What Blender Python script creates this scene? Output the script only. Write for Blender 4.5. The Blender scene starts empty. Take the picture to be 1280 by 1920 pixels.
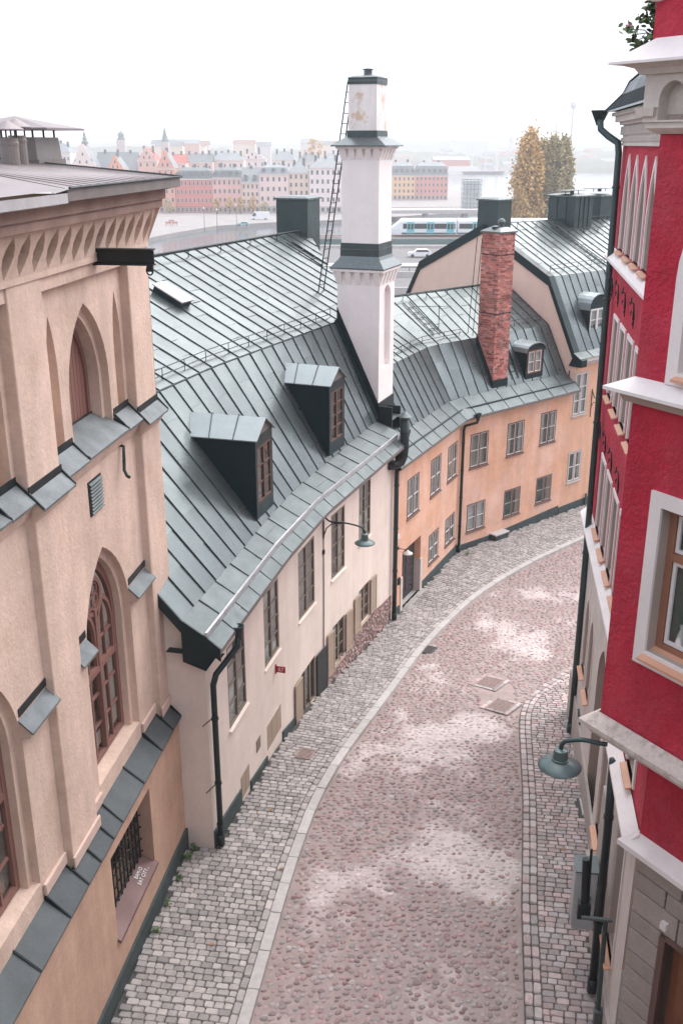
import bpy, math, random
from mathutils import Vector, Matrix, noise
from mathutils.geometry import tessellate_polygon
R = math.radians
random.seed(11)
scn = bpy.context.scene
col = scn.collection

# ------------------------------------------------------------------ camera, sky, sun, exposure
CAMZ = 13.7
PITCH = R(20.3)
cam = bpy.data.objects.new('camera', bpy.data.cameras.new('camera'))
col.objects.link(cam)
cam.location = (0, 0, CAMZ)
cam.rotation_euler = (R(90) - PITCH, 0, 0)
cam.data.sensor_fit = 'VERTICAL'
cam.data.sensor_height = 36.0
cam.data.lens = 35.0
cam.data.clip_start = 0.1
cam.data.clip_end = 9000
scn.camera = cam

SUN_EL, SUN_AZ = R(55), R(46)          # azimuth measured from +Y towards +X
w = bpy.data.worlds.new('World'); scn.world = w; w.use_nodes = True
nt = w.node_tree; nt.nodes.clear()
out = nt.nodes.new('ShaderNodeOutputWorld'); bg = nt.nodes.new('ShaderNodeBackground')
sky = nt.nodes.new('ShaderNodeTexSky'); sky.sky_type = 'NISHITA'; sky.sun_disc = False
sky.sun_elevation = SUN_EL; sky.sun_rotation = SUN_AZ
sky.dust_density = 6.0; sky.air_density = 1.2
mx = nt.nodes.new('ShaderNodeMix'); mx.data_type = 'RGBA'
mx.inputs[0].default_value = 0.93        # a closed, even cloud deck over the clear sky
mx.inputs[7].default_value = (4.15, 4.35, 4.85, 1)
nt.links.new(sky.outputs[0], mx.inputs[6]); nt.links.new(mx.outputs[2], bg.inputs[0])
bg.inputs[1].default_value = 0.1
nt.links.new(bg.outputs[0], out.inputs[0])

sun = bpy.data.objects.new('sun', bpy.data.lights.new('sun', 'SUN')); col.objects.link(sun)
sun.data.energy = 1.5; sun.data.angle = R(75); sun.data.color = (1.0, 0.965, 0.925)
sun.rotation_euler = Vector((-math.sin(SUN_AZ) * math.cos(SUN_EL), -math.cos(SUN_AZ) * math.cos(SUN_EL), -math.sin(SUN_EL))).to_track_quat('-Z', 'Y').to_euler()

vs = scn.view_settings
vs.view_transform = 'Standard'; vs.look = 'None'; vs.exposure = 1.7; vs.gamma = 1.0
vs.use_curve_mapping = False
scn.cycles.use_denoising = True
scn.cycles.volume_bounces = 2
scn.cycles.max_bounces = 8
scn.cycles.transparent_max_bounces = 16
scn.cycles.sample_clamp_indirect = 4

# ------------------------------------------------------------------ helpers: objects
def setp(o, label=None, cat=None, group=None, kind=None):
    if label: o['label'] = label
    if cat: o['category'] = cat
    if group: o['group'] = group
    if kind: o['kind'] = kind
    return o

def thing(name, label, cat, loc=(0, 0, 0), group=None):
    o = bpy.data.objects.new(name, None); col.objects.link(o)
    o.location = loc; o.empty_display_size = .3
    return setp(o, label, cat, group)

def attach(o, parent):
    if parent is not None:
        o.parent = parent
        if parent.type == 'EMPTY':
            o.matrix_parent_inverse = Matrix.Translation(-parent.location)
        elif parent.parent is None or True:
            o.matrix_parent_inverse = parent.matrix_basis.inverted()

class MB:
    """collects faces in world coordinates and links them as one mesh object"""
    def __init__(s): s.v = []; s.f = []; s.m = []; s.cur = 0
    def pts(s, L):
        b = len(s.v); s.v.extend([tuple(p) for p in L]); return b
    def face(s, L):
        b = s.pts(L); s.f.append(tuple(range(b, b + len(L)))); s.m.append(s.cur)
    def hexa(s, p):
        # p: 0-3 bottom loop, 4-7 top loop
        b = s.pts(p)
        for q in ((3, 2, 1, 0), (4, 5, 6, 7), (0, 1, 5, 4), (1, 2, 6, 5), (2, 3, 7, 6), (3, 0, 4, 7)):
            s.f.append(tuple(b + i for i in q)); s.m.append(s.cur)
    def fbox(s, F, s0, s1, d0, d1, z0, z1):
        s.hexa([F(s0, d0, z0), F(s1, d0, z0), F(s1, d1, z0), F(s0, d1, z0), F(s0, d0, z1), F(s1, d0, z1), F(s1, d1, z1), F(s0, d1, z1)])
    def prism(s, A, B, caps=True):
        n = len(A); a = s.pts(A); b = s.pts(B)
        for i in range(n):
            j = (i + 1) % n
            s.f.append((a + i, a + j, b + j, b + i)); s.m.append(s.cur)
        if caps:
            s.f.append(tuple(a + i for i in reversed(range(n)))); s.m.append(s.cur)
            s.f.append(tuple(b + i for i in range(n))); s.m.append(s.cur)
    def tube(s, path, r, n=8, caps=True):
        P = [Vector(p) for p in path]; rings = []
        rr = r if isinstance(r, (list, tuple)) else [r] * len(P)
        t0 = (P[1] - P[0]).normalized()
        up = Vector((0, 0, 1)) if abs(t0.z) < .9 else Vector((0, 1, 0))
        u = t0.cross(up).normalized()
        for i, p in enumerate(P):
            if i == 0: t = P[1] - P[0]
            elif i == len(P) - 1: t = P[-1] - P[-2]
            else: t = (P[i + 1] - P[i]).normalized() + (P[i] - P[i - 1]).normalized()
            t.normalize(); u = (u - t * u.dot(t)).normalized(); v = t.cross(u)
            rings.append(s.pts([p + (u * math.cos(2 * math.pi * k / n) + v * math.sin(2 * math.pi * k / n)) * rr[i] for k in range(n)]))
        for a, b in zip(rings, rings[1:]):
            for k in range(n):
                j = (k + 1) % n; s.f.append((a + k, a + j, b + j, b + k)); s.m.append(s.cur)
        if caps:
            s.f.append(tuple(rings[0] + k for k in reversed(range(n)))); s.m.append(s.cur)
            s.f.append(tuple(rings[-1] + k for k in range(n))); s.m.append(s.cur)
    def lathe(s, c, prof, n=16, axis=None):
        rings = []
        for r, z in prof:
            rings.append(s.pts([(c[0] + r * math.cos(2 * math.pi * k / n), c[1] + r * math.sin(2 * math.pi * k / n), c[2] + z) for k in range(n)]))
        for a, b in zip(rings, rings[1:]):
            for k in range(n):
                j = (k + 1) % n; s.f.append((a + k, a + j, b + j, b + k)); s.m.append(s.cur)
        s.f.append(tuple(rings[0] + k for k in reversed(range(n)))); s.m.append(s.cur)
        s.f.append(tuple(rings[-1] + k for k in range(n))); s.m.append(s.cur)
    def holed(s, F, d, outer, holes=(), depth=0.0):
        """flat sheet at offset d with (s,z) outline and holes; hole reveals run inwards by depth"""
        loops = [list(outer)] + [list(h) for h in holes]
        flat = [p for l in loops for p in l]
        tri = tessellate_polygon([[Vector((p[0], p[1], 0)) for p in l] for l in loops])
        b = s.pts([F(p[0], d, p[1]) for p in flat])
        for t in tri: s.f.append(tuple(b + i for i in t)); s.m.append(s.cur)
        if depth:
            for h in holes: s.reveal(F, h, d, d - depth)
    def reveal(s, F, h, d0, d1):
        n = len(h); a = s.pts([F(p[0], d0, p[1]) for p in h]); b = s.pts([F(p[0], d1, p[1]) for p in h])
        for i in range(n):
            j = (i + 1) % n; s.f.append((a + i, a + j, b + j, b + i)); s.m.append(s.cur)
    def mesh(s, name, mats, smooth=False):
        me = bpy.data.meshes.new(name); me.from_pydata(s.v, [], s.f)
        if not isinstance(mats, (list, tuple)): mats = [mats]
        for m in mats: me.materials.append(m)
        if len(mats) > 1: me.polygons.foreach_set('material_index', s.m)
        if smooth: me.polygons.foreach_set('use_smooth', [True] * len(me.polygons))
        me.update(); return me
    def build(s, name, mats, parent=None, smooth=False, fix=True):
        if not s.f: return None
        me = s.mesh(name, mats, smooth)
        if fix: fixn(me)
        o = bpy.data.objects.new(name, me); col.objects.link(o); attach(o, parent)
        if smooth == 'auto': pass
        return o

import bmesh
def fixn(me):
    bm = bmesh.new(); bm.from_mesh(me); bmesh.ops.recalc_face_normals(bm, faces=bm.faces); bm.to_mesh(me); bm.free()

def inst(name, me, M, parent=None):
    o = bpy.data.objects.new(name, me); col.objects.link(o)
    o.matrix_basis = M
    attach(o, parent)
    return o

def bevel_edges(o, wdt=.02, seg=2):
    m = o.modifiers.new('bevel', 'BEVEL'); m.width = wdt; m.segments = seg; m.limit_method = 'ANGLE'; m.angle_limit = R(40)
    return o

# ------------------------------------------------------------------ helpers: materials
MATS = {}
def mat(name, c, rough=.85, metal=0., var=.12, scale=1.6, bump=.25, bscale=60., bdist=.01, streak=0., island=0., c2=None, spec=.4, blotch=None):
    m = bpy.data.materials.new(name); m.use_nodes = True; MATS[name] = m
    nt = m.node_tree; N = nt.nodes; L = nt.links; P = N['Principled BSDF']
    P.inputs['Roughness'].default_value = rough; P.inputs['Metallic'].default_value = metal
    P.inputs['Specular IOR Level'].default_value = spec
    geo = N.new('ShaderNodeNewGeometry')
    def nz(sc, det=4, mp=None, ro=.6):
        n = N.new('ShaderNodeTexNoise'); n.inputs['Scale'].default_value = sc; n.inputs['Detail'].default_value = det; n.inputs['Roughness'].default_value = ro
        if mp:
            q = N.new('ShaderNodeMapping'); q.inputs['Scale'].default_value = mp; L.new(geo.outputs['Position'], q.inputs[0]); L.new(q.outputs[0], n.inputs[0])
        else: L.new(geo.outputs['Position'], n.inputs[0])
        return n.outputs[0]
    def mapr(x, a, b, lo=.3, hi=.7):
        r = N.new('ShaderNodeMapRange'); r.inputs[1].default_value = lo; r.inputs[2].default_value = hi; r.inputs[3].default_value = a; r.inputs[4].default_value = b
        L.new(x, r.inputs[0]); return r.outputs[0]
    def mul(a, b):
        r = N.new('ShaderNodeMath'); r.operation = 'MULTIPLY'; L.new(a, r.inputs[0])
        if isinstance(b, float): r.inputs[1].default_value = b
        else: L.new(b, r.inputs[1])
        return r.outputs[0]
    val = mapr(nz(scale, 6), 1 - var, 1 + var)
    val = mul(val, mapr(nz(scale * 9, 4), 1 - var * .5, 1 + var * .5))
    if streak: val = mul(val, mapr(nz(2.2, 5, (1, 1, .12)), 1 - streak, 1 + streak * .4))
    rnd = None
    if island or c2 is not None:
        oi = N.new('ShaderNodeObjectInfo'); ad = N.new('ShaderNodeMath'); ad.operation = 'ADD'
        L.new(geo.outputs['Random Per Island'], ad.inputs[0]); L.new(oi.outputs['Random'], ad.inputs[1])
        fr = N.new('ShaderNodeMath'); fr.operation = 'FRACT'; L.new(ad.outputs[0], fr.inputs[0]); rnd = fr.outputs[0]
    if island: val = mul(val, mapr(rnd, 1 - island, 1 + island, 0, 1))
    base = N.new('ShaderNodeRGB'); base.outputs[0].default_value = (*c, 1); src = base.outputs[0]
    if c2 is not None:
        k = N.new('ShaderNodeMix'); k.data_type = 'RGBA'; k.inputs[6].default_value = (*c, 1); k.inputs[7].default_value = (*c2, 1)
        r2 = mul(rnd, 7.13); fr2 = N.new('ShaderNodeMath'); fr2.operation = 'FRACT'; L.new(r2, fr2.inputs[0]); L.new(fr2.outputs[0], k.inputs[0]); src = k.outputs[2]
    if blotch is not None:
        bc, bs, lo, hi = blotch
        k = N.new('ShaderNodeMix'); k.data_type = 'RGBA'; L.new(src, k.inputs[6]); k.inputs[7].default_value = (*bc, 1)
        L.new(mapr(nz(bs, 7, ro=.65), 0, 1, lo, hi), k.inputs[0]); src = k.outputs[2]
    vm = N.new('ShaderNodeVectorMath'); vm.operation = 'SCALE'; L.new(src, vm.inputs[0]); L.new(val, vm.inputs['Scale'])
    L.new(vm.outputs[0], P.inputs['Base Color'])
    if metal > 0 or rough < .6:
        L.new(mapr(nz(scale * 1.3, 3), rough - .06, rough + .08), P.inputs['Roughness'])
    if bump:
        b = N.new('ShaderNodeBump'); b.inputs['Strength'].default_value = bump; b.inputs['Distance'].default_value = bdist
        L.new(nz(bscale, 3), b.inputs['Height']); L.new(b.outputs[0], P.inputs['Normal'])
    return m

def glassmat(name, tint=(.88, .91, .91), boost=1.0):
    m = bpy.data.materials.new(name); m.use_nodes = True; nt = m.node_tree; N = nt.nodes; L = nt.links; N.clear()
    o = N.new('ShaderNodeOutputMaterial'); mix = N.new('ShaderNodeMixShader'); t = N.new('ShaderNodeBsdfTransparent'); g = N.new('ShaderNodeBsdfGlossy')
    t.inputs[0].default_value = (*tint, 1); g.inputs['Roughness'].default_value = .03
    f = N.new('ShaderNodeLayerWeight'); f.inputs[0].default_value = .5
    pw = N.new('ShaderNodeMath'); pw.operation = 'POWER'; pw.inputs[1].default_value = 4.0; L.new(f.outputs['Facing'], pw.inputs[0])
    mm = N.new('ShaderNodeMath'); mm.operation = 'MULTIPLY_ADD'; mm.inputs[1].default_value = .75 * boost; mm.inputs[2].default_value = .05; mm.use_clamp = True
    L.new(pw.outputs[0], mm.inputs[0]); L.new(mm.outputs[0], mix.inputs[0]); L.new(t.outputs[0], mix.inputs[1]); L.new(g.outputs[0], mix.inputs[2]); L.new(mix.outputs[0], o.inputs[0])
    return m

M_cream = mat('cream_plaster', (.77, .66, .59), var=.06, streak=.10, bscale=45, bump=.2)
M_tower = mat('white_limewash', (.86, .82, .80), var=.045, streak=.05, bscale=50, bump=.15)
M_towertop = mat('peeling_limewash', (.83, .795, .775), var=.05, streak=.12, blotch=((.68, .52, .40), 1.7, .555, .63))
M_orange = mat('orange_plaster', (.70, .40, .27), var=.11, scale=.9, streak=.12, blotch=((.74, .50, .41), .55, .42, .66))
M_pinkgable = mat('pale_pink_plaster', (.78, .58, .49), var=.04, streak=.05)
M_brown = mat('warm_beige_render', (.68, .515, .425), var=.11, scale=1.1, streak=.15, bscale=16, bump=.5, bdist=.025, blotch=((.56, .41, .315), .7, .52, .74))
M_ledgez = mat('dull_ledge_zinc', (.15, .17, .18), metal=.3, rough=.5, var=.22, scale=3, streak=.1, bump=.1, bscale=9)
M_brownlow = mat('ochre_render', (.53, .345, .255), var=.12, scale=1.3, streak=.16, bscale=30, bump=.4, bdist=.015)
M_red = mat('red_roughcast', (.49, .022, .052), var=.16, scale=1.2, streak=.10, blotch=((.53, .065, .10), .8, .45, .78), bscale=17, bump=1.0, bdist=.05, rough=.9)
M_white = mat('white_trim_paint', (.78, .73, .72), var=.05, streak=.06, bump=.1)
M_tan = mat('tan_reveal_paint', (.42, .345, .305), var=.05, bump=.1)
M_copper = mat('orange_sill_sheet', (.62, .33, .22), var=.06, rough=.5, bump=.05)
M_stone = mat('pale_limestone', (.60, .545, .51), var=.10, scale=2.0, streak=.06, bscale=50, bump=.25)
M_rustic = mat('rusticated_stone', (.36, .31, .28), var=.10, bscale=30, bump=.8, bdist=.03, island=.08)
M_mosscap = mat('lichen_stone', (.56, .49, .45), var=.15, scale=5, blotch=((.36, .31, .28), 7, .48, .66))
M_roof = mat('grey_green_sheet_metal', (.125, .150, .154), metal=.6, rough=.27, var=.08, scale=.7, bump=.04, bscale=1.6, bdist=.02, island=.07, spec=.5)
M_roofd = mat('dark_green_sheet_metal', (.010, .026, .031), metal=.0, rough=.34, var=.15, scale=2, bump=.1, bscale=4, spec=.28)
M_seam = mat('shade_toned_seam', (.028, .042, .046), metal=.0, rough=.5, var=.1, bump=0, spec=.4)  # darker copy of the roof metal: shade on seam sides put into colour
M_boxm = mat('green_black_box_sheet', (.055, .082, .083), metal=.45, rough=.4, var=.15, scale=2, bump=.15, bscale=3)
M_dormroof = mat('pale_dormer_sheet', (.29, .33, .34), metal=.5, rough=.4, var=.08, scale=1.5, bump=.05, bscale=3)
M_zinc = mat('weathered_zinc', (.11, .132, .136), metal=.5, rough=.42, var=.12, scale=2, bump=.1, bscale=8)
M_ledge = mat('charcoal_ledge_sheet', (.075, .088, .095), metal=.25, rough=.5, var=.14, scale=2, bump=.08, bscale=14)
M_graysheet = mat('brown_grey_sheet', (.20, .175, .165), metal=.3, rough=.5, var=.12, scale=2, bump=.08, bscale=10)
M_iron = mat('black_iron', (.018, .026, .03), metal=.3, rough=.45, var=.1, bump=.05)
M_pipe = mat('black_painted_pipe', (.02, .034, .038), metal=.2, rough=.38, var=.1, bump=.0)
M_pipeg = mat('dark_grey_green_pipe', (.045, .075, .078), metal=.3, rough=.4, var=.1, bump=.0)
M_lamp = mat('grey_green_enamel', (.095, .135, .135), metal=.2, rough=.32, var=.08, bump=0)
M_plinth = mat('dark_plinth_paint', (.05, .068, .07), var=.25, scale=3, rough=.8, bscale=30, bump=.4)
M_frame = mat('grey_brown_window_paint', (.20, .165, .135), var=.08, rough=.6, bump=.05)
M_framebr = mat('brown_window_paint', (.135, .075, .062), var=.08, rough=.55, bump=.05)
M_framered = mat('red_brown_gothic_paint', (.23, .115, .095), var=.08, rough=.5, bump=.05)
M_framew = mat('white_sash_paint', (.72, .68, .67), var=.04, rough=.5, bump=.03)
M_frameg = mat('pale_grey_window_paint', (.42, .38, .36), var=.05, rough=.55, bump=.03)
M_wood = mat('varnished_wood', (.23, .085, .045), var=.15, scale=6, rough=.4, bump=.1)
M_door = mat('dark_plank_door', (.05, .042, .045), var=.2, scale=8, rough=.6, island=.15)
M_shutter = mat('beige_shutter_paint', (.37, .285, .22), var=.08, rough=.6, bump=.08)
M_louver = mat('black_louver', (.03, .033, .036), var=.1, rough=.6)
M_curtain = mat('white_curtain', (.60, .57, .55), var=.08, scale=8, bump=.1)
M_blind = mat('beige_blind', (.40, .36, .325), var=.1, scale=8, bump=.1)
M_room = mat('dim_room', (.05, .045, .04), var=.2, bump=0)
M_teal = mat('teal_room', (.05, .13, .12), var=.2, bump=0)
M_glass = glassmat('window_glass')
M_brick = mat('chimney_brick', (.40, .12, .095), var=.22, scale=14, rough=.9, island=.40, c2=(.46, .23, .20), bump=.6, bscale=60, blotch=((.09, .055, .05), 2.6, .56, .70))
M_mortar = mat('brick_mortar', (.46, .35, .33), var=.2, scale=6, bump=.4, blotch=((.10, .07, .065), 2.6, .54, .68))
M_sett = mat('granite_sett', (.315, .297, .29), var=.14, scale=9, rough=.8, island=.26, c2=(.37, .335, .32), bump=.5, bscale=70)
M_settpink = mat('pink_grey_sett', (.34, .315, .31), var=.14, scale=9, rough=.8, island=.26, c2=(.39, .30, .29), bump=.5, bscale=70)
M_joint = mat('dark_joint_sand', (.075, .072, .07), var=.25, scale=10, bump=.5, blotch=((.05, .075, .03), 2.0, .58, .66))
M_kerb = mat('pale_granite_kerb', (.43, .41, .40), var=.12, scale=8, rough=.8, island=.10, bump=.4, bscale=90)
M_cobble = mat('field_cobble', (.30, .195, .19), var=.2, scale=14, rough=.75, island=.28, c2=(.29, .265, .26), spec=.25, bump=.3, bscale=60)
M_cobble2 = mat('dusty_cobble', (.47, .395, .385), var=.15, scale=14, rough=.9, island=.15, c2=(.45, .41, .405), spec=.15, bump=.3, bscale=60)
M_grate = mat('rusty_cast_iron', (.30, .225, .21), metal=.1, rough=.7, var=.25, scale=12, bump=.4)
M_grateg = mat('grey_cast_iron', (.10, .10, .10), metal=.4, rough=.6, var=.25, scale=12, bump=.4)
M_box = mat('grey_cabinet_paint', (.42, .45, .46), var=.1, rough=.5, streak=.1, bump=.05)
M_leaf = mat('green_leaf', (.055, .105, .035), var=.35, scale=6, rough=.6, c2=(.09, .14, .05), bump=0)
M_leafo = mat('autumn_leaf', (.60, .36, .14), var=.2, scale=1, rough=.8, c2=(.52, .36, .15), bump=0)
M_leafg = mat('olive_autumn_leaf', (.46, .38, .20), var=.2, scale=1, rough=.8, c2=(.38, .33, .18), bump=0)
M_bark = mat('bark', (.10, .075, .055), var=.3, scale=4)
M_flower = mat('pink_flower', (.55, .04, .16), var=.2, bump=0, c2=(.62, .22, .32))
M_signred = mat('red_enamel', (.36, .01, .03), var=.05, rough=.4, bump=0)
M_text = mat('white_lettering', (.8, .8, .8), var=.02, bump=0)

# ------------------------------------------------------------------ helpers: places
def g(Y):
    """street level: level near the camera, dropping 1.6 m along the bend"""
    t = min(max((Y - 16.3) / 15.2, 0), 1)
    return -1.6 * (t * t * (3 - 2 * t) * .35 + .65 * t)

def project(p):
    x, y, z = p[0], p[1], p[2] - CAMZ
    c, s = math.cos(PITCH), math.sin(PITCH)
    fw = y * c - z * s; up = y * s + z * c
    if fw <= .1: return None
    return 640 + 1867 * x / fw, 960 - 1867 * up / fw, fw
def seen(p, m=25):
    q = project(p)
    return q is not None and -m < q[0] < 1280 + m and -m < q[1] < 1920 + m

def lerp(a, b, t): return a + (b - a) * t
def interp(T, x):
    if x <= T[0][0]: a, b = T[0], T[1]
    elif x >= T[-1][0]: a, b = T[-2], T[-1]
    else:
        for a, b in zip(T, T[1:]):
            if a[0] <= x <= b[0]: break
    return a[1] + (b[1] - a[1]) * (x - a[0]) / (b[0] - a[0])

class Poly:
    """a facade line in plan: P(s, d, z) = s metres along it, d metres out towards the street"""
    def __init__(s, pts, blend=1.0):
        s.p = [Vector(q) for q in pts]; s.cum = [0.]; s.e = []; s.n = []; s.w = blend
        for a, b in zip(s.p, s.p[1:]):
            d = b - a; s.cum.append(s.cum[-1] + d.length); d.normalize(); s.e.append(d); s.n.append(Vector((d.y, -d.x)))
    def seg(s, q):
        for i in range(len(s.e)):
            if q <= s.cum[i + 1]: return i
        return len(s.e) - 1
    def out(s, q):
        for k in range(1, len(s.e)):
            t = q - s.cum[k]
            if abs(t) < s.w: return s.n[k - 1].lerp(s.n[k], (t + s.w) / (2 * s.w)).normalized()
        return s.n[s.seg(q)]
    def __call__(s, q, d, z):
        i = s.seg(q); p = s.p[i] + s.e[i] * (q - s.cum[i]) + s.out(q) * d
        return Vector((p.x, p.y, z))
    def frame(s, q):
        i = s.seg(q); o = s.p[i] + s.e[i] * (q - s.cum[i]); n = s.out(q); e = Vector((-n.y, n.x))
        def F(a, d, z):
            p = o + e * (a - q) + n * d
            return Vector((p.x, p.y, z))
        F.e = e; F.n = n
        return F

def flatframe(o, e, n):
    o = Vector(o); e = Vector(e).normalized(); n = Vector(n).normalized()
    def F(a, d, z):
        p = o + e * a + n * d
        return Vector((p.x, p.y, z))
    F.e = e; F.n = n
    return F

def rect(s0, s1, z0, z1): return [(s0, z0), (s1, z0), (s1, z1), (s0, z1)]
def pointed(s0, s1, z0, zs, za, n=7):
    hw = (s1 - s0) / 2; c = (s0 + s1) / 2; h = za - zs; Rr = (h * h + hw * hw) / (2 * hw); am = math.asin(min(1, h / Rr))
    L = [(s0, z0), (s1, z0)]
    arc = [(hw - Rr + Rr * math.cos(am * i / n), zs + Rr * math.sin(am * i / n)) for i in range(n + 1)]
    L += [(c + x, z) for x, z in arc] + [(c - x, z) for x, z in reversed(arc[:-1])]
    return L

def grid_wall(mb, P, s0, s1, zb, zt, holes, depth=.07, step=.8):
    """wall skin following a curved facade, open at the given (s0,s1,z0,z1) rectangles"""
    br = {s0, s1}
    for c in P.cum:
        if s0 < c < s1: br.add(c)
    for h in holes: br.add(h[0]); br.add(h[1])
    x = s0
    while x < s1: br.add(x); x += step
    br = sorted(br); br = [b for i, b in enumerate(br) if i == 0 or b - br[i - 1] > 1e-4]
    zs0 = sorted({z for h in holes for z in (h[2], h[3])})
    for a, b in zip(br, br[1:]):
        mid = (a + b) / 2
        act = [h for h in holes if h[0] - 1e-4 <= a and b <= h[1] + 1e-4]
        zz = sorted({z for h in act for z in (h[2], h[3])})
        lo_a, lo_b = zb(a), zb(b)
        cuts = [None] + zz + [zt]
        for k in range(len(cuts) - 1):
            z0 = cuts[k]; z1 = cuts[k + 1]
            zm = (z1 + (z0 if z0 is not None else z1 - .01)) / 2
            if z0 is not None and any(h[2] < zm < h[3] for h in act): continue
            mb.face([P(a, 0, lo_a if z0 is None else z0), P(b, 0, lo_b if z0 is None else z0), P(b, 0, z1), P(a, 0, z1)])
    for h in holes:
        mb.reveal(P, rect(*h), 0, -depth)

def window(root, F, s0, s1, z0, z1, cols, rows, fm, d=-.02, sash=None, backing=None, back_d=.28, sill=None, bar=.05, mull=.03, name='window', curtain=None, sd=.05):
    """frame (part) with separate panes, backing and sill as sub-parts"""
    mb = MB(); t = bar
    mb.fbox(F, s0, s1, d - .05, d, z0, z0 + t); mb.fbox(F, s0, s1, d - .05, d, z1 - t, z1)
    mb.fbox(F, s0, s0 + t, d - .05, d, z0 + t, z1 - t); mb.fbox(F, s1 - t, s1, d - .05, d, z0 + t, z1 - t)
    for i in range(1, cols):
        c = lerp(s0, s1, i / cols); mb.fbox(F, c - t * .75, c + t * .75, d - .05, d + .004, z0 + t, z1 - t)
    fr = mb.build(name, fm, root)
    sm = sash or fm
    cw = (s1 - s0) / cols
    q = mull
    for i in range(cols):
        sb = MB()
        a = s0 + i * cw + (t if i == 0 else t * .75); b = s0 + (i + 1) * cw - (t if i == cols - 1 else t * .75)
        if sash:
            sb.fbox(F, a, a + q, d - .04, d - .006, z0 + t, z1 - t); sb.fbox(F, b - q, b, d - .04, d - .006, z0 + t, z1 - t)
            sb.fbox(F, a + q, b - q, d - .04, d - .006, z0 + t, z0 + t + q); sb.fbox(F, a + q, b - q, d - .04, d - .006, z1 - t - q, z1 - t)
        for r in range(1, rows):
            zz = lerp(z0 + t, z1 - t, r / rows); gb = sb if sash else MB(); gb.fbox(F, a + (q if sash else 0), b - (q if sash else 0), d - .04, d - .008, zz - q / 2, zz + q / 2)
            if not sash: gb.build('glazing_bar', fm, fr)
        if sb.f: sb.build('sash', sm, fr)
        for r in range(rows):
            za = lerp(z0 + t, z1 - t, r / rows); zb = lerp(z0 + t, z1 - t, (r + 1) / rows)
            j = [random.uniform(-.004, .004) for _ in range(4)]
            pm = MB(); pm.hexa([F(a, d - .032 + j[0], za), F(b, d - .032 + j[1], za), F(b, d - .028 + j[1], za), F(a, d - .028 + j[0], za),
                                F(a, d - .032 + j[2], zb), F(b, d - .032 + j[3], zb), F(b, d - .028 + j[3], zb), F(a, d - .028 + j[2], zb)])
            pm.build('pane', M_glass, fr)
    if backing:
        bk = MB(); bk.face([F(s0 - .1, d - back_d, z0 - .1), F(s1 + .1, d - back_d, z0 - .1), F(s1 + .1, d - back_d, z1 + .1), F(s0 - .1, d - back_d, z1 + .1)])
        bk.build('room', backing, fr)
    if curtain:
        for (a, b, za, zb) in curtain:
            n = 10; cm = MB()
            for k in range(n):
                u0 = lerp(s0, s1, lerp(a, b, k / n)); u1 = lerp(s0, s1, lerp(a, b, (k + 1) / n))
                w0 = .02 * (k % 2); w1 = .02 * ((k + 1) % 2)
                cm.face([F(u0, d - .075 - w0, lerp(z0, z1, za)), F(u1, d - .075 - w1, lerp(z0, z1, za)), F(u1, d - .075 - w1, lerp(z0, z1, zb)), F(u0, d - .075 - w0, lerp(z0, z1, zb))])
            cm.build('curtain', M_curtain, fr)
    if sill:
        sm_ = MB(); sm_.hexa([F(s0 - .04, d - .03, z0 - .05), F(s1 + .04, d - .03, z0 - .05), F(s1 + .04, d + sd, z0 - .06), F(s0 - .04, d + sd, z0 - .06),
                              F(s0 - .04, d - .03, z0 - .003), F(s1 + .04, d - .03, z0 - .003), F(s1 + .04, d + sd, z0 - .035), F(s0 - .04, d + sd, z0 - .035)])
        sm_.build('sill', sill, fr)
    return fr

def panels(parent, A, B, s0, s1, pitch, sheet, m=M_roof, seam=.03, name='roof_panel', sw=.005):
    """standing-seam sheets between two roof lines A(s) (low) and B(s) (high); every sheet is one piece with its upstanding fold"""
    n = max(1, round((s1 - s0) / pitch)); k = 0
    for i in range(n):
        a0 = lerp(s0, s1, i / n); a1 = lerp(s0, s1, (i + 1) / n)
        p00, p10, p01, p11 = A(a0), A(a1), B(a0), B(a1)
        ln = (p01 - p00).length
        ns = max(1, round(ln / sheet))
        cuts = [0.] + sorted(min(.97, max(.03, (j + (.5 if i % 2 else .0) + random.uniform(-.1, .1)) / ns)) for j in range(0 if i % 2 else 1, ns)) + [1.]
        nr = (p10 - p00).cross(p01 - p00).normalized()
        if nr.z < 0: nr = -nr
        for c0, c1 in zip(cuts, cuts[1:]):
            if c1 - c0 < .03: continue
            mb = MB(); rows = []
            lift = .005
            tl = random.uniform(-.006, .006)
            for v in range(4):
                tv = lerp(c0, c1, v / 3); lo = p00.lerp(p01, tv); hi = p10.lerp(p11, tv)
                row = []
                for u in range(4):
                    bulge = (.0 if u in (0, 3) else random.uniform(-.007, .009)) + lift * (1 - v / 3) + tl * (u / 3 - .5)
                    row.append(lo.lerp(hi, u / 3) + nr * bulge)
                rows.append(mb.pts(row))
            for v in range(3):
                for u in range(3):
                    mb.f.append((rows[v] + u, rows[v] + u + 1, rows[v + 1] + u + 1, rows[v + 1] + u)); mb.m.append(0)
            # lower lip
            mb.face([p00.lerp(p01, c0), p10.lerp(p11, c0), p10.lerp(p11, c0) + nr * lift, p00.lerp(p01, c0) + nr * lift])
            q0 = p10.lerp(p11, c0); q1 = p10.lerp(p11, c1); e = (p10 - p00).normalized() * sw
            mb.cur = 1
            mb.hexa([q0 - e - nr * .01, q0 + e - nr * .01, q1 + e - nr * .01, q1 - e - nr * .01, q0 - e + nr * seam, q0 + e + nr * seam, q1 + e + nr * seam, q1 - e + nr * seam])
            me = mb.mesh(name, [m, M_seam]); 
            sm = [i < 9 for i in range(len(me.polygons))]; me.polygons.foreach_set('use_smooth', sm)
            fixn(me)
            o = bpy.data.objects.new(name, me); col.objects.link(o); attach(o, parent); k += 1
    return k

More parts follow.
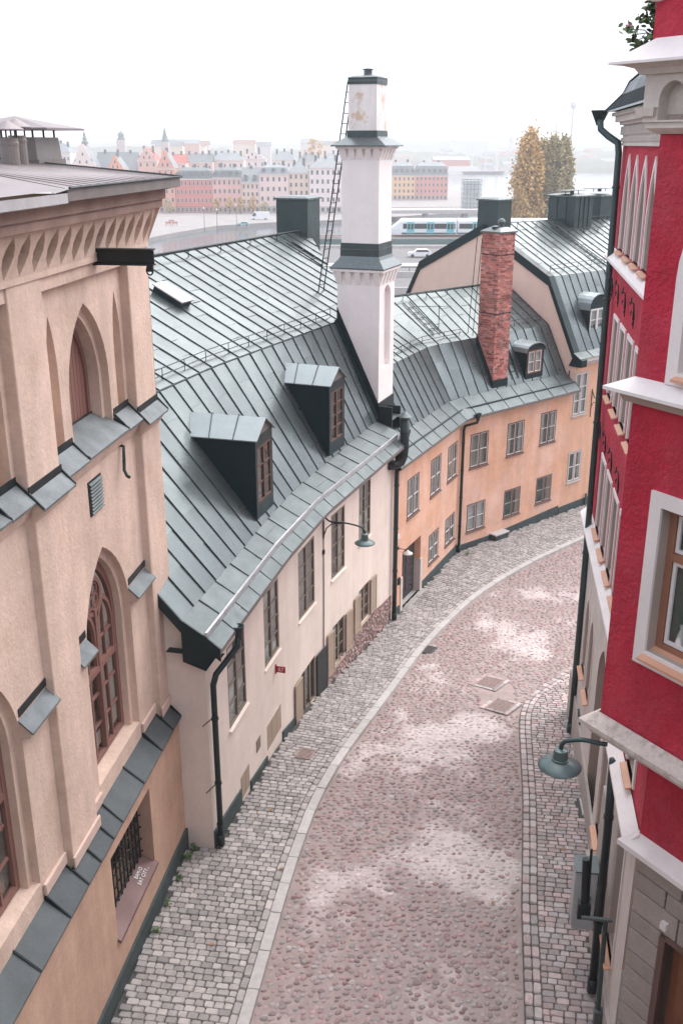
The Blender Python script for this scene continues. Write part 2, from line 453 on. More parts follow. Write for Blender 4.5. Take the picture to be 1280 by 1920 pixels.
def guard(parent, L, s0, s1, step, h=.22, up=Vector((0, 0, 1)), name='snow_guard', two=True, r=.012, lean=.0):
    mb = MB(); n = max(2, round((s1 - s0) / step))
    S = [lerp(s0, s1, i / n) for i in range(n + 1)]
    mb.tube([L(x) + up * h for x in S], r, 5)
    if two: mb.tube([L(x) + up * h * .35 for x in S], r, 5)
    for x in S[::1]:
        mb.tube([L(x) - up * .02, L(x) + up * h], r * .9, 5)
    return mb.build(name, M_iron, parent)

def ladder(parent, a, b, wdt, axis, r=.016, step=.3, name='ladder', m=None):
    mb = MB(); a = Vector(a); b = Vector(b); ax = Vector(axis).normalized() * wdt / 2
    mb.tube([a - ax, b - ax], r, 6); mb.tube([a + ax, b + ax], r, 6)
    n = int((b - a).length / step)
    for i in range(1, n):
        c = a.lerp(b, i / n); mb.tube([c - ax, c + ax], r * .7, 5)
    return mb.build(name, m or M_iron, parent)

def textmesh(txt, size, F3, m, parent, name='lettering', thick=.004):
    """flat lettering: F3(x,y,h) maps letter plane to the world"""
    cu = bpy.data.curves.new('t', 'FONT'); cu.body = txt; cu.size = size; cu.align_x = 'CENTER'; cu.align_y = 'CENTER'
    tmp = bpy.data.objects.new('t', cu); col.objects.link(tmp)
    dg = bpy.context.evaluated_depsgraph_get(); me = bpy.data.meshes.new_from_object(tmp.evaluated_get(dg))
    bpy.data.objects.remove(tmp)
    for v in me.vertices: v.co = F3(v.co.x, v.co.y, thick)
    me.materials.clear(); me.materials.append(m); me.name = name
    o = bpy.data.objects.new(name, me); col.objects.link(o); attach(o, parent)
    return o

# ------------------------------------------------------------------ facade lines
PC = Poly([(-2.62, 16.9), (-1.62, 21.2), (-.75, 24.2), (1.65, 30.4)], 1.4)            # cream house
PO = Poly([(1.72, 30.6), (4.55, 36.6), (11.2, 42.44), (19.0, 49.29)], .7)             # orange house and the next one
LA = PO.cum[1]
HB = math.atan(.144)
FBR = flatframe((-3.355, 17.5), (-math.sin(HB), -math.cos(HB)), (math.cos(HB), -math.sin(HB)))   # gothic house: s runs towards the camera
FRD = flatframe((2.683 + .151 * 23.4, 23.4), (-.1493, -.9888), (-.9888, .1493))                   # red house flank: s runs towards the camera

KR = [(6, -2.45), (8, -2.18), (12.55, -1.5), (15.84, -1.0), (18.85, -.48), (20.84, .1), (22.92, .85), (27.67, 2.5), (29.72, 3.37), (32.07, 4.55), (33.91, 5.96), (35.68, 7.48), (38.19, 10.13), (42, 14.2), (47, 19.5)]
KE = [(6, 2.08), (8, 2.38), (12.55, 3.05), (15.26, 3.45), (18.85, 4.1), (22.3, 4.62), (23.25, 4.80), (24.22, 5.13), (24.84, 5.55), (25.72, 6.26), (26.82, 7.14), (30, 9.9), (36, 15.4), (47, 25)]
def smooth(T, w=.9):
    def f(y): return sum(interp(T, y + k * w / 3) for k in (-3, -2, -1, 0, 1, 2, 3)) / 7
    return f
kerb_x = smooth(KR); edge_x = smooth(KE, .35)
WX = [(4, -5.07), (16.85, -3.22), (16.87, -2.63)] + [(p.y, p.x) for p in PC.p[1:]] + [(p.y, p.x) for p in PO.p]
def wall_x(y): return interp(WX, y)
def red_x(y): return (2.42 if y < 15.6 else 2.683) + .151 * y if y < 24.0 else 6.3 + (y - 24.0) * 1.6
SWZ, RWZ = .085, .045                      # height of the left and right pavements over the roadway

# ------------------------------------------------------------------ terrain below everything
mb = MB()
mb.face([(-400, -60, -2.6), (60, -60, -2.6), (60, 75, -2.6), (-400, 75, -2.6)])
mb.face([(-400, 75, -2.6), (60, 75, -2.6), (60, 120, -15.5), (-400, 120, -15.5)])
mb.face([(60, -60, -2.6), (400, -60, -2.6), (400, 75, -2.6), (60, 75, -2.6)])
mb.face([(60, 75, -2.6), (400, 75, -2.6), (400, 120, -15.5), (60, 120, -15.5)])
# added unseen rock slope behind the camera, holds back sky light from there
nx, ny = 40, 14; rows = []
for j in range(ny + 1):
    yy = lerp(-2.5, -60, j / ny); rows.append(mb.pts([(lerp(-70, 70, i / nx), yy + 1.5 * noise.noise(Vector((i * .5, j * .5, 2))), lerp(10.0, 19, min(1, j / 7)) + 2.2 * noise.noise(Vector((i * .35, j * .4, 5)))) for i in range(nx + 1)]))
for a, b in zip(rows, rows[1:]):
    for i in range(nx): mb.f.append((a + i, a + i + 1, b + i + 1, b + i)); mb.m.append(0)
mb.face([(-70, -2.5, -2.6), (70, -2.5, -2.6), (70, -2.5, 10.4), (-70, -2.5, 10.4)])
setp(mb.build('ground', mat('dark_rock', (.10, .085, .07), var=.3, scale=.6, bump=.5, bscale=4, bdist=.1)), 'rocky hillside the street is cut into, with added light-blocking slope behind camera', kind='structure')

# ------------------------------------------------------------------ roadway: a bed of trodden dust with field cobbles set into it
def dust(x, y):
    v = noise.fractal(Vector((x * .40 + 3.1, y * .30 + 7.7, 1.3)), .72, 2.2, 6)
    v += .26 * noise.noise(Vector((x * 1.9, y * 1.9, 4.2)))
    # the two bare worn patches on the near right and the lighter crown
    for cx, cy, rx, ry, a in ((2.75, 16.9, 1.15, 1.7, .75), (2.35, 18.6, .5, .35, .6), (1.3, 17.2, .7, 1.0, .4), (1.3, 21.0, 1.5, 2.4, .35), (3.3, 13.9, .5, 1.2, .5), (.2, 14.9, .35, .3, .5), (3.6, 22.6, .8, .9, .45), (3.3, 28.2, .9, .5, .5)):
        v += a * math.exp(-(((x - cx) / rx) ** 2 + ((y - cy) / ry) ** 2) ** 2)
    e = min(x - kerb_x(y), edge_x(y) - x)
    v -= .5 * math.exp(-max(e, 0) / .5)
    return min(1, max(0, .34 + .62 * v))

def road_z(x, y):
    l, r = kerb_x(y), edge_x(y); t = (x - l) / max(.1, r - l)
    return g(y) + .05 * (4 * t * (1 - t)) - .01
mb = MB(); rows = []; dv = []
y = 7.0; NC = 64
while y < 44:
    l, r = kerb_x(y) - .12, edge_x(y) + .1; row = []
    for i in range(NC + 1):
        x = lerp(l, r, i / NC); dd = dust(x, y)
        row.append((x, y, road_z(x, y) + .016 * dd + .006 * noise.noise(Vector((x * 9, y * 9, 0))))); dv.append(dd)
    rows.append(mb.pts(row)); y += .075 if y < 28 else .15
for a, b in zip(rows, rows[1:]):
    for i in range(NC): mb.f.append((a + i, a + i + 1, b + i + 1, b + i)); mb.m.append(0)
md = mat('trodden_dust', (.31, .25, .238), var=.16, scale=3, rough=.95, bump=.6, bscale=50, bdist=.012, spec=.1)
nt = md.node_tree; N = nt.nodes; L = nt.links
att = N.new('ShaderNodeAttribute'); att.attribute_name = 'dust'
k = N.new('ShaderNodeMix'); k.data_type = 'RGBA'; k.inputs[7].default_value = (.50, .435, .425, 1)
vm = [n for n in N if n.type == 'VECT_MATH'][0]; old = vm.inputs[0].links[0].from_socket
nzz = N.new('ShaderNodeTexNoise'); nzz.inputs['Scale'].default_value = 22; nzz.inputs['Detail'].default_value = 5
ge = [n for n in N if n.type == 'NEW_GEOMETRY'][0]; L.new(ge.outputs['Position'], nzz.inputs[0])
ma = N.new('ShaderNodeMath'); ma.operation = 'MULTIPLY_ADD'; ma.inputs[1].default_value = .28; L.new(nzz.outputs[0], ma.inputs[0])
sb_ = N.new('ShaderNodeMath'); sb_.operation = 'SUBTRACT'; sb_.inputs[1].default_value = .14; L.new(att.outputs['Fac'], sb_.inputs[0]); L.new(sb_.outputs[0], ma.inputs[2])
mr = N.new('ShaderNodeMapRange'); mr.inputs[1].default_value = .36; mr.inputs[2].default_value = .74; L.new(ma.outputs[0], mr.inputs[0])
L.new(mr.outputs[0], k.inputs[0]); L.new(old, k.inputs[6]); L.new(k.outputs[2], vm.inputs[0])
road = mb.build('road', md, None, smooth=True)
at_ = road.data.attributes.new('dust', 'FLOAT', 'POINT'); at_.data.foreach_set('value', dv)
setp(road, 'cobbled roadway with brown and chalk-white dusty patches', kind='structure')

def cobble_variant(seed):
    rr = random.Random(seed); n = 9; mb = MB(); rings = []
    rad = [rr.uniform(.80, 1.08) for _ in range(n)]
    for f, z in ((1.04, -.6), (1.0, .0), (.84, .62), (.48, .93)):
        rings.append(mb.pts([(f * rad[k] * math.cos(2 * math.pi * k / n), f * rad[k] * math.sin(2 * math.pi * k / n), z + rr.uniform(-.06, .06)) for k in range(n)]))
    for a, b in zip(rings, rings[1:]):
        for k in range(n): j = (k + 1) % n; mb.f.append((a + k, a + j, b + j, b + k)); mb.m.append(0)
    mb.f.append(tuple(rings[-1] + k for k in range(n))); mb.m.append(0)
    return mb
CV = [cobble_variant(i) for i in range(10)]
CM = [c.mesh('cobble', M_cobble, True) for c in CV]; CM2 = [c.mesh('cobble', M_cobble2, True) for c in CV]
stones = []
y = 8.5; row = 0
while y < 41:
    l, r = kerb_x(y) + .07, edge_x(y) - .06
    st = .152 if y < 30 else .175
    x = l + (.5 * st if row % 2 else 0) + random.uniform(0, .05)
    while x < r:
        px = x + random.uniform(-.045, .045); py = y + random.uniform(-.045, .045)
        if kerb_x(py) + .05 < px < edge_x(py) - .04 and seen((px, py, g(py)), 330) and not (3.85 < px < 4.85 and 23.2 < py < 25.9):
            stones.append((px, py, dust(px, py)))
        x += st * random.uniform(.85, 1.15)
    y += st * .82; row += 1
def cob_matrix(px, py, dd):
    a = random.choice((random.uniform(.05, .078), random.uniform(.06, .092))); b = a * random.uniform(.62, .85); h = random.uniform(.03, .046)
    z = road_z(px, py) + .016 * dd - .012 - .022 * dd * random.random()
    ang = random.gauss(.35, .55)
    return Matrix.Translation((px, py, z)) @ Matrix.Rotation(ang, 4, 'Z') @ Matrix.Rotation(random.uniform(-.12, .12), 4, 'X') @ Matrix.Diagonal((a, b, h, 1))
stones.sort(key=lambda p: (0 if seen((p[0], p[1], g(p[1])), 8) else 1e6) + p[0] ** 2 + p[1] ** 2 + (CAMZ - g(p[1])) ** 2)
jb = {0: MB(), 1: MB()}
for i, (px, py, dd) in enumerate(stones):
    Mx = cob_matrix(px, py, dd); v = random.randrange(10); dusty = dd > .56 and random.random() < .9
    if i < 300: inst('cobble', (CM2 if dusty else CM)[v], Mx, road)
    else:
        m = jb[1 if dusty else 0]; b = m.pts([Mx @ Vector(p) for p in CV[v].v]); m.f.extend([tuple(b + q for q in f) for f in CV[v].f]); m.m.extend([0] * len(CV[v].f))
for kx, mm in ((0, M_cobble), (1, M_cobble2)):
    if jb[kx].f: setp(jb[kx].build('cobbles', mm, road, smooth=True, fix=False), kind='stuff')

# ------------------------------------------------------------------ kerb stones along the left pavement
mb = MB(); rows = []
y = 6.5
while y < 46:
    a = wall_x(y) - .35; b = kerb_x(y) - .02; rows.append(mb.pts([(lerp(a, b, i / 6), y, g(y) + SWZ - .035) for i in range(7)])); y += .3
for a, b in zip(rows, rows[1:]):
    for i in range(6): mb.f.append((a + i, a + i + 1, b + i + 1, b + i)); mb.m.append(0)
swl = setp(mb.build('left_pavement', M_joint), 'left pavement laid with grey setts', kind='structure')
mb = MB(); rows = []
y = 6.5
while y < 27.4:
    a = edge_x(y) - .02; b = max(red_x(y) + .5, 9.6); rows.append(mb.pts([(lerp(a, b, i / 6), y, g(y) + RWZ - .035) for i in range(7)])); y += .25
for a, b in zip(rows, rows[1:]):
    for i in range(6): mb.f.append((a + i, a + i + 1, b + i + 1, b + i)); mb.m.append(0)
swr = setp(mb.build('right_pavement', M_joint), 'right pavement laid with pinkish grey setts', kind='structure')

# curve of the kerb as an arc-length list
KP = []; y = 7.0; acc = 0; last = None
while y < 46:
    p = Vector((kerb_x(y), y))
    if last is not None: acc += (p - last).length
    KP.append((acc, p)); last = p; y += .05
def kerb_at(a):
    lo = min(max(int(len(KP) * a / KP[-1][0]), 1), len(KP) - 2)
    while KP[lo][0] > a and lo > 0: lo -= 1
    while KP[lo + 1][0] < a and lo < len(KP) - 2: lo += 1
    t = (a - KP[lo][0]) / (KP[lo + 1][0] - KP[lo][0]); p = KP[lo][1].lerp(KP[lo + 1][1], t)
    e = (KP[min(lo + 6, len(KP) - 1)][1] - KP[max(lo - 6, 0)][1]).normalized()
    return p, e, Vector((-e.y, e.x))
kerb = thing('kerb', 'pale granite kerb edging the left pavement', 'kerb', (-1.5, 12.5, 0)); setp(kerb, kind='structure'); del kerb['category']
a = 1.2
while a < KP[-1][0] - 1.2:
    L_ = random.uniform(.75, 1.15); p0, e0, n0 = kerb_at(a + .006); p1, e1, n1 = kerb_at(a + L_ - .006)
    if seen((p0.x, p0.y, g(p0.y)), 400) or seen((p1.x, p1.y, g(p1.y)), 400):
        mb = MB(); zj = random.uniform(-.006, .006); wd = .215
        def kp(p, n, o, z): q = p + n * o; return Vector((q.x, q.y, g(p.y) + z))
        tp = SWZ + .012 + zj
        mb.hexa([kp(p0, n0, 0, -.1), kp(p1, n1, 0, -.1), kp(p1, n1, wd, -.1), kp(p0, n0, wd, -.1), kp(p0, n0, .01, tp), kp(p1, n1, .01, tp), kp(p1, n1, wd, tp), kp(p0, n0, wd, tp)])
        bevel_edges(mb.build('kerb_stone', M_kerb, kerb), .014, 2)
    a += L_

# ------------------------------------------------------------------ setts
def sett_variant(seed):
    rr = random.Random(seed); mb = MB()
    j = lambda k=.05: rr.uniform(-k, k)
    out8 = [(-.5 + .1, -.5), (.5 - .1, -.5), (.5, -.5 + .14), (.5, .5 - .14), (.5 - .1, .5), (-.5 + .1, .5), (-.5, .5 - .14), (-.5, -.5 + .14)]
    out8 = [(x + j(.03), y + j(.03)) for x, y in out8]
    rings = [mb.pts([(x, y, -.7) for x, y in out8]), mb.pts([(x * .99, y * .99, .15) for x, y in out8]), mb.pts([(x * .88, y * .84, .5 + j(.08)) for x, y in out8])]
    for a, b in zip(rings, rings[1:]):
        for k in range(8): q = (k + 1) % 8; mb.f.append((a + k, a + q, b + q, b + k)); mb.m.append(0)
    mb.f.append(tuple(rings[-1] + k for k in range(8))); mb.m.append(0)
    return mb
SV = [sett_variant(i) for i in range(10)]
def lay(parent, L_, m, small):
    me = [v.mesh('sett', m, False) for v in SV]
    L_.sort(key=lambda q: (0 if seen(q[0].translation, 8) else 1e4) + (q[0].translation - Vector((0, 0, CAMZ))).length)
    jm = MB()
    for i, (Mx,) in enumerate(L_):
        v = random.randrange(10)
        if i < 300: inst('sett', me[v], Mx, parent)
        else: b = jm.pts([Mx @ Vector(p) for p in SV[v].v]); jm.f.extend([tuple(b + q for q in f) for f in SV[v].f]); jm.m.extend([0] * len(SV[v].f))
    if jm.f: setp(jm.build(small, m, parent, fix=False), kind='stuff')
def sett_matrix(p, e, n, ln, wd, zb):
    # ln along n (across the pavement), wd along e
    ang = math.atan2(n.y, n.x) + random.uniform(-.035, .035)
    sl = (g(p.y + .2) - g(p.y - .2)) / .4
    return Matrix.Translation((p.x, p.y, g(p.y) + zb + random.uniform(-.007, .006))) @ Matrix.Rotation(sl, 4, 'X') @ Matrix.Rotation(ang, 4, 'Z') @ Matrix.Rotation(random.uniform(-.03, .03), 4, 'X') @ Matrix.Diagonal((ln, wd, .07, 1))
Ls = []
a = 1.2; row = 0
while a < KP[-1][0] - 1.5:
    p, e, n = kerb_at(a)
    # one row of setts laid lengthways against the kerb
    if row % 2 == 0:
        q = p + n * .288
        if seen((q.x, q.y, g(q.y)), 330): Ls.append((sett_matrix(q, e, n, .135, .262, SWZ - .035),))
    x = .36; first = True
    while x < 9:
        ln = random.uniform(.15, .235) if not first else random.uniform(.09, .22)
        first = False; q = p + n * (x + ln / 2)
        if q.x < wall_x(q.y) + .06: break
        f = 1.0
        if a > 16: f = 1 + x * .035
        if seen((q.x, q.y, g(q.y)), 330): Ls.append((sett_matrix(q + e * random.uniform(-.006, .006), e, n, ln - .007, .130 * f, SWZ - .035),))
        x += ln
    a += .136; row += 1
lay(swl, Ls, M_sett, 'setts')
Rs = []
y = 8.2; row = 0
while y < 26.6:
    e = Vector((edge_x(y + .1) - edge_x(y - .1), .2)).normalized(); n = Vector((e.y, -e.x))
    p = Vector((edge_x(y), y))
    step = .136 * e.y
    if row % 2 == 0:
        for o in (.07, .215):
            q = p + n * o
            if seen((q.x, q.y, g(q.y)), 330): Rs.append((sett_matrix(q + e * random.uniform(-.01, .01), e, n, .135, .255, RWZ - .035),))
    y += step; row += 1
fe = Vector((.1493, .9888)); fn_ = Vector((.9888, -.1493)); t = 8.0
while t < 28.5:
    o_ = Vector((2.42, 0)) + fe * t; x = -4 + random.uniform(0, .2)
    while x < 4:
        p_ = o_ + fn_ * x; lim = edge_x(p_.y) + .285 * math.sqrt(1 + ((edge_x(p_.y + .1) - edge_x(p_.y - .1)) / .2) ** 2)
        if p_.x < lim: x += .01; fst = True; continue
        ln = random.uniform(.1, .24) if fst else random.uniform(.16, .25); fst = False; q = o_ + fn_ * (x + ln / 2); x += ln
        if (q.x > red_x(q.y) - .02 and q.y < 23.6) or q.x > 9.5: continue
        if seen((q.x, q.y, g(q.y)), 330) and not (5.25 < q.x and 17.4 < q.y < 18.9): Rs.append((sett_matrix(q, fe, fn_, ln - .007, .130, RWZ - .035),))
    t += .136
lay(swr, Rs, M_settpink, 'setts')

# doorstep slabs let into the right pavement
for i, (y0, y1) in enumerate(((17.45, 18.15), (18.17, 18.85))):
    mb = MB(); x0 = 5.28
    mb.hexa([(x0, y0, g(y0) - .1), (red_x(y0), y0, g(y0) - .1), (red_x(y1), y1, g(y1) - .1), (x0 + .08, y1, g(y1) - .1), (x0, y0, g(y0) + .055), (red_x(y0), y0, g(y0) + .055), (red_x(y1), y1, g(y1) + .055), (x0 + .08, y1, g(y1) + .055)])
    bevel_edges(mb.build('paving_slab', M_kerb, swr), .012)

# ------------------------------------------------------------------ iron covers in the street
def cover(name, label, x, y, ang, wx, wy, m, zo, frame=None, pattern='grid'):
    root = thing(name, label, 'manhole cover' if 'cover' in name else 'drain', (x, y, g(y) + zo))
    ca, sa = math.cos(ang), math.sin(ang)
    def F(a, b, z): return Vector((x + a * ca - b * sa, y + a * sa + b * ca, g(y + a * sa + b * ca) + zo + z))
    mb = MB(); t = .035
    for a0, a1, b0, b1 in ((-wx, wx, -wy, -wy + t), (-wx, wx, wy - t, wy), (-wx, -wx + t, -wy + t, wy - t), (wx - t, wx, -wy + t, wy - t)):
        mb.hexa([F(a0, b0, -.06), F(a1, b0, -.06), F(a1, b1, -.06), F(a0, b1, -.06), F(a0, b0, .012), F(a1, b0, .012), F(a1, b1, .012), F(a0, b1, .012)])
    mb.build('rim', m, root)
    mb = MB(); mb.hexa([F(a, b, z) for z in (-.06, -.004) for a, b in ((-wx + t, -wy + t), (wx - t, -wy + t), (wx - t, wy - t), (-wx + t, wy - t))])
    nb = max(4, int(wx / .035))
    for i in range(nb):
        a = lerp(-wx + t * 1.6, wx - t * 1.6, (i + .5) / nb); q = wx / nb * .5
        mb.hexa([F(a - q, -wy + t * 1.5, -.004), F(a + q, -wy + t * 1.5, -.004), F(a + q, wy - t * 1.5, -.004), F(a - q, wy - t * 1.5, -.004),
                 F(a - q, -wy + t * 1.5, .009), F(a + q, -wy + t * 1.5, .009), F(a + q, wy - t * 1.5, .009), F(a - q, wy - t * 1.5, .009)])
    mb.build('plate', m, root)
    if frame:
        k = 0.13
        for sgn, (a0, a1, b0, b1) in enumerate(((-wx - k, wx + k, -wy - k, -wy), (-wx - k, wx + k, wy, wy + k), (-wx - k, -wx, -wy, wy), (wx, wx + k, -wy, wy))):
            nst = max(1, round(max(a1 - a0, b1 - b0) / .3))
            for i in range(nst):
                if a1 - a0 > b1 - b0: c0, c1, e0, e1 = lerp(a0, a1, i / nst) + .006, lerp(a0, a1, (i + 1) / nst) - .006, b0 + .006, b1 - .006
                else: c0, c1, e0, e1 = a0 + .006, a1 - .006, lerp(b0, b1, i / nst) + .006, lerp(b0, b1, (i + 1) / nst) - .006
                mb = MB(); mb.hexa([F(c0, e0, -.08), F(c1, e0, -.08), F(c1, e1, -.08), F(c0, e1, -.08), F(c0, e0, .01), F(c1, e0, .01), F(c1, e1, .01), F(c0, e1, .01)])
                bevel_edges(mb.build('frame_stone', M_settpink, root), .01, 1)
cover('pavement_cover', 'small rusty square iron cover set in the left pavement', -.88, 20.84, 1.25, .24, .2, M_grate, SWZ + .012)
cover('gutter_drain', 'dark gutter drain against the kerb below the second lamp', 2.75, 27.9, 1.1, .3, .17, M_grateg, .03)
cover('road_cover', 'square cast iron cover framed in stone, farther of two in roadway', 4.28, 25.3, .95, .34, .30, M_grate, .06, True)
cover('road_cover', 'square cast iron cover framed in stone, nearer of two in roadway', 4.36, 23.72, .95, .33, .29, M_grate, .06, True)

# ================================================================== cream house with the white tower chimney
HC = thing('cream_house', 'cream plastered house with grey metal mansard roof and tall white chimney', 'house', (PC(7, -2, g(24))))
upper = [(1.2, 2.34, 2.13, 4.03), (3.71, 4.82, 2.2, 4.07), (6.31, 7.6, 2.17, 4.07), (8.83, 9.87, 2.28, 4.18), (11.03, 12.05, 2.5, 4.31)]
lowin = [(6.42, 7.6, -.75, .55), (8.92, 9.85, -.52, .75), (11.08, 12.0, -.23, .95)]
hatch = [(1.75, 2.32, -.04, .55), (3.7, 4.82, -.05, .64)]
def zbC(s): return g(PC(s, 0, 0).y) - .15
mb = MB()
grid_wall(mb, PC, 0, 14.3, zbC, 4.95, upper + lowin + hatch, .10)
# gable end towards the gothic house, rear and far walls
prof = [(0, 4.95), (-.34, 5.22), (-2.95, 8.3), (-6.6, 10.5), (-11, 8.3), (-12.5, 5), (-12.5, -.4), (0, -.4)]
mb.face([PC(0, d, z) for d, z in prof])
mb.face([PC(16.3, -.7, 4.9), PC(16.3, -2.2, 8.3), PC(22, -6.3, 10.5), PC(22, -6.3, 3), PC(16.3, -.7, 3)])
mb.build('wall', M_cream, HC)
for i, wv in enumerate(upper):
    F = PC.frame((wv[0] + wv[1]) / 2)
    window(HC, F, *wv, 2, 4, M_frame, d=.0, backing=M_blind, back_d=.13, sill=M_cream, bar=.055, mull=.03, sd=.06, curtain=[[(0, .45, 0, 1)], [(0, .3, 0, 1), (.72, 1, 0, 1)], None, [(.5, 1, 0, 1)], [(0, 1, 0, .45)]][i])
for i, wv in enumerate(lowin):
    F = PC.frame((wv[0] + wv[1]) / 2)
    window(HC, F, *wv, 3 if i == 0 else 2, 1 if i == 0 else 3, M_frame, d=-.02, backing=M_blind, back_d=.2, sill=M_shutter, bar=.05, mull=.025, sd=.08)
# hinges and plank hatches
for (a, b, z0, z1) in hatch:
    F = PC.frame((a + b) / 2); n = 3 if b - a > .8 else 2
    mb = MB(); mb.fbox(F, a, b, -.05, .0, z0, z0 + .04); mb.fbox(F, a, b, -.05, .0, z1 - .04, z1)
    h = mb.build('hatch', M_shutter, HC)
    for k in range(n):
        mb = MB(); mb.fbox(F, lerp(a, b, k / n) + .008, lerp(a, b, (k + 1) / n) - .008, -.04, .012, z0 + .02, z1 - .02); mb.build('plank', M_shutter, h)
# shutters
def shutter(s0, s1, z0, z1, m, ang=0., lou=False):
    hinge = s0
    Fb = PC.frame(hinge); ca, sa = math.cos(ang), math.sin(ang)
    def F(s, d, z): return Fb(hinge + (s - hinge) * ca - (d - .03) * sa, .03 + (s - hinge) * sa + (d - .03) * ca, z)
    mb = MB(); t = .06
    mb.fbox(F, s0, s1, .03, .065, z0, z0 + t); mb.fbox(F, s0, s1, .03, .065, z1 - t, z1); mb.fbox(F, s0, s0 + t, .03, .065, z0 + t, z1 - t); mb.fbox(F, s1 - t, s1, .03, .065, z0 + t, z1 - t)
    o = mb.build('shutter', m, HC)
    if lou:
        n = 22
        for k in range(n):
            z = lerp(z0 + t, z1 - t, (k + .5) / n); mb = MB()
            mb.hexa([F(s0 + t, .034, z - .02), F(s1 - t, .034, z - .02), F(s1 - t, .06, z - .03), F(s0 + t, .06, z - .03), F(s0 + t, .034, z + .03), F(s1 - t, .034, z + .03), F(s1 - t, .06, z + .02), F(s0 + t, .06, z + .02)])
            mb.build('slat', m, o)
    else:
        for k in range(2):
            mb = MB(); mb.fbox(F, lerp(s0 + t, s1 - t, k / 2) + .004, lerp(s0 + t, s1 - t, (k + 1) / 2) - .004, .034, .056, z0 + t, z1 - t); mb.build('plank', m, o)
    return o
shutter(7.63, 8.35, -.82, .5, M_louver, .06, True)
shutter(5.82, 6.38, -.72, .55, M_shutter, .0)
for a, b, z0, z1 in ((8.44, 8.9, -.62, .72), (9.88, 10.38, -.53, .74), (10.6, 11.06, -.3, .9), (12.03, 12.52, -.24, .95)): shutter(a, b, z0, z1, M_shutter, random.uniform(.02, .06))
mb = MB(); F = PC.frame(3.0)
mb.fbox(F, 2.88, 3.17, -.02, .012, .45, .76); vg = mb.build('vent_grille', M_frame, HC)
for k in range(6):
    mb = MB(); mb.fbox(F, 2.90, 3.15, .012, .022, .475 + k * .045, .495 + k * .045); mb.build('slat', M_frame, vg)
# dark plinth at the near end, rubble plinth farther down
for (a, b, h0, h1) in ((0.0, 1.72, .42, .40), (2.36, 3.66, .22, .18), (4.86, 6.3, .24, .16)):
    n = 4; mb = MB()
    for k in range(n):
        s0, s1 = lerp(a, b, k / n), lerp(a, b, (k + 1) / n); g0, g1 = g(PC(s0, 0, 0).y), g(PC(s1, 0, 0).y)
        mb.hexa([PC(s0, .0, g0 - .1), PC(s1, .0, g1 - .1), PC(s1, .035, g1 - .1), PC(s0, .035, g0 - .1), PC(s0, .0, g0 + SWZ + lerp(h0, h1, k / n)), PC(s1, .0, g1 + SWZ + lerp(h0, h1, (k + 1) / n)), PC(s1, .03, g1 + SWZ + lerp(h0, h1, (k + 1) / n) - .02), PC(s0, .03, g0 + SWZ + lerp(h0, h1, k / n) - .02)])
    mb.build('plinth', M_plinth, HC)
def rub_top(s): return interp([(7.6, -.86), (8.9, -.62), (10.4, -.42), (12.1, -.32), (13.2, -.5), (14.2, -.58)], s)
mb = MB(); s = 7.65
while s < 14.2:
    s1 = min(s + .3, 14.2); mb.face([PC(s, .012, zbC(s)), PC(s1, .012, zbC(s1)), PC(s1, .012, rub_top(s1) + .06), PC(s, .012, rub_top(s) + .06)]); s = s1
rb = mb.build('rubble_plinth', mat('rubble_mortar', (.22, .15, .135), var=.2, scale=6, bump=.6, bscale=40), HC)
mb = MB()
for i in range(420):
    s = random.uniform(7.65, 14.15); lo = zbC(s) + .2; hi = rub_top(s)
    if hi - lo < .06: continue
    z = random.uniform(lo, hi); a = random.uniform(.035, .075); b_ = a * random.uniform(.6, .9); c = PC(s, .015, z); e = PC.frame(s).e; n = PC.out(s)
    v = CV[i % 10]; ca, sa = math.cos(i), math.sin(i)
    bs = mb.pts([c + Vector((e.x, e.y, 0)) * (p[0] * a) + Vector((0, 0, 1)) * (p[1] * b_) + Vector((n.x, n.y, 0)) * (p[2] * .03) for p in v.v])
    mb.f.extend([tuple(bs + q for q in f) for f in v.f]); mb.m.extend([0] * len(v.f))
setp(mb.build('rubble_stones', mat('rubble_stone', (.36, .20, .175), var=.2, scale=10, island=.35, c2=(.30, .26, .25), bump=.4), rb, fix=False, smooth=True), kind='stuff')

# ---- roof
def rl(nfun, z): return lambda s: PC(s, -nfun(s) if callable(nfun) else -nfun, z)
e2n = lambda s: max(.34, .38 + .037 * (s - 4.65))
bkn = lambda s: 2.77 - .058 * (s - 4.65)
VS, VE = 16.3, 22.0                                # skewed far verge: from the curb at VS to the ridge end at VE
ridge_n = lambda s: lerp(7.2, 6.2, s / VE)
E0, E1, E2, BK0, RG = rl(-.42, 4.80), rl(-.14, 5.02), rl(e2n, 5.32), rl(bkn, 8.38), rl(ridge_n, 10.58)
def BK(s):
    if s <= VS: return BK0(s)
    return BK0(VS).lerp(RG(VE), (s - VS) / (VE - VS))
mb = MB()
def strip(mb, A, B, s0, s1, n=40):
    r = [mb.pts([A(lerp(s0, s1, i / n)), B(lerp(s0, s1, i / n))]) for i in range(n + 1)]
    for a, b in zip(r, r[1:]): mb.f.append((a, b, b + 1, a + 1)); mb.m.append(mb.cur)
off = lambda L_, dz: (lambda s: L_(s) - Vector((0, 0, dz)))
strip(mb, off(E2, .03), off(BK, .03), -.2, 14.92); strip(mb, off(BK, .03), off(RG, .03), -.2, VE)
strip(mb, off(RG, .03), rl(lambda s: ridge_n(s) * 2 - 2.0, 8.2), -.2, VE)
roof = mb.build('roof', M_roof, HC)
panels(roof, E2, BK, -.2, 14.9, .63, 1.3)
panels(roof, BK, RG, -.2, VE, .63, 1.2)
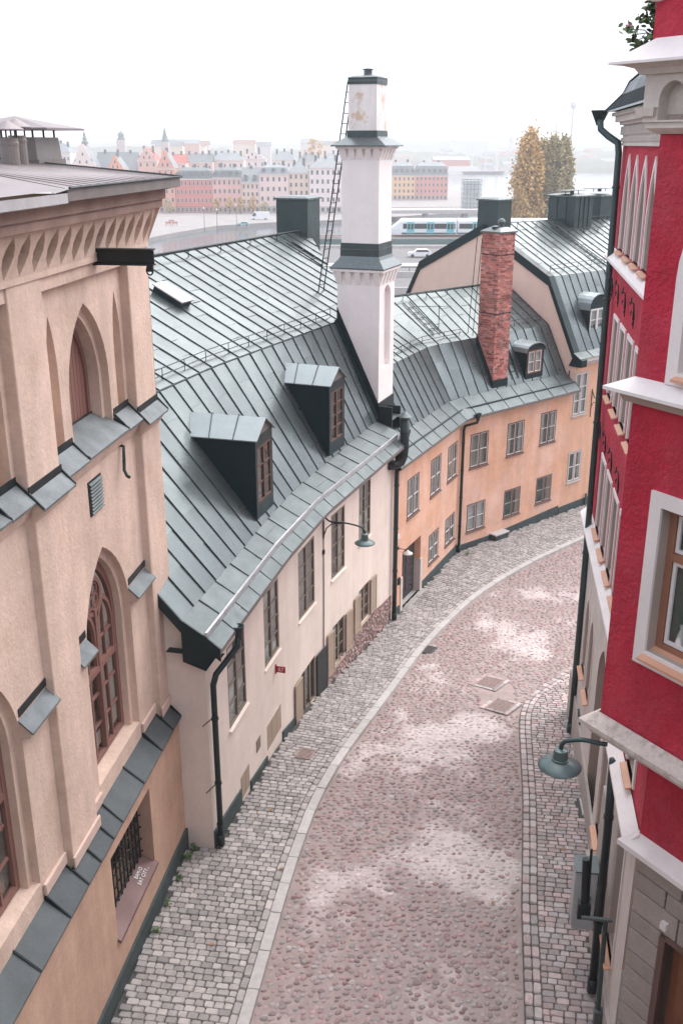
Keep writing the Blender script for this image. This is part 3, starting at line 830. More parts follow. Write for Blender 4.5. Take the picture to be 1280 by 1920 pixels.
# eaves apron sheets: inner gutter strip, silver upstand, drip strip
panels(roof, E1, E2, -.2, 14.6, .95, 3, m=M_zinc, seam=.02, name='gutter_sheet', sw=.009)
panels(roof, E0, E1, -.2, 14.4, .8, 3, m=M_zinc, seam=.015, name='drip_sheet', sw=.007)
mb = MB(); n = 50
for (L1_, L2_) in ((rl(-.125, 5.02), rl(-.175, 5.02)),):
    for i in range(n):
        a, b = lerp(-.22, 14.05, i / n), lerp(-.22, 14.05, (i + 1) / n); up = Vector((0, 0, .115))
        mb.hexa([L1_(a), L1_(b), L2_(b), L2_(a), L1_(a) + up, L1_(b) + up, L2_(b) + up, L2_(a) + up])
mb.build('gutter_upstand', mat('bright_zinc', (.62, .64, .66), metal=.7, rough=.35, var=.15, scale=4, bump=.05), roof)
mb = MB()
strip(mb, rl(-.42, 4.80), rl(-.42, 4.70), -.2, 14.05); strip(mb, rl(-.42, 4.70), rl(0, 4.70), -.2, 14.05)
mb.build('soffit', M_graysheet, roof)
# verge boards at the gable next to the gothic house
mb = MB(); V = [(.42, 4.80), (.14, 5.02), (-.34, 5.32), (-3.04, 8.38), (-7.2, 10.58)]
for (d0, z0), (d1, z1) in zip(V, V[1:]):
    mb.hexa([PC(-.24, d0, z0 - .24), PC(-.24, d1, z1 - .24), PC(-.2, d1, z1 - .24), PC(-.2, d0, z0 - .24), PC(-.24, d0, z0 + .03), PC(-.24, d1, z1 + .03), PC(-.2, d1, z1 + .03), PC(-.2, d0, z0 + .03)])
mb.face([PC(-.2, .42, 4.78), PC(-.2, -.36, 5.1), PC(-.2, -.36, 4.45), PC(-.2, .1, 4.3)])
mb.face([PC(-.2, .42, 4.62), PC(-.2, -.7, 4.62), PC(0, -.7, 4.62), PC(0, .42, 4.62)])
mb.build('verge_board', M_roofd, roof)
# break curb roll, ridge roll
mb = MB(); S = [lerp(-.2, 15.6, i / 30) for i in range(31)]
mb.tube([BK(s) + Vector((0, 0, .012)) for s in S], .022, 6); mb.build('curb_roll', M_roofd, roof)
mb = MB(); S = [lerp(-.2, VE, i / 30) for i in range(31)]
mb.tube([RG(s) + Vector((0, 0, .02)) for s in S], .045, 6); mb.build('ridge_roll', M_roofd, roof)
guard(roof, rl(lambda s: bkn(s) + .25, 8.52), 0.2, 14.9, 1.05, .26)
guard(roof, rl(lambda s: ridge_n(s) - .3, 10.42), 5.0, 20.8, 2.1, .24, two=False, name='ridge_rail', r=.018)
ladder(roof, rl(lambda s: ridge_n(s) - .6, 10.36)(19.2), rl(lambda s: ridge_n(s) - 2.0, 9.6)(19.2), .5, Vector((PC.e[2].x, PC.e[2].y, 0)), step=.45, name='roof_step', r=.028)
# skylight hatch on the upper slope
def up_pt(s, f, h=0.): 
    a, b = BK(s), RG(s); nr = (BK(s + .1) - BK(s)).cross(b - a).normalized(); nr = nr if nr.z > 0 else -nr
    return a.lerp(b, f) + nr * h
h0, h1, f0_, f1_ = 9.3, 9.85, .50, .69
mb = MB(); mb.hexa([up_pt(s, f, h) for h in (-.05, .17) for s, f in ((h0, f0_), (h1, f0_), (h1, f1_), (h0, f1_))])
sk = mb.build('roof_hatch', M_roofd, roof)
mb = MB(); mb.hexa([up_pt(s, f, h) for h in (.171, .21) for s, f in ((h0 - .04, f0_ - .01), (h1 + .04, f0_ - .01), (h1 + .04, f1_ + .01), (h0 - .04, f1_ + .01))])
mb.build('hatch_lid', mat('pale_pink_sheet', (.62, .55, .54), metal=.2, rough=.5, bump=0), roof)
# metal box chimney behind the ridge
def boxchim(parent, F, s0, s1, d0, d1, z0, z1, m=M_boxm, name='box_chimney', fins=0, cap=.07, mm=None):
    mb = MB(); mb.fbox(F, s0, s1, d0, d1, z0, z1 - .12); o = mb.build(name, m, parent)
    mb = MB(); k = cap
    mb.hexa([F(s0 - k, d0 - k, z1 - .12), F(s1 + k, d0 - k, z1 - .12), F(s1 + k, d1 + k, z1 - .12), F(s0 - k, d1 + k, z1 - .12), F(s0 - k, d0 - k, z1 - .06), F(s1 + k, d0 - k, z1 - .06), F(s1 + k, d1 + k, z1 - .06), F(s0 - k, d1 + k, z1 - .06)])
    mb.hexa([F(s0 - k, d0 - k, z1 - .059), F(s1 + k, d0 - k, z1 - .059), F(s1 + k, d1 + k, z1 - .059), F(s0 - k, d1 + k, z1 - .059), F(s0 + .15, d0 + .15, z1), F(s1 - .15, d0 + .15, z1), F(s1 - .15, d1 - .15, z1), F(s0 + .15, d1 - .15, z1)])
    attach_sub(mb.build('chimney_cap', mm or M_roof, None), o, parent)
    if fins:
        mb = MB()
        for i in range(fins):
            s = lerp(s0, s1, (i + 1) / (fins + 1)); mb.fbox(F, s - .012, s + .012, d1, d1 + .03, z0 + (z1 - z0) * .25, z1 - .14)
        for i in range(2):
            d = lerp(d0, d1, (i + 1) / 3); mb.fbox(F, s0 - .025, s0, d - .012, d + .012, z0 + .1, z1 - .14)
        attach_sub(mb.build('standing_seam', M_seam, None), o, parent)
    return o
def attach_sub(o, part, parent):
    # pieces go under the part unless that would be a fourth level
    lvl = 0; p = part
    while p.parent is not None: lvl += 1; p = p.parent
    attach(o, part if lvl <= 1 else part.parent)
boxchim(HC, PC.frame(21.5), 21.0, 22.2, -7.05, -5.77, 9.6, 11.85)

# ---- dormers
def dormer(F, sc, w_, zb, zw0, zw1, ze, za, nf, rn, m_in, cols=2, rows=3, arched=False, fm=M_framebr, sash=None, root=None, curtain=None, back=M_blind, roofm=M_dormroof):
    """F(s, d, z) local; front at d=-nf; rn(z) = depth of the main roof at height z"""
    h = w_ / 2; s0, s1 = sc - h, sc + h
    root_ = root
    mb = MB()
    # cheeks and front surround
    for s in (s0, s1):
        q = .03 if s == s0 else -.03
        mb.prism([F(s, -nf, zb - .1), F(s, -nf, ze), F(s, -rn(ze) - .15, ze), F(s, -rn(zb) - .1, zb - .1)], [F(s + q, -nf, zb - .1), F(s + q, -nf, ze), F(s + q, -rn(ze) - .15, ze), F(s + q, -rn(zb) - .1, zb - .1)])
    mb.fbox(F, s0 + .031, s1 - .031, -nf - .06, -nf, zb - .1, zw0)
    if not arched: mb.fbox(F, s0 + .031, s1 - .031, -nf - .06, -nf, zw1, ze + .02)
    mb.fbox(F, s0 + .031, s0 + .10, -nf - .06, -nf, zw0, zw1); mb.fbox(F, s1 - .10, s1 - .031, -nf - .06, -nf, zw0, zw1)
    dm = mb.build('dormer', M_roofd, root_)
    fr = window(dm, F, s0 + .10, s1 - .10, zw0, zw1, cols, rows, fm, d=-nf - .005, sash=sash, backing=back, back_d=.3, bar=.05, mull=.028, curtain=curtain)
    for ch in list(fr.children): attach(ch, dm)
    attach(fr, dm)
    ov = .07
    if not arched:
        mb = MB(); mb.prism([F(s0, -nf - .01, ze), F(s1, -nf - .01, ze), F(sc, -nf - .01, za - .03)], [F(s0, -nf - .05, ze), F(s1, -nf - .05, ze), F(sc, -nf - .05, za - .03)])
        mb.build('dormer_gable', M_graysheet, dm)
        for sa in (s0 - ov, s1 + ov):
            for k in range(3):
                f0, f1 = k / 3, (k + 1) / 3
                A0 = F(sa, -nf + ov, ze - .015); A1 = F(sa, -rn(ze) - .25, ze - .015); B0 = F(sc, -nf + ov, za); B1 = F(sc, -rn(za) - .25, za)
                a, b, c, d = A0.lerp(A1, f0), A0.lerp(A1, f1), B0.lerp(B1, f1), B0.lerp(B1, f0); z_ = Vector((0, 0, .025))
                mb = MB(); mb.hexa([a - z_, b - z_, c - z_, d - z_, a, b, c, d])
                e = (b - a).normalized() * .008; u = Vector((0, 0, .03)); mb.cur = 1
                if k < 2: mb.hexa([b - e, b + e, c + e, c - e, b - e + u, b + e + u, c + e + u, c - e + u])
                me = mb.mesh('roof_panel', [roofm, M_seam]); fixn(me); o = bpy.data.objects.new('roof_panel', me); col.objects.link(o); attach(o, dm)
    else:
        n = 10; mb = MB(); tp = []; rear = []
        for i in range(n + 1):
            t = math.pi * i / n; s = sc - (h + ov) * math.cos(t); z = ze + (za - ze) * math.sin(t) ** .8 if 0 < i < n else ze - .02
            tp.append((s, z))
        r0 = mb.pts([F(s, -nf + ov, z) for s, z in tp]); r1 = mb.pts([F(s, -rn(z) - .3, z) for s, z in tp])
        r2 = mb.pts([F(s, -nf + ov, z - .04) for s, z in tp]); r3 = mb.pts([F(s, -rn(z) - .3, z - .04) for s, z in tp])
        for i in range(n):
            mb.f += [(r0 + i, r0 + i + 1, r1 + i + 1, r1 + i), (r2 + i, r2 + i + 1, r3 + i + 1, r3 + i), (r0 + i, r0 + i + 1, r2 + i + 1, r2 + i)]; mb.m += [0, 0, 0]
        mb.build('dormer_roof', roofm, dm)
        mb = MB()
        for i in range(n):
            (sa, za_), (sb, zb_) = tp[i], tp[i + 1]
            sa = min(max(sa, s0 + .031), s1 - .031); sb = min(max(sb, s0 + .031), s1 - .031)
            mb.face([F(sa, -nf - .02, zw1 - .01), F(sb, -nf - .02, zw1 - .01), F(sb, -nf - .02, max(zb_ - .03, zw1)), F(sa, -nf - .02, max(za_ - .03, zw1))])
        mb.build('dormer_tympanum', M_roofd, dm)
    return dm
rnC = lambda z: .48 + (z - 5.32) * 2.05 / 3.06
dormer(PC.frame(5.36), 5.36, 1.14, 5.58, 5.83, 7.18, 7.42, 7.80, .46, rnC, M_framebr, 2, 3, root=HC)
dormer(PC.frame(10.74), 10.74, 1.16, 5.55, 5.80, 7.24, 7.48, 7.88, .57, lambda z: .60 + (z - 5.32) * 1.82 / 3.06, M_framebr, 2, 4, root=HC)

# ---- the tall white chimney on the party wall
FT = PC.frame(13.2)
TS, TN = 15.62, -1.48
KT = 1.03
def tz(z): return CAMZ + (z - CAMZ) * KT
def sq(hs, hd, z, cs=TS, cd=TN):
    z = tz(z); hs *= KT; hd *= KT
    return [FT(cs - hs, cd - hd, z), FT(cs + hs, cd - hd, z), FT(cs + hs, cd + hd, z), FT(cs - hs, cd + hd, z)]
mb = MB(); nich = [(15.28, 6.9), (15.98, 6.9), (15.98, 9.17)] + [(15.63 + .35 * math.cos(math.pi * k / 10), 9.17 + .35 * math.sin(math.pi * k / 10)) for k in range(1, 10)] + [(15.28, 9.17)]
hs, hd = .73, .705; d0 = TN + hd
mb.holed(FT, d0, rect(TS - hs, TS + hs, 4.6, 9.9), [nich], .16)
mb.face([FT(s, d0 - .16, z) for s, z in nich])
for A, B in (((TS - hs, d0), (TS - hs, TN - hd)), ((TS - hs, TN - hd), (TS + hs, TN - hd)), ((TS + hs, TN - hd), (TS + hs, d0))):
    mb.face([FT(*A, 4.6), FT(*B, 4.6), FT(*B, 9.9), FT(*A, 9.9)])
chim = mb.build('tower_chimney', M_tower, HC)
setp(chim, 'tall white stepped chimney with green metal skirts')
def corbels(z0, z1, hs, hd, out_, n, m=M_tower):
    zq0, zq1 = z0, z1
    mb = MB(); mb.prism(sq(hs + out_, hd + out_, z1), sq(hs + out_ * 1.12, hd + out_ * 1.12, z1 + .09))
    mb.prism(sq(hs - .01, hd - .01, z0 - .06), sq(hs - .01, hd - .01, z1))
    mb.build('cornice', m, chim); z0, z1, hs, hd = tz(z0), tz(z1), hs * KT, hd * KT
    for side in range(4):
        for k in range(n):
            f = (k + .5) / n; w_ = .11
            mb = MB()
            if side in (0, 2):
                c = lerp(TS - hs - out_ * .5, TS + hs + out_ * .5, f); d = TN + (hd if side == 0 else -hd); sg = 1 if side == 0 else -1
                A = [FT(c - w_, d - sg * .02, z0), FT(c + w_ - .03, d - sg * .02, z0), FT(c + w_ - .03, d - sg * .02, z1), FT(c - w_, d - sg * .02, z1)]
                mb.prism([FT(c - .085, d - sg * .03, z0), FT(c + .085, d - sg * .03, z0), FT(c + .085, d + sg * .012, z0), FT(c - .085, d + sg * .012, z0)], [FT(c - .085, d - sg * .03, z1 - .002), FT(c + .085, d - sg * .03, z1 - .002), FT(c + .085, d + sg * out_ * .92, z1 - .002), FT(c - .085, d + sg * out_ * .92, z1 - .002)])
            else:
                c = lerp(TN - hd - out_ * .5, TN + hd + out_ * .5, f); s = TS + (hs if side == 1 else -hs); sg = 1 if side == 1 else -1
                mb.prism([FT(s - sg * .03, c - .085, z0), FT(s - sg * .03, c + .085, z0), FT(s + sg * .012, c + .085, z0), FT(s + sg * .012, c - .085, z0)], [FT(s - sg * .03, c - .085, z1 - .002), FT(s - sg * .03, c + .085, z1 - .002), FT(s + sg * out_ * .92, c + .085, z1 - .002), FT(s + sg * out_ * .92, c - .085, z1 - .002)])
            mb.build('corbel', m, chim)
def skirt(z0, z1, z2, z3, hs0, hd0, hs1, hd1):
    mb = MB(); mb.prism(sq(hs0, hd0, z0 - .035), sq(hs0, hd0, z0), caps=True)
    mb.prism(sq(hs0, hd0, z0 + .001), sq(hs1 + .07, hd1 + .07, z1), caps=False); mb.prism(sq(hs1 + .07, hd1 + .07, z1), sq(hs1 + .025, hd1 + .025, z2), caps=False)
    mb.build('metal_skirt', M_roof, chim)
    mb = MB(); mb.prism(sq(hs1 + .028, hd1 + .028, z2), sq(hs1 + .022, hd1 + .022, z3)); mb.build('metal_collar', M_boxm, chim)
corbels(9.70, 10.08, .71, .685, .15, 5)
skirt(10.19, 10.42, 10.52, 10.70, .88, .86, .60, .59)
mb = MB(); mb.prism(sq(.635, .625, 10.705), sq(.635, .625, 10.74)); mb.build('metal_band', M_zinc, chim)
mb = MB(); mb.prism(sq(.62, .61, 10.741), sq(.615, .605, 10.90)); mb.build('metal_collar', M_boxm, chim)
mb = MB(); mb.prism(sq(.60, .59, 10.6), sq(.585, .575, 13.4)); mb.build('chimney_shaft', M_tower, chim)
corbels(13.26, 13.56, .585, .575, .14, 5)
skirt(13.66, 13.87, 13.90, 14.06, .84, .84, .455, .44)
mb = MB(); mb.prism(sq(.45, .435, 13.9), sq(.44, .425, 15.33)); mb.build('chimney_shaft', M_towertop, chim)
mb = MB(); mb.prism(sq(.455, .44, 15.30), sq(.455, .44, 15.37)); mb.prism(sq(.46, .445, 15.42), sq(.46, .445, 15.48)); mb.build('metal_collar', M_boxm, chim)
mb = MB(); mb.prism(sq(.462, .447, 15.371), sq(.462, .447, 15.419)); mb.prism(sq(.48, .465, 15.481), sq(.30, .29, 15.54)); mb.build('metal_band', M_zinc, chim)
mb = MB(); c = FT(TS, TN, 0); mb.lathe((c.x, c.y, 15.56), [(.13, 0), (.13, .05), (.125, .06), (.125, .19), (.17, .2), (.17, .215), (.05, .25)], 16); mb.build('flue_cowl', M_zinc, chim)
# dark flashing where the chimney meets the roof slope, box gutter at its foot
mb = MB(); s = TS - .73
mb.prism([FT(s - .03, -.72, 5.2), FT(s - .03, -2.19, 8.35), FT(s - .03, -2.19, 8.86), FT(s - .03, -.72, 5.74)], [FT(s - .004, -.72, 5.2), FT(s - .004, -2.19, 8.35), FT(s - .004, -2.19, 8.86), FT(s - .004, -.72, 5.74)])
mb.prism([FT(s - .24, -.74, 5.36), FT(s - .24, -2.19, 8.42), FT(s, -2.19, 8.42), FT(s, -.74, 5.36)], [FT(s - .24, -.74, 5.40), FT(s - .24, -2.19, 8.46), FT(s, -2.19, 8.46), FT(s, -.74, 5.40)])
mb.build('flashing', M_roofd, chim)
mb = MB(); mb.fbox(FT, 14.89, 16.38, -.775, -.74, 4.9, 5.85); mb.fbox(FT, 14.89, 14.94, -.74, -.30, 4.85, 5.75); mb.fbox(FT, 15.75, 15.8, -.74, -.30, 4.85, 5.6); mb.fbox(FT, 14.95, 16.3, -.74, -.35, 4.85, 4.9); mb.build('box_gutter', M_pipe, HC)
mb = MB(); mb.fbox(FT, 14.96, 15.74, -.55, -.30, 5.3, 5.33); mb.build('gutter_lid', M_zinc, HC)
# ladder leaning against the back of the chimney
ladder(HC, FT(16.6, -3.45, 9.0), FT(15.6, -2.02, 15.45), .34, FT(1, 0, 0) - FT(0, -.15, 0), r=.02, name='chimney_ladder')

# ---- pipes
def downpipe(root, pts, r=.055, m=M_pipe, name='downpipe', brackets=(), F=None, shoe=True):
    mb = MB(); mb.tube(pts, r, 10)
    a = Vector(pts[-1]); b = Vector(pts[-2])
    if shoe: mb.tube([a + Vector((0, 0, .28)), a + Vector((0, 0, .02))], r * 1.25, 10)
    o = mb.build(name, m, root, smooth=True)
    for p in brackets:
        mb = MB(); p = Vector(p); mb.tube([p - Vector((0, 0, .025)), p + Vector((0, 0, .025))], r * 1.22, 10); mb.build('pipe_clamp', m, o)
    return o
def hopper(root, c, r0, r1, h, m=M_pipe):
    mb = MB(); mb.lathe(c, [(r0, -h), (r0 * 1.05, -h * .75), (r1, 0), (r1 * 1.06, .01), (r1 * 1.06, .04), (r1 * .9, .04), (r0 * .8, -.02)], 14); mb.build('hopper', m, root)
z0 = g(16.9) + SWZ
downpipe(HC, [PC(.75, .44, 4.72), PC(.72, .42, 4.40), PC(.16, .16, 4.05), PC(.08, .12, 3.85), PC(.08, .12, z0 + .03)], .062, brackets=[PC(.08, .12, z) for z in (3.1, 1.6, .6)])
hopper(HC, PC(.75, .44, 4.8), .065, .11, .25)
mb = MB()
for z in (3.15, 1.62): mb.tube([PC(-.35, .03, z + .02), PC(.08, .12, z)], .012, 5)
mb.build('pipe_bracket', M_iron, HC)
zp = g(30.3) + SWZ
downpipe(HC, [PC(14.18, .14, 4.85), PC(14.18, .14, zp + .02)], .07, brackets=[PC(14.18, .14, z) for z in (3.4, 1.9, .4)])
# flue pipe with a conical cap
mb = MB(); pts = [PC(13.72, .0, 4.18), PC(13.84, .16, 4.16), PC(14.02, .30, 4.22), PC(14.1, .36, 4.42), PC(14.12, .38, 4.7), PC(14.12, .38, 5.62)]
mb.tube(pts, .145, 14); fl = mb.build('flue_pipe', M_pipe, HC, smooth=True)
c = PC(14.12, .38, 5.62); mb = MB(); mb.lathe(c, [(.12, 0), (.12, .09), (.23, .1), (.02, .25)], 14); mb.build('flue_cap', M_zinc, fl)
for q in (4.75, 5.2):
    mb = MB(); mb.tube([PC(14.12, .38, q - .02), PC(14.12, .38, q + .02)], .152, 14); mb.build('pipe_clamp', M_pipe, fl)
downpipe(HC, [PC(14.55, .34, 5.05), PC(14.52, .32, 4.75), PC(14.42, .2, 4.55), PC(14.22, .15, 4.42)], .06, shoe=False); hopper(HC, PC(14.55, .34, 5.12), .065, .10, .2)
# surface cable
mb = MB(); mb.tube([PC(8.23, .02, 4.55), PC(8.22, .02, 2.2), PC(8.19, .02, .5)], .014, 5); mb.build('cable', M_iron, HC)
mb = MB(); mb.fbox(PC.frame(8.22), 8.18, 8.26, .0, .05, 3.3, 3.42); mb.build('junction_box', M_iron, HC)

# ================================================================== wall lamps
def wall_lamp(label, base, outv, reach, drop, r_sh, name='wall_lamp', bracket=True, up0=.16, thick=.022, m_arm=M_iron):
    b = Vector(base); o = Vector((outv[0], outv[1], 0)).normalized(); Z = Vector((0, 0, 1))
    root = thing(name, label, 'lamp', b, None)
    mb = MB(); P = [b + o * .02 + Z * up0, b + o * (reach * .08) + Z * (up0 * .35), b + o * (reach * .22), b + o * (reach * .55) + Z * .02, b + o * (reach * .8) - Z * .01, b + o * (reach * .94) - Z * (drop * .3), b + o * reach - Z * (drop * .75), b + o * reach - Z * drop]
    Q = []
    for i in range(len(P) - 1):
        for t in range(4):
            p0, p1, p2, p3 = P[max(i - 1, 0)], P[i], P[i + 1], P[min(i + 2, len(P) - 1)]; u = t / 4
            Q.append(.5 * ((2 * p1) + (p2 - p0) * u + (2 * p0 - 5 * p1 + 4 * p2 - p3) * u * u + (3 * p1 - p0 - 3 * p2 + p3) * u ** 3))
    Q.append(P[-1]); mb.tube(Q, thick, 8); mb.build('arm', m_arm, root, smooth=True)
    if bracket:
        mb = MB(); mb.tube([b + o * .02 + Z * (up0 + .08), b + o * .02 - Z * .5], thick * .8, 6); mb.build('wall_rod', m_arm, root)
        mb = MB(); mb.tube([b + o * .02 - Z * .42, b + o * .1 - Z * .2, b + o * (reach * .2) - Z * .06, b + o * (reach * .45)], thick * .7, 6); mb.build('brace', m_arm, root)
    c = b + o * reach - Z * drop
    mb = MB(); mb.lathe(c, [(.03, 0), (r_sh * .30, -.02), (r_sh * .34, -.08), (r_sh * .36, -.15), (r_sh * .40, -.155), (r_sh * .40, -.175), (r_sh * .32, -.18)], 20); mb.build('lamp_housing', M_lamp, root, smooth=False)
    mb = MB(); n = 28; pr = [(r_sh * .33, -.175), (r_sh * .55, -.20), (r_sh * .8, -.235), (r_sh, -.275), (r_sh, -.283), (r_sh * .78, -.25), (r_sh * .5, -.215), (r_sh * .3, -.19)]
    rings = [mb.pts([(c.x + r_ * math.cos(2 * math.pi * k / n), c.y + r_ * math.sin(2 * math.pi * k / n), c.z + z) for k in range(n)]) for r_, z in pr]
    for a, b2 in zip(rings, rings[1:]):
        for k in range(n): j = (k + 1) % n; mb.f.append((a + k, a + j, b2 + j, b2 + k)); mb.m.append(0)
    mb.build('lamp_shade', M_lamp, root, smooth=True)
    mb = MB(); mb.lathe(c, [(.05, -.3), (.07, -.27), (.08, -.22), (.05, -.19)], 12); mb.build('bulb', M_framew, root, smooth=True)
    return root
n_ = PC.out(8.25)
wall_lamp('grey metal wall lamp on curved arm over the cream house windows', PC(8.25, 0, 4.25), (n_.x - .0, n_.y), 1.18, .20, .27, up0=.22)

# red plate standing out from the wall
F = PC.frame(4.5); rs = thing('wall_sign', 'small red sign reading 0,7 sticking out from cream wall', 'sign', PC(4.5, 0, 1.78))
mb = MB(); mb.fbox(F, 4.49, 4.51, .03, .25, 1.70, 1.86); mb.build('plate', M_signred, rs)
mb = MB(); mb.fbox(F, 4.485, 4.515, .0, .03, 1.66, 1.90); mb.build('mount', M_signred, rs)
textmesh('0,7', .13, lambda x, y, h: F(4.49 - h * .5, .14 + x * .85, 1.78 + y), M_text, rs)

# ================================================================== orange house
HO = thing('orange_house', 'orange plastered house bending with the street, red brick chimney on roof', 'house', PO(6, -2, -1.6))
S3 = LA + 6.95                                     # where the next house begins
upO = [(1.15, 2.25, 1.73, 3.12), (3.4, 4.44, 1.8, 3.18), (5.2, 6.26, 1.82, 3.18), (LA + .56, LA + 1.61, 1.83, 3.19), (LA + 2.76, LA + 3.8, 1.87, 3.23), (LA + 4.87, LA + 5.9, 1.94, 3.29)]
loO = [(3.42, 4.44, -.84, .3), (5.2, 6.26, -.78, .32), (LA + .54, LA + 1.61, -.85, .32), (LA + 2.79, LA + 3.82, -.79, .39), (LA + 4.87, LA + 5.9, -.68, .48)]
door = (.82, 2.58, -1.52, .64)
mb = MB(); zbO = lambda s: -2.0
grid_wall(mb, PO, 0, S3, zbO, 4.05, upO + loO + [door], .08)
mb.face([PO(0, 0, -2), PO(0, -8, -2), PO(0, -8, 6), PO(0, -1.5, 6.4), PO(0, 0, 4)])
mb.build('wall', M_orange, HO)
for i, wv in enumerate(upO):
    F = PO.frame((wv[0] + wv[1]) / 2)
    window(HO, F, *wv, 2, 2, M_framebr, d=.012, sash=M_framew, backing=M_blind, back_d=.14 if i < 4 else .3, sill=M_framebr, bar=.045, mull=.018,
           curtain=[(0, .5, 0, 1), (.5, 1, 0, 1)] if i < 3 else ([(0, .28, 0, 1), (.72, 1, 0, 1)] if i > 3 else None))
for i, wv in enumerate(loO):
    F = PO.frame((wv[0] + wv[1]) / 2)
    window(HO, F, *wv, 2, 2, M_framebr, d=.012, sash=M_framew if i < 3 else M_frameg, backing=M_teal if i > 2 else M_curtain, back_d=.35 if i > 2 else .1, sill=M_framebr, bar=.045, mull=.018,
           curtain=[(0, .5, 0, 1), (.5, 1, 0, 1)] if i < 3 else None)
# recessed plank door with stone jambs
F = PO.frame(1.7); a, b, z0, z1 = door
mb = MB()
for s, q in ((a, .001), (b, -.001)): mb.face([F(s, -.08, z0 - .2), F(s, -.27, z0 - .2), F(s, -.27, z1), F(s, -.08, z1)])
mb.face([F(a, -.08, z1), F(b, -.08, z1), F(b, -.27, z1), F(a, -.27, z1)])
mb.build('door_reveal', M_orange, HO)
mb = MB(); mb.fbox(F, b - .03, b + .16, -.25, .03, z0 - .1, z0 + 1.25); mb.build('door_jamb', M_stone, HO)
mb = MB(); mb.fbox(F, a - .14, a + .03, -.25, .03, z0 - .1, z0 + 1.25); mb.build('door_jamb', M_stone, HO)
mb = MB(); mb.fbox(F, a - .2, b + .25, -.26, .22, z0 - .3, z0 + .0); bevel_edges(mb.build('door_step', M_kerb, HO), .02)
for k in range(2):
    u0, u1 = lerp(a + .03, b - .03, k / 2) + .006, lerp(a + .03, b - .03, (k + 1) / 2) - .006
    mb = MB(); mb.fbox(F, u0, u1, -.27, -.23, z0 + .03, z1 - .02); dl = mb.build('door', M_door, HO)
    for j in range(9):                     # diagonal boarding
        mb = MB(); q0 = lerp(z0 + .05, z1 - .3, j / 9); q1 = lerp(z0 + .05, z1 - .3, (j + 1) / 9); dz = .26 if k == 0 else -.26; lo = z0 + .05 + (.0 if dz > 0 else .26)
        q0 += (0 if dz > 0 else .26); q1 += (0 if dz > 0 else .26)
        mb.hexa([F(u0 + .04, -.23, q0 + .008), F(u1 - .04, -.23, q0 + dz + .008), F(u1 - .04, -.215, q0 + dz + .008), F(u0 + .04, -.215, q0 + .008), F(u0 + .04, -.23, q1 - .008), F(u1 - .04, -.23, q1 + dz - .008), F(u1 - .04, -.215, q1 + dz - .008), F(u0 + .04, -.215, q1 - .008)])
        mb.build('plank', M_door, dl)
    if k == 0:
        mb = MB(); mb.tube([F(u0 + .12, -.21, -.55), F(u0 + .12, -.16, -.55), F(u0 + .12, -.16, -.45)], .015, 6); mb.build('handle', M_zinc, dl)
# plinth
def plin(root, s0, s1, h0, h1, n=5, d=.04):
    mb = MB()
    for k in range(n):
        x0, x1 = lerp(s0, s1, k / n), lerp(s0, s1, (k + 1) / n); t0, t1 = lerp(h0, h1, k / n), lerp(h0, h1, (k + 1) / n)
        mb.hexa([PO(x0, 0, -1.9), PO(x1, 0, -1.9), PO(x1, d, -1.9), PO(x0, d, -1.9), PO(x0, 0, t0), PO(x1, 0, t1), PO(x1, d - .01, t1 - .02), PO(x0, d - .01, t0 - .02)])
    mb.build('plinth', M_plinth, root)
plin(HO, .05, .6, -1.22, -1.24, 2); plin(HO, 2.85, LA, -1.24, -1.2); plin(HO, LA, LA + 2.0, -1.28, -1.33); plin(HO, LA + 2.85, LA + 6.5, -1.3, -1.12)
mb = MB(); mb.fbox(PO.frame(LA + 2.4), LA + 2.0, LA + 2.82, -.02, .34, -1.9, -1.30); bevel_edges(mb.build('stone_block', M_plinth, HO), .03)
mb = MB(); mb.fbox(PO.frame(LA + 2.4), LA + 1.98, LA + 2.84, -.02, .37, -1.299, -1.25); bevel_edges(mb.build('block_cap', M_kerb, HO), .012)
# name plate, entry phone, pipes
mb = MB(); mb.fbox(PO.frame(.25), .08, .48, .01, .03, 1.28, 1.46); mb.build('street_plate', M_framew, HO)
mb = MB(); mb.fbox(PO.frame(.5), .43, .57, .0, .06, -.42, -.18); mb.build('entry_phone', M_iron, HO)
mb = MB(); mb.fbox(PO.frame(.5), .46, .54, .06, .066, -.28, -.22); mb.build('phone_button', M_zinc, HO)
zp = -1.6 + SWZ
downpipe(HO, [PO(LA + .42, .42, 4.06), PO(LA + .40, .40, 3.78), PO(LA + .02, .14, 3.66), PO(LA - .02, .12, 3.5), PO(LA - .02, .12, zp + .02)], .058, brackets=[PO(LA - .02, .12, z) for z in (3.0, 1.9, .8, -.4)])
hopper(HO, PO(LA + .42, .42, 4.1), .06, .12, .24)
wl = thing('door_lamp', 'little white-shaded lamp beside the plank door of orange house', 'lamp', PO(.4, 0, .92))
n_ = PO.out(.4); o3 = Vector((n_.x, n_.y, 0)); b0 = PO(.4, 0, .95)
mb = MB(); mb.tube([b0, b0 + o3 * .3, b0 + o3 * .36 - Vector((0, 0, .03))], .012, 6); mb.build('arm', M_iron, wl)
mb = MB(); mb.fbox(PO.frame(.4), .36, .44, 0, .03, .9, 1.0); mb.build('wall_plate', M_iron, wl)
mb = MB(); mb.lathe(b0 + o3 * .36 - Vector((0, 0, .1)), [(.17, -.03), (.17, -.02), (.05, .05), (.03, .09)], 18); mb.build('lamp_shade', M_framew, wl, smooth=True)

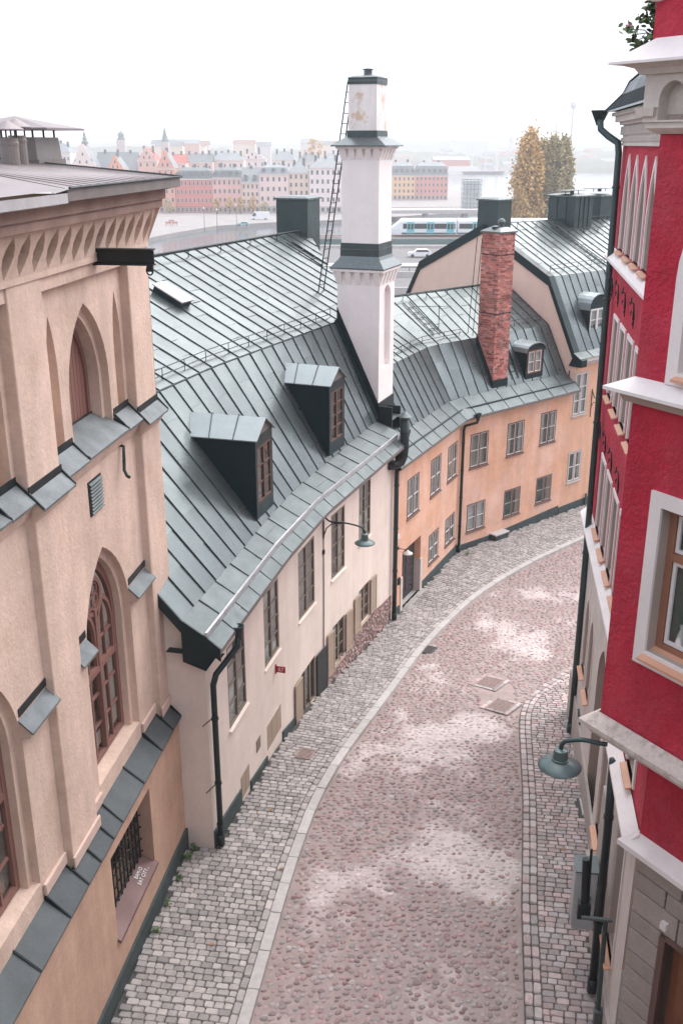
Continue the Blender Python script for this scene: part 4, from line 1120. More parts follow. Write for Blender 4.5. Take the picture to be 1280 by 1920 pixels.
# ---- roof
def ro(nn, z): return lambda s: PO(s, -nn(s) if callable(nn) else -nn, z)
oE0, oE1, oBK, oRG = ro(-.34, 4.02), ro(.42, 4.62), ro(1.5, 6.52), ro(4.0, 8.05)
SA = .95
mb = MB()
strip(mb, off(oE1, .03), off(oBK, .03), SA, S3); strip(mb, off(oBK, .03), off(oRG, .03), SA, S3); strip(mb, off(oRG, .03), ro(7.5, 6.0), SA, S3)
roofO = mb.build('roof', M_roof, HO)
panels(roofO, oE1, oBK, SA - .6, S3 - .06, .55, 1.2, m=M_roof)
panels(roofO, oBK, oRG, SA, S3 - .06, .55, 1.15)
panels(roofO, oE0, oE1, -.3, S3 + .05, .95, 3, m=M_zinc, seam=.02, name='gutter_sheet')
mb = MB(); strip(mb, oE0, ro(-.34, 3.92), -.3, S3 + .05); strip(mb, ro(-.34, 3.92), ro(0, 3.92), -.3, S3 + .05); mb.build('soffit', M_graysheet, roofO)
mb = MB(); S = [lerp(-.3, S3 + .05, i / 30) for i in range(31)]
mb.tube([ro(-.02, 4.30)(s) for s in S], .03, 6); mb.build('gutter_upstand', M_roofd, roofO)
mb = MB(); S = [lerp(SA, S3, i / 30) for i in range(31)]
mb.tube([oRG(s) + Vector((0, 0, .02)) for s in S], .04, 6); mb.build('ridge_roll', M_roofd, roofO)
guard(roofO, ro(1.72, 6.66), SA + .1, LA + 1.6, .95, .24); guard(roofO, ro(1.72, 6.66), LA + 3.2, S3 - .35, .9, .24)
guard(roofO, ro(3.75, 7.9), SA + .2, LA + 3, 1.3, .2, two=False, name='ridge_rail', r=.016)
e2 = PO.e[0]
ladder(roofO, ro(.5, 4.86)(1.15), ro(1.45, 6.5)(1.15), .34, (e2.x, e2.y, 0), r=.022, name='roof_ladder')
eB = PO.e[1]
ladder(roofO, ro(.5, 4.84)(LA + 3.72), ro(1.3, 6.24)(LA + 3.72), .34, (eB.x, eB.y, 0), r=.022, name='roof_ladder')
ladder(roofO, ro(1.9, 6.82)(LA + .6), ro(3.6, 7.86)(LA + .6), .36, (eB.x, eB.y, 0), r=.02, name='roof_ladder')
# small roof vent slab beside the white chimney, aerial
mb = MB(); F = PO.frame(1.6); mb.hexa([F(1.2, -2.5, 7.1), F(1.8, -2.5, 7.1), F(1.8, -3.0, 7.4), F(1.2, -3.0, 7.4), F(1.2, -2.5, 7.28), F(1.8, -2.5, 7.28), F(1.8, -3.0, 7.56), F(1.2, -3.0, 7.56)]); mb.build('roof_hatch', M_roofd, roofO)
mb = MB(); c = PO(LA + .9, -2.2, 6.9); mb.tube([c, c + Vector((0, 0, .95))], .015, 5); mb.tube([c + Vector((-.9, .1, .88)), c + Vector((.45, -.05, .92))], .01, 5)
for k in range(6): q = c + Vector((-.8 + k * .2, .08 - .02 * k, .885)); mb.tube([q + Vector((-.05, -.22, 0)), q + Vector((.05, .22, 0))], .007, 4)
mb.build('aerial', M_iron, roofO)
rnO = lambda z: .42 + (z - 4.62) * 1.08 / 1.9
FB_ = PO.frame(LA + 4.85)
dormer(FB_, LA + 4.82, 1.10, 4.72, 4.92, 5.86, 5.86, 6.18, .47, rnO, None, 2, 2, arched=True, fm=M_wood, sash=M_framew, root=HO, curtain=[(0, .5, 0, 1), (.5, 1, 0, 1)], back=M_room)

# ---- brick chimney: every brick a piece
FK = PO.frame(LA + 2.6)
cs0, cs1, cd1, cd0 = LA + 2.22, LA + 3.10, -.46, -1.34
zc0, zc1 = 4.95, 10.55
mb = MB(); mb.fbox(FK, cs0 + .012, cs1 - .012, cd0 + .012, cd1 - .012, 4.5, zc1); bch = mb.build('brick_chimney', M_mortar, HO); setp(bch, 'weathered red brick chimney with soot stains')
ub = MB(); ub.hexa([(x, y, z) for z in (-.5, .5) for x, y in ((-.5, -.5), (.5, -.5), (.5, .5), (-.5, .5))])
bme = ub.mesh('brick', M_brick)
rows = 66; rh = (zc1 - zc0) / rows
vis = []; rest = MB()
ex = Vector((FK.e.x, FK.e.y, 0)); nx = Vector((FK.n.x, FK.n.y, 0))
for r in range(rows):
    z = zc0 + (r + .5) * rh
    for side in range(4):
        Lw = cs1 - cs0 if side in (0, 2) else cd1 - cd0
        n = 4; sh = .5 if r % 2 else 0
        edges = [0.] + [(k + sh) / 3.5 for k in range(0 if sh else 1, 4) if 0.05 < (k + sh) / 3.5 < .97] + [1.]
        for f0, f1 in zip(edges, edges[1:]):
            ln = (f1 - f0) * Lw - .012; fc = (f0 + f1) / 2
            pr = random.uniform(-.008, .010)
            if side == 0: c = FK(lerp(cs0, cs1, fc), cd1 - .05 + pr, z); ax, bx = ex, nx
            elif side == 2: c = FK(lerp(cs0, cs1, fc), cd0 + .05 - pr, z); ax, bx = ex, -nx
            elif side == 1: c = FK(cs0 + .05 - pr, lerp(cd0, cd1, fc), z); ax, bx = nx, -ex
            else: c = FK(cs1 - .05 + pr, lerp(cd0, cd1, fc), z); ax, bx = nx, ex
            if side in (0, 1) and f0 in (0.,) and False: continue
            Mx = Matrix(((ax.x * ln, bx.x * .1, 0, c.x), (ax.y * ln, bx.y * .1, 0, c.y), (0, 0, rh - .014, c.z), (0, 0, 0, 1)))
            if side in (0, 1): vis.append(Mx)
            else: vis.append(Mx) if False else rest.hexa([Mx @ Vector(p) for p in ub.v])
random.shuffle(vis)
for i, Mx in enumerate(vis):
    if i < 300: inst('brick', bme, Mx, bch)
    else: rest.hexa([Mx @ Vector(p) for p in ub.v])
setp(rest.build('bricks', M_brick, bch), kind='stuff')
mb = MB(); k = .06
mb.fbox(FK, cs0 - k, cs1 + k, cd0 - k, cd1 + k, zc1, zc1 + .06)
mb.hexa([FK(cs0 - k, cd0 - k, zc1 + .061), FK(cs1 + k, cd0 - k, zc1 + .061), FK(cs1 + k, cd1 + k, zc1 + .061), FK(cs0 - k, cd1 + k, zc1 + .061), FK(cs0 + .2, cd0 + .2, zc1 + .2), FK(cs1 - .2, cd0 + .2, zc1 + .2), FK(cs1 - .2, cd1 - .2, zc1 + .2), FK(cs0 + .2, cd1 - .2, zc1 + .2)])
mb.build('chimney_cap', M_roof, bch)
mb = MB(); c = FK((cs0 + cs1) / 2 + .12, (cd0 + cd1) / 2, zc1 + .2); mb.lathe(c, [(.10, 0), (.10, .1), (.15, .14), (.15, .2), (.1, .28), (.03, .31)], 12); mb.lathe(FK((cs0 + cs1) / 2 - .2, (cd0 + cd1) / 2, zc1 + .16), [(.08, 0), (.16, .05), (.16, .07), (.04, .1)], 12); mb.build('flue_cowl', M_zinc, bch)
mb = MB(); mb.fbox(FK, cs0 - .02, cs1 + .02, cd0 - .3, cd1 + .02, 4.3, 4.98)
mb.prism([FK(cs0 - .025, cd1 + .02, 4.6), FK(cs0 - .025, cd0 - .05, 6.1), FK(cs0 - .025, cd0 - .05, 6.7), FK(cs0 - .025, cd1 + .02, 5.0)], [FK(cs0 - .008, cd1 + .02, 4.6), FK(cs0 - .008, cd0 - .05, 6.1), FK(cs0 - .008, cd0 - .05, 6.7), FK(cs0 - .008, cd1 + .02, 5.0)])
mb.build('flashing', M_roofd, bch)
mb = MB(); mb.tube([FK(cs0 - .06, cd0 - .2, 6.6), FK(cs0 - .05, cd0 + .05, zc1 - .2)], .014, 5); mb.tube([FK(cs0 - .06, cd0 - .45, 6.7), FK(cs0 - .05, cd0 - .2, zc1 - .2)], .014, 5)
mb.build('chimney_ladder', M_iron, bch)
for zz in (9.75, 7.55):
    mb = MB(); mb.fbox(FK, cs0 - .008, cs1 + .008, cd1 + .004, cd1 + .014, zz, zz + .03); mb.fbox(FK, cs0 - .012, cs0 - .004, cd0, cd1 + .014, zz, zz + .03); mb.build('iron_band', M_iron, bch)

# ================================================================== the next house: pale gable, mansard roof
HG = thing('gable_house', 'house with pale pink gable, grey mansard roof and arched dormer', 'house', PO(S3 + 4, -3, -1.6))
GP = [(0, 5.3), (-.05, 5.42), (-1.65, 8.45), (-5.45, 10.32), (-9.2, 8.45), (-10.9, 5.3)]
FG = PO.frame(S3 + .5)
mb = MB(); ins = lambda k: [(-.12, 5.3), (-1.75, 8.25), (-5.45, 10.1), (-9.1, 8.25), (-10.8, 5.3), (-10.8, -3), (0, -3), (0, 5.2)]
mb.face([FG(S3, d, z) for d, z in ins(0)])
mb.build('gable_wall', M_pinkgable, HG)
S4 = S3 + 11.5
up3 = [(S3 + .03, S3 + .98, 2.8, 4.65), (S3 + 2.2, S3 + 3.15, 2.8, 4.65)]
lo3 = [(S3 + .03, S3 + .98, -.2, 1.18), (S3 + 2.2, S3 + 3.15, -.2, 1.18)]
mb = MB(); grid_wall(mb, PO, S3 + .001, S4, zbO, 5.05, up3 + lo3, .08); mb.build('wall', mat('light_orange_plaster', (.70, .42, .29), var=.09, scale=.9, streak=.12), HG)
for wv in up3: window(HG, PO.frame((wv[0] + wv[1]) / 2), *wv, 2, 3, M_frameg, d=.02, sash=M_framew, backing=M_room, sill=M_frameg, curtain=[(0, .5, 0, 1), (.5, 1, 0, 1)], bar=.06)
for wv in lo3: window(HG, PO.frame((wv[0] + wv[1]) / 2), *wv, 2, 2, M_frameg, d=.02, sash=M_framew, backing=M_teal, sill=M_frameg, bar=.06)
plin(HG, S3 - .4, S4, -1.22, -1.05, 8)
mb = MB(); F = PO.frame(S3 + 2)
for a, b, z0, z1 in ((.0, .08, 4.95, 5.05), (.0, .16, 5.05, 5.14), (.0, .26, 5.14, 5.28)): mb.fbox(F, S3 - .05, S4, a, b, z0, z1)
mb.build('cornice', M_stone, HG)
gE, gBK, gRG = ro(-.3, 5.30), ro(1.65, 8.47), ro(5.45, 10.35)
gE1 = ro(.08, 5.52)
mb = MB(); strip(mb, off(gE1, .03), off(gBK, .03), S3 + .02, S4); strip(mb, off(gBK, .03), off(gRG, .03), S3 + .02, S4); strip(mb, off(gRG, .03), ro(9.2, 8.47), S3 + .02, S4); strip(mb, ro(9.2, 8.47), ro(10.9, 5.3), S3 + .02, S4)
roofG = mb.build('roof', M_roof, HG)
panels(roofG, gE1, gBK, S3 + .3, S4, .52, 1.2); panels(roofG, gBK, gRG, S3 + .3, S4, .52, 1.2)
panels(roofG, gE, gE1, S3 - .1, S4, .9, 3, m=M_zinc, seam=.02, name='gutter_sheet')
mb = MB()   # broad dark verge along the gable
for (d0, z0), (d1, z1) in zip(GP[1:], GP[2:]):
    mb.hexa([FG(S3 - .06, d0, z0 - .33), FG(S3 - .06, d1, z1 - .33), FG(S3 + .32, d1, z1 - .33), FG(S3 + .32, d0, z0 - .33), FG(S3 - .06, d0, z0 + .06), FG(S3 - .06, d1, z1 + .06), FG(S3 + .32, d1, z1 + .06), FG(S3 + .32, d0, z0 + .06)])
mb.hexa([FG(S3 - .06, .34, 4.95), FG(S3 - .06, -.3, 4.95), FG(S3 + .32, -.3, 4.95), FG(S3 + .32, .34, 4.95), FG(S3 - .06, .34, 5.25), FG(S3 - .06, -.05, 5.5), FG(S3 + .32, -.05, 5.5), FG(S3 + .32, .34, 5.25)])
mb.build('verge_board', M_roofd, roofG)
guard(roofG, ro(1.95, 8.64), S3 + .4, S4 - .5, .95, .26)
guard(roofG, ro(5.1, 10.2), S3 + .6, S4, 1.4, .2, two=False, name='ridge_rail', r=.016)
guard(roofG, ro(4.3, 9.8), S3 + 4.7, S4, 1.2, .2, two=False, name='roof_rail', r=.016)
ladder(roofG, ro(1.9, 8.66)(S3 + 4.3), ro(4.9, 10.12)(S3 + 4.3), .34, (eB.x, eB.y, 0), r=.022, name='roof_ladder')
rnG = lambda z: .08 + (z - 5.52) * 1.57 / 2.95
dormer(PO.frame(S3 + 1.95), S3 + 1.95, 1.25, 5.92, 6.17, 7.12, 7.15, 7.75, .46, rnG, None, 2, 2, arched=True, fm=M_framew, sash=M_framew, root=HG, curtain=[(0, .5, 0, 1), (.5, 1, 0, 1)], back=M_room)
boxchim(HG, FG, S3 + .15, S3 + 1.05, -5.9, -4.75, 9.9, 11.5)
o = boxchim(HG, FG, S3 + 5.4, S3 + 6.75, -6.1, -4.55, 9.5, 11.5, fins=3, cap=.1)
boxchim(HG, FG, S3 + 8.3, S3 + 9.4, -6.3, -5.2, 9.8, 11.4)
for sc_, dc in ((S3 + 6.07, -5.3), (S3 + 8.9, -5.75)):
    mb = MB(); c = FG(sc_, dc, 11.5); mb.tube([c, c + Vector((0, 0, .14))], .1, 8); mb.tube([FG(sc_ - .5, dc, 11.5), FG(sc_ - .5, dc, 11.66)], .02, 5); mb.tube([FG(sc_ + .5, dc, 11.5), FG(sc_ + .5, dc, 11.66)], .02, 5)
    mb.fbox(FG, sc_ - .85, sc_ + .6, dc - .35, dc + .35, 11.64, 11.66); mb.build('rain_hood', M_zinc, HG)
# bare lamp bracket and vent pipe on its wall
br = thing('lamp_bracket', 'black curled lamp bracket on the far orange wall', 'lamp', PO(S3 + 1.35, 0, 3.3))
n_ = PO.out(S3 + 1.35); o3 = Vector((n_.x, n_.y, 0)); b0 = PO(S3 + 1.35, .02, 3.3)
mb = MB(); mb.tube([b0 + Vector((0, 0, .5)), b0 - Vector((0, 0, .75))], .016, 5); mb.build('wall_rod', M_iron, br)
mb = MB(); mb.tube([b0 + Vector((0, 0, .42)), b0 + o3 * .12 + Vector((0, 0, .15)), b0 + o3 * .5 + Vector((0, 0, .02)), b0 + o3 * 1.1], .022, 6); mb.tube([b0 - Vector((0, 0, .3)), b0 + o3 * .1 - Vector((0, 0, .08)), b0 + o3 * .5], .014, 5); mb.build('arm', M_iron, br, smooth=True)
mb = MB(); mb.lathe(b0 + o3 * 1.1 - Vector((0, 0, .1)), [(.24, -.1), (.24, -.09), (.08, 0), (.06, .1)], 16); mb.build('lamp_shade', M_lamp, br, smooth=True)
mb = MB(); c = PO(S3 + 1.45, .1, -1.6); mb.tube([c, c + Vector((0, 0, .62))], .05, 8); mb.build('vent_pipe', M_zinc, HG)

# ================================================================== gothic brown house on the left
GB = thing('gothic_house', 'beige gothic house with pointed windows, metal ledges and pointed arcade cornice', 'house', FBR(4, -2, 0))
F = FBR
SEND = 12.2
BAYS = [0., 4.3, 8.6]                       # each bay: pilaster s -0.1..0.9 then panel to 4.2
PANEL = -.16
for b in BAYS:
    # upper storey pilaster and lower storey pilaster
    mb = MB(); mb.fbox(F, b - .1, b + .9, PANEL - .3, 0, 9.3, 12.12); bevel_edges(mb.build('pilaster', M_brown, GB), .02)
    mb = MB(); mb.fbox(F, b - .1, b + .88, PANEL - .3, .03, 3.2, 9.3); bevel_edges(mb.build('pilaster', M_brown, GB), .02)
upw, bigw, niches = [], [], []
for b in BAYS:
    upw.append(pointed(b + 1.68, b + 3.28, 9.36, 10.15, 11.46, 8))
    for c in (b + 1.20, b + 3.76): niches.append(pointed(c - .17, c + .17, 9.5, 10.6, 11.47, 5))
    bigw.append(pointed(b + 1.72, b + 3.72, 3.75, 6.0, 7.62, 9))
mb = MB()
for i, b in enumerate(BAYS):
    p0, p1 = b + .9, min(b + 4.2, SEND)
    if p1 - p0 < 3: continue
    mb.holed(F, PANEL, rect(p0, p1, 9.3, 12.12), [upw[i]] + niches[2 * i:2 * i + 2])
    mb.reveal(F, upw[i], PANEL, PANEL - .12)
    # second, narrower order of the lancet
    inner = pointed(b + 1.80, b + 3.16, 9.36, 10.15, 11.28, 8)
    mb.holed(F, PANEL - .12, upw[i], [inner]); mb.reveal(F, inner, PANEL - .12, PANEL - .42)
    for nn in niches[2 * i:2 * i + 2]:
        mb.reveal(F, nn, PANEL, PANEL - .2); mb.holed(F, PANEL - .2, nn)
    big2 = pointed(b + 1.86, b + 3.58, 3.75, 6.05, 7.45, 9)
    mb.holed(F, PANEL + .06, rect(p0, p1, 3.2, 9.3), [bigw[i]]); mb.reveal(F, bigw[i], PANEL + .06, PANEL - .06)
    mb.holed(F, PANEL - .06, bigw[i], [big2]); mb.reveal(F, big2, PANEL - .06, PANEL - .30)
    # plain head over the lancet panel
    mb.fbox(F, p0, p1, PANEL, -.03, 11.86, 12.12)
# end walls and back
E_ = -.1
mb.face([F(E_, 0, -.3), F(E_, -9, -.3), F(E_, -9, 12.9), F(E_, 0, 12.9)])
mb.build('wall', M_brown, GB)
# windows
for i, b in enumerate(BAYS[:2]):
    # upper lancet: boarded with tongue-and-groove
    inner = pointed(b + 1.82, b + 3.14, 9.46, 10.15, 11.26, 8)
    mb = MB(); mb.holed(F, PANEL - .36, inner); lw = mb.build('boarded_window', M_framered, GB)
    n = 9
    for k in range(n):
        s0, s1 = lerp(b + 1.9, b + 3.06, k / n), lerp(b + 1.9, b + 3.06, (k + 1) / n); c = (s0 + s1) / 2; x = abs(c - (b + 2.48)) / .66
        top = 10.15 + 1.05 * (1 - x ** 2) ** .8 - .05
        mb = MB(); mb.fbox(F, s0 + .006, s1 - .006, PANEL - .355, PANEL - .335, 9.5, top); mb.build('board', M_framered, lw)
    mb = MB(); mb.holed(F, PANEL - .30, inner, [pointed(b + 1.9, b + 3.06, 9.53, 10.15, 11.14, 8)]); mb.reveal(F, pointed(b + 1.9, b + 3.06, 9.53, 10.15, 11.14, 8), PANEL - .30, PANEL - .36); mb.build('frame', M_framered, lw)
    # large tracery window
    cx = b + 2.72; z0 = 3.78
    outer = pointed(cx - .86, cx + .86, z0, 6.05, 7.45, 9); inn = pointed(cx - .75, cx + .75, z0 + .09, 6.05, 7.27, 9)
    mb = MB(); d = PANEL - .18
    mb.holed(F, d, outer, [inn]); mb.reveal(F, inn, d, d - .08)
    mb.fbox(F, cx - .045, cx + .045, d - .08, d + .03, z0 + .09, 6.5)
    for z in (5.42, ): mb.fbox(F, cx - .71, cx + .71, d - .08, d + .025, z - .05, z + .05)
    gw = mb.build('tracery_window', M_framered, GB)
    mb = MB()
    for sg in (-1, 1):
        c = cx + sg * .375
        a0 = pointed(c - .335, c + .335, 5.45, 6.0, 6.62, 7); a1 = pointed(c - .28, c + .28, 5.48, 6.0, 6.52, 7)
        mb.holed(F, d + .01, a0, [a1]); mb.reveal(F, a1, d + .01, d - .06)
        mb.fbox(F, c - .018, c + .018, d - .07, d - .01, 5.47, 6.5); mb.fbox(F, c - .3, c + .3, d - .07, d - .01, 5.86, 5.90)
    # rose
    n = 20; r0, r1 = .34, .27
    A = [(cx + r0 * math.cos(2 * math.pi * k / n), 6.72 + r0 * math.sin(2 * math.pi * k / n)) for k in range(n)]; B = [(cx + r1 * math.cos(2 * math.pi * k / n), 6.72 + r1 * math.sin(2 * math.pi * k / n)) for k in range(n)]
    mb.holed(F, d + .01, A, [B]); mb.reveal(F, B, d + .01, d - .06)
    for k in range(4):
        t = math.pi / 2 * k + math.pi / 4; C = [(cx + .13 * math.cos(t) + .13 * math.cos(2 * math.pi * j / 12), 6.72 + .13 * math.sin(t) + .13 * math.sin(2 * math.pi * j / 12)) for j in range(12)]
        D = [(cx + .13 * math.cos(t) + .10 * math.cos(2 * math.pi * j / 12), 6.72 + .13 * math.sin(t) + .10 * math.sin(2 * math.pi * j / 12)) for j in range(12)]
        mb.holed(F, d - .01, C, [D]); mb.reveal(F, D, d - .01, d - .05)
    mb.build('tracery', M_framered, gw)
    mb = MB()
    for sg in (-1, 1):
        for z in (4.4, 4.95): mb.fbox(F, cx + sg * .05, cx + sg * .70, d - .075, d - .02, z - .018, z + .018)
        mb.fbox(F, cx + sg * .375 - .02, cx + sg * .375 + .02, d - .075, d - .015, z0 + .09, 5.38)
    mb.build('glazing_bars', M_framered, gw)
    cols = [(cx - .74, cx - .395), (cx - .355, cx - .05), (cx + .05, cx + .355), (cx + .395, cx + .74)]
    for (a0, a1) in cols:
        for (q0, q1) in ((z0 + .09, 4.38), (4.42, 4.93), (4.97, 5.37), (5.47, 6.0)):
            j = random.uniform(-.004, .004); mb = MB(); mb.hexa([F(a0, d - .055 + j, q0), F(a1, d - .055 - j, q0), F(a1, d - .05 - j, q0), F(a0, d - .05 + j, q0), F(a0, d - .055, q1), F(a1, d - .055 + j, q1), F(a1, d - .05 + j, q1), F(a0, d - .05, q1)]); mb.build('pane', M_glass, gw)
    mb = MB(); mb.holed(F, d - .06, pointed(cx - .7, cx + .7, 6.01, 6.06, 7.2, 9)); mb.build('pane', M_glass, gw)
    mb = MB(); mb.holed(F, d - .5, rect(cx - .9, cx + .9, 3.6, 7.5)); mb.build('room', M_room, gw)
    # impost ledges with zinc caps on either side of the arch
    for s0, s1 in ((b + .86, b + 1.74), (b + 3.70, b + 4.22)):
        mb = MB(); mb.hexa([F(s0, PANEL - .05, 6.18), F(s1, PANEL - .05, 6.18), F(s1, .04, 6.18), F(s0, .04, 6.18), F(s0, PANEL - .05, 6.52), F(s1, PANEL - .05, 6.52), F(s1, .04, 6.27), F(s0, .04, 6.27)])
        im = mb.build('impost', M_brown, GB)
        mb = MB(); mb.hexa([F(s0 - .02, PANEL - .04, 6.525), F(s1 + .02, PANEL - .04, 6.525), F(s1 + .02, .09, 6.25), F(s0 - .02, .09, 6.25), F(s0 - .02, PANEL - .04, 6.56), F(s1 + .02, PANEL - .04, 6.56), F(s1 + .02, .09, 6.28), F(s0 - .02, .09, 6.28)])
        mb.build('ledge_sheet', M_ledgez, im)
        mb = MB(); mb.fbox(F, s0, s1, PANEL + .061, PANEL + .075, 6.5, 6.62); mb.build('flashing', M_iron, im)
# middle string ledge
def ledge_run(s0, s1, din, zin, dout, zout, m, name, th=.03, rib=True, fl=.10):
    mb = MB(); mb.hexa([F(s0, din, zin - th), F(s1, din, zin - th), F(s1, dout, zout - th), F(s0, dout, zout - th), F(s0, din, zin), F(s1, din, zin), F(s1, dout, zout), F(s0, dout, zout)])
    o = mb.build(name, m, GB)
    mb = MB()
    if rib: 
        for s in (s0, s1): mb.hexa([F(s - .012, din, zin), F(s + .012, din, zin), F(s + .012, dout, zout), F(s - .012, dout, zout), F(s - .012, din, zin + .045), F(s + .012, din, zin + .045), F(s + .012, dout, zout + .02), F(s - .012, dout, zout + .02)])
    mb.fbox(F, s0, s1, din - .005, din + .012, zin - .02, zin + fl)
    mb.build('flashing', M_iron, o)
    return o
for b in BAYS:
    ledge_run(b - .14, b + .92, .0, 9.37, .20, 9.18, M_ledgez, 'ledge_sheet')
    ledge_run(b + .93, b + 1.62, PANEL, 9.52, .10, 9.28, M_ledgez, 'ledge_sheet')
    ledge_run(b + 1.63, b + 3.33, PANEL - .30, 9.60, .10, 9.30, M_ledgez, 'ledge_sheet', fl=.02)
    ledge_run(b + 3.34, b + 4.17, PANEL, 9.52, .10, 9.28, M_ledgez, 'ledge_sheet')
for b in BAYS:
    mb = MB(); mb.hexa([F(b - .12, 0, 8.98), F(b + .9, 0, 8.98), F(b + .9, .05, 8.98), F(b - .12, .05, 8.98), F(b - .12, 0, 9.33), F(b + .9, 0, 9.33), F(b + .9, .17, 9.19), F(b - .12, .17, 9.19)])
    mb.hexa([F(b + .9, -.1, 9.02), F(b + 4.2, -.1, 9.02), F(b + 4.2, -.06, 9.02), F(b + .9, -.06, 9.02), F(b + .9, -.1, 9.3), F(b + 4.2, -.1, 9.3), F(b + 4.2, .05, 9.27), F(b + .9, .05, 9.27)])
    mb.build('string_course', M_brown, GB)
# vent grille, bent pipe
mb = MB(); mb.fbox(F, 2.55, 3.08, PANEL + .05, PANEL + .075, 8.26, 8.82); vg = mb.build('vent_grille', M_iron, GB)
for k in range(9):
    z = 8.29 + k * .057; mb = MB(); mb.hexa([F(2.58, PANEL + .075, z + .03), F(3.05, PANEL + .075, z + .03), F(3.05, PANEL + .11, z), F(2.58, PANEL + .11, z), F(2.58, PANEL + .075, z + .042), F(3.05, PANEL + .075, z + .042), F(3.05, PANEL + .11, z + .012), F(2.58, PANEL + .11, z + .012)]); mb.build('slat', M_zinc, vg)
mb = MB(); mb.tube([F(1.62, PANEL + .06, 9.0), F(1.62, PANEL + .13, 8.98), F(1.70, PANEL + .15, 8.8), F(1.78, PANEL + .17, 8.62), F(1.86, PANEL + .24, 8.55), F(1.92, PANEL + .30, 8.55)], .028, 8); mb.build('vent_pipe', M_iron, GB, smooth=True)
# bottom ledge in charcoal sheets, plaster skirting above it
k = 0
for b in BAYS:
    for s0, s1, din, zin in ((b - .1, b + .45, .03, 3.34), (b + .46, b + .96, .03, 3.34), (b + .97, b + 1.66, PANEL + .06, 3.46), (b + 1.67, b + 2.68, PANEL - .36, 3.74), (b + 2.69, b + 3.76, PANEL - .36, 3.74), (b + 3.77, b + 4.19, PANEL + .06, 3.46)):
        ledge_run(s0, s1, din, zin, .27, 3.12, M_ledge, 'ledge_sheet', fl=.06)
msk = mat('pale_beige_render', (.60, .45, .39), var=.08, bump=.4, bscale=30)
for b in BAYS:
    mb = MB(); mb.fbox(F, b - .13, b + .93, .031, .075, 3.36, 3.56); bevel_edges(mb.build('skirting', msk, GB), .015)
    for s0, s1 in ((b + .94, b + 1.68), (b + 3.74, b + 4.16)): mb = MB(); mb.fbox(F, s0, s1, PANEL + .061, PANEL + .12, 3.48, 3.68); bevel_edges(mb.build('skirting', msk, GB), .015)
# bottom wall with the barred window
GW = (2.3, 4.25, 1.12, 2.75)
mb = MB(); D0 = .2
mb.holed(F, D0, rect(-.0, SEND, -.3, 3.10), [rect(*GW), rect(8.2, 10.0, 1.12, 2.75)])
for x in (GW, (8.2, 10.0, 1.12, 2.75)): mb.reveal(F, rect(*x), D0, D0 - .75)
mb.face([F(0, D0, -.3), F(0, -.6, -.3), F(0, -.6, 3.1), F(0, D0, 3.1)]); mb.face([F(0, D0, 3.1), F(SEND, D0, 3.1), F(SEND, -.3, 3.1), F(0, -.3, 3.1)])
mb.build('base_wall', M_brownlow, GB)
mb = MB(); mb.fbox(F, GW[0] + .02, GW[1] - .02, D0 - .70, D0 - .66, 1.15, 2.73); gr = mb.build('barred_window', M_room, GB)
mb = MB(); d = D0 - .24
for i in range(12): s = lerp(GW[0] + .08, GW[1] - .08, i / 11); mb.tube([F(s, d, 1.2), F(s, d, 2.74)], .016, 5)
mb.build('vertical_bars', M_iron, gr)
mb = MB()
for j in range(6):
    z = lerp(1.34, 2.66, j / 5); P_ = []
    for i in range(37): s = lerp(GW[0], GW[1], i / 36); P_.append(F(s, d + .022 * math.cos(i * math.pi / 2 * 1.0), z + .02 * math.sin(i * 1.57)))
    mb.tube(P_, .017, 5)
mb.build('woven_bars', M_iron, gr)
mb = MB(); mb.hexa([F(GW[0] + .0, D0 - .3, 1.18), F(GW[1], D0 - .3, 1.18), F(GW[1] + .03, D0 + .06, 1.04), F(GW[0] - .03, D0 + .06, 1.04), F(GW[0], D0 - .3, 1.28), F(GW[1], D0 - .3, 1.28), F(GW[1] + .03, D0 + .06, 1.10), F(GW[0] - .03, D0 + .06, 1.10)])
sl = mb.build('sloped_sill', mat('brown_sill_sheet', (.165, .10, .095), metal=.2, rough=.5, var=.12, bump=.05), gr)
# chalk scribble on the sill
def sillpt(x, y, h):
    # x along towards the far end, y up the slope
    s = 2.66 - x; t = .42 + y * 1.6; dd = lerp(D0 + .06, D0 - .3, t); zz = lerp(1.10, 1.28, t); return F(s, dd + .004, zz + .008)
textmesh('BAM-O\nEAT CITY...', .16, lambda x, y, h: sillpt(x * .62 - .1, (y + .03) * 1.0, h), M_text, gr, 'chalk_lettering')
mb = MB(); mb.fbox(F, .0, SEND, D0, D0 + .05, -.3, .44); mb.build('plinth', M_plinth, GB)
# cornice: corbelled band with pointed recesses, frieze, eaves
def FA(s, d, z): return F(s, d + .02 + .20 * min(1, max(0, (z - 12.12) / .56)) ** 1.3, z)
mb = MB(); flames = []
n = 28; pit = .43
for k in range(n):
    c = .10 + k * pit
    flames.append([(c + x, 12.40 + z) for x, z in ((0.02, -.26), (.12, -.12), (.15, .0), (.12, .12), (.0, .265), (-.12, .13), (-.15, .01), (-.09, -.13))])
st = -.12
xs = [-.12] + [.10 + k * pit + pit / 2 for k in range(n)]
for k in range(n):
    a0, a1 = xs[k], xs[k + 1]; zz = [12.12, 12.25, 12.40, 12.55, 12.70]
    outer = [(a0, 12.12), (a1, 12.12)] + [(a1, z) for z in zz[1:]] + [(a0, z) for z in reversed(zz[1:])]
    mb.holed(FA, 0, outer, [flames[k]])
    mb.reveal(FA, flames[k], 0, -.75); mb.holed(FA, -.75, flames[k])
mb.fbox(F, -.12, SEND, -.2, .025, 12.05, 12.12)
mb.face([F(-.12, .02, 12.12), F(-.12, -1, 12.12), F(-.12, -1, 12.7), F(-.12, .28, 12.7)])
mb.build('arcade_cornice', M_brown, GB)
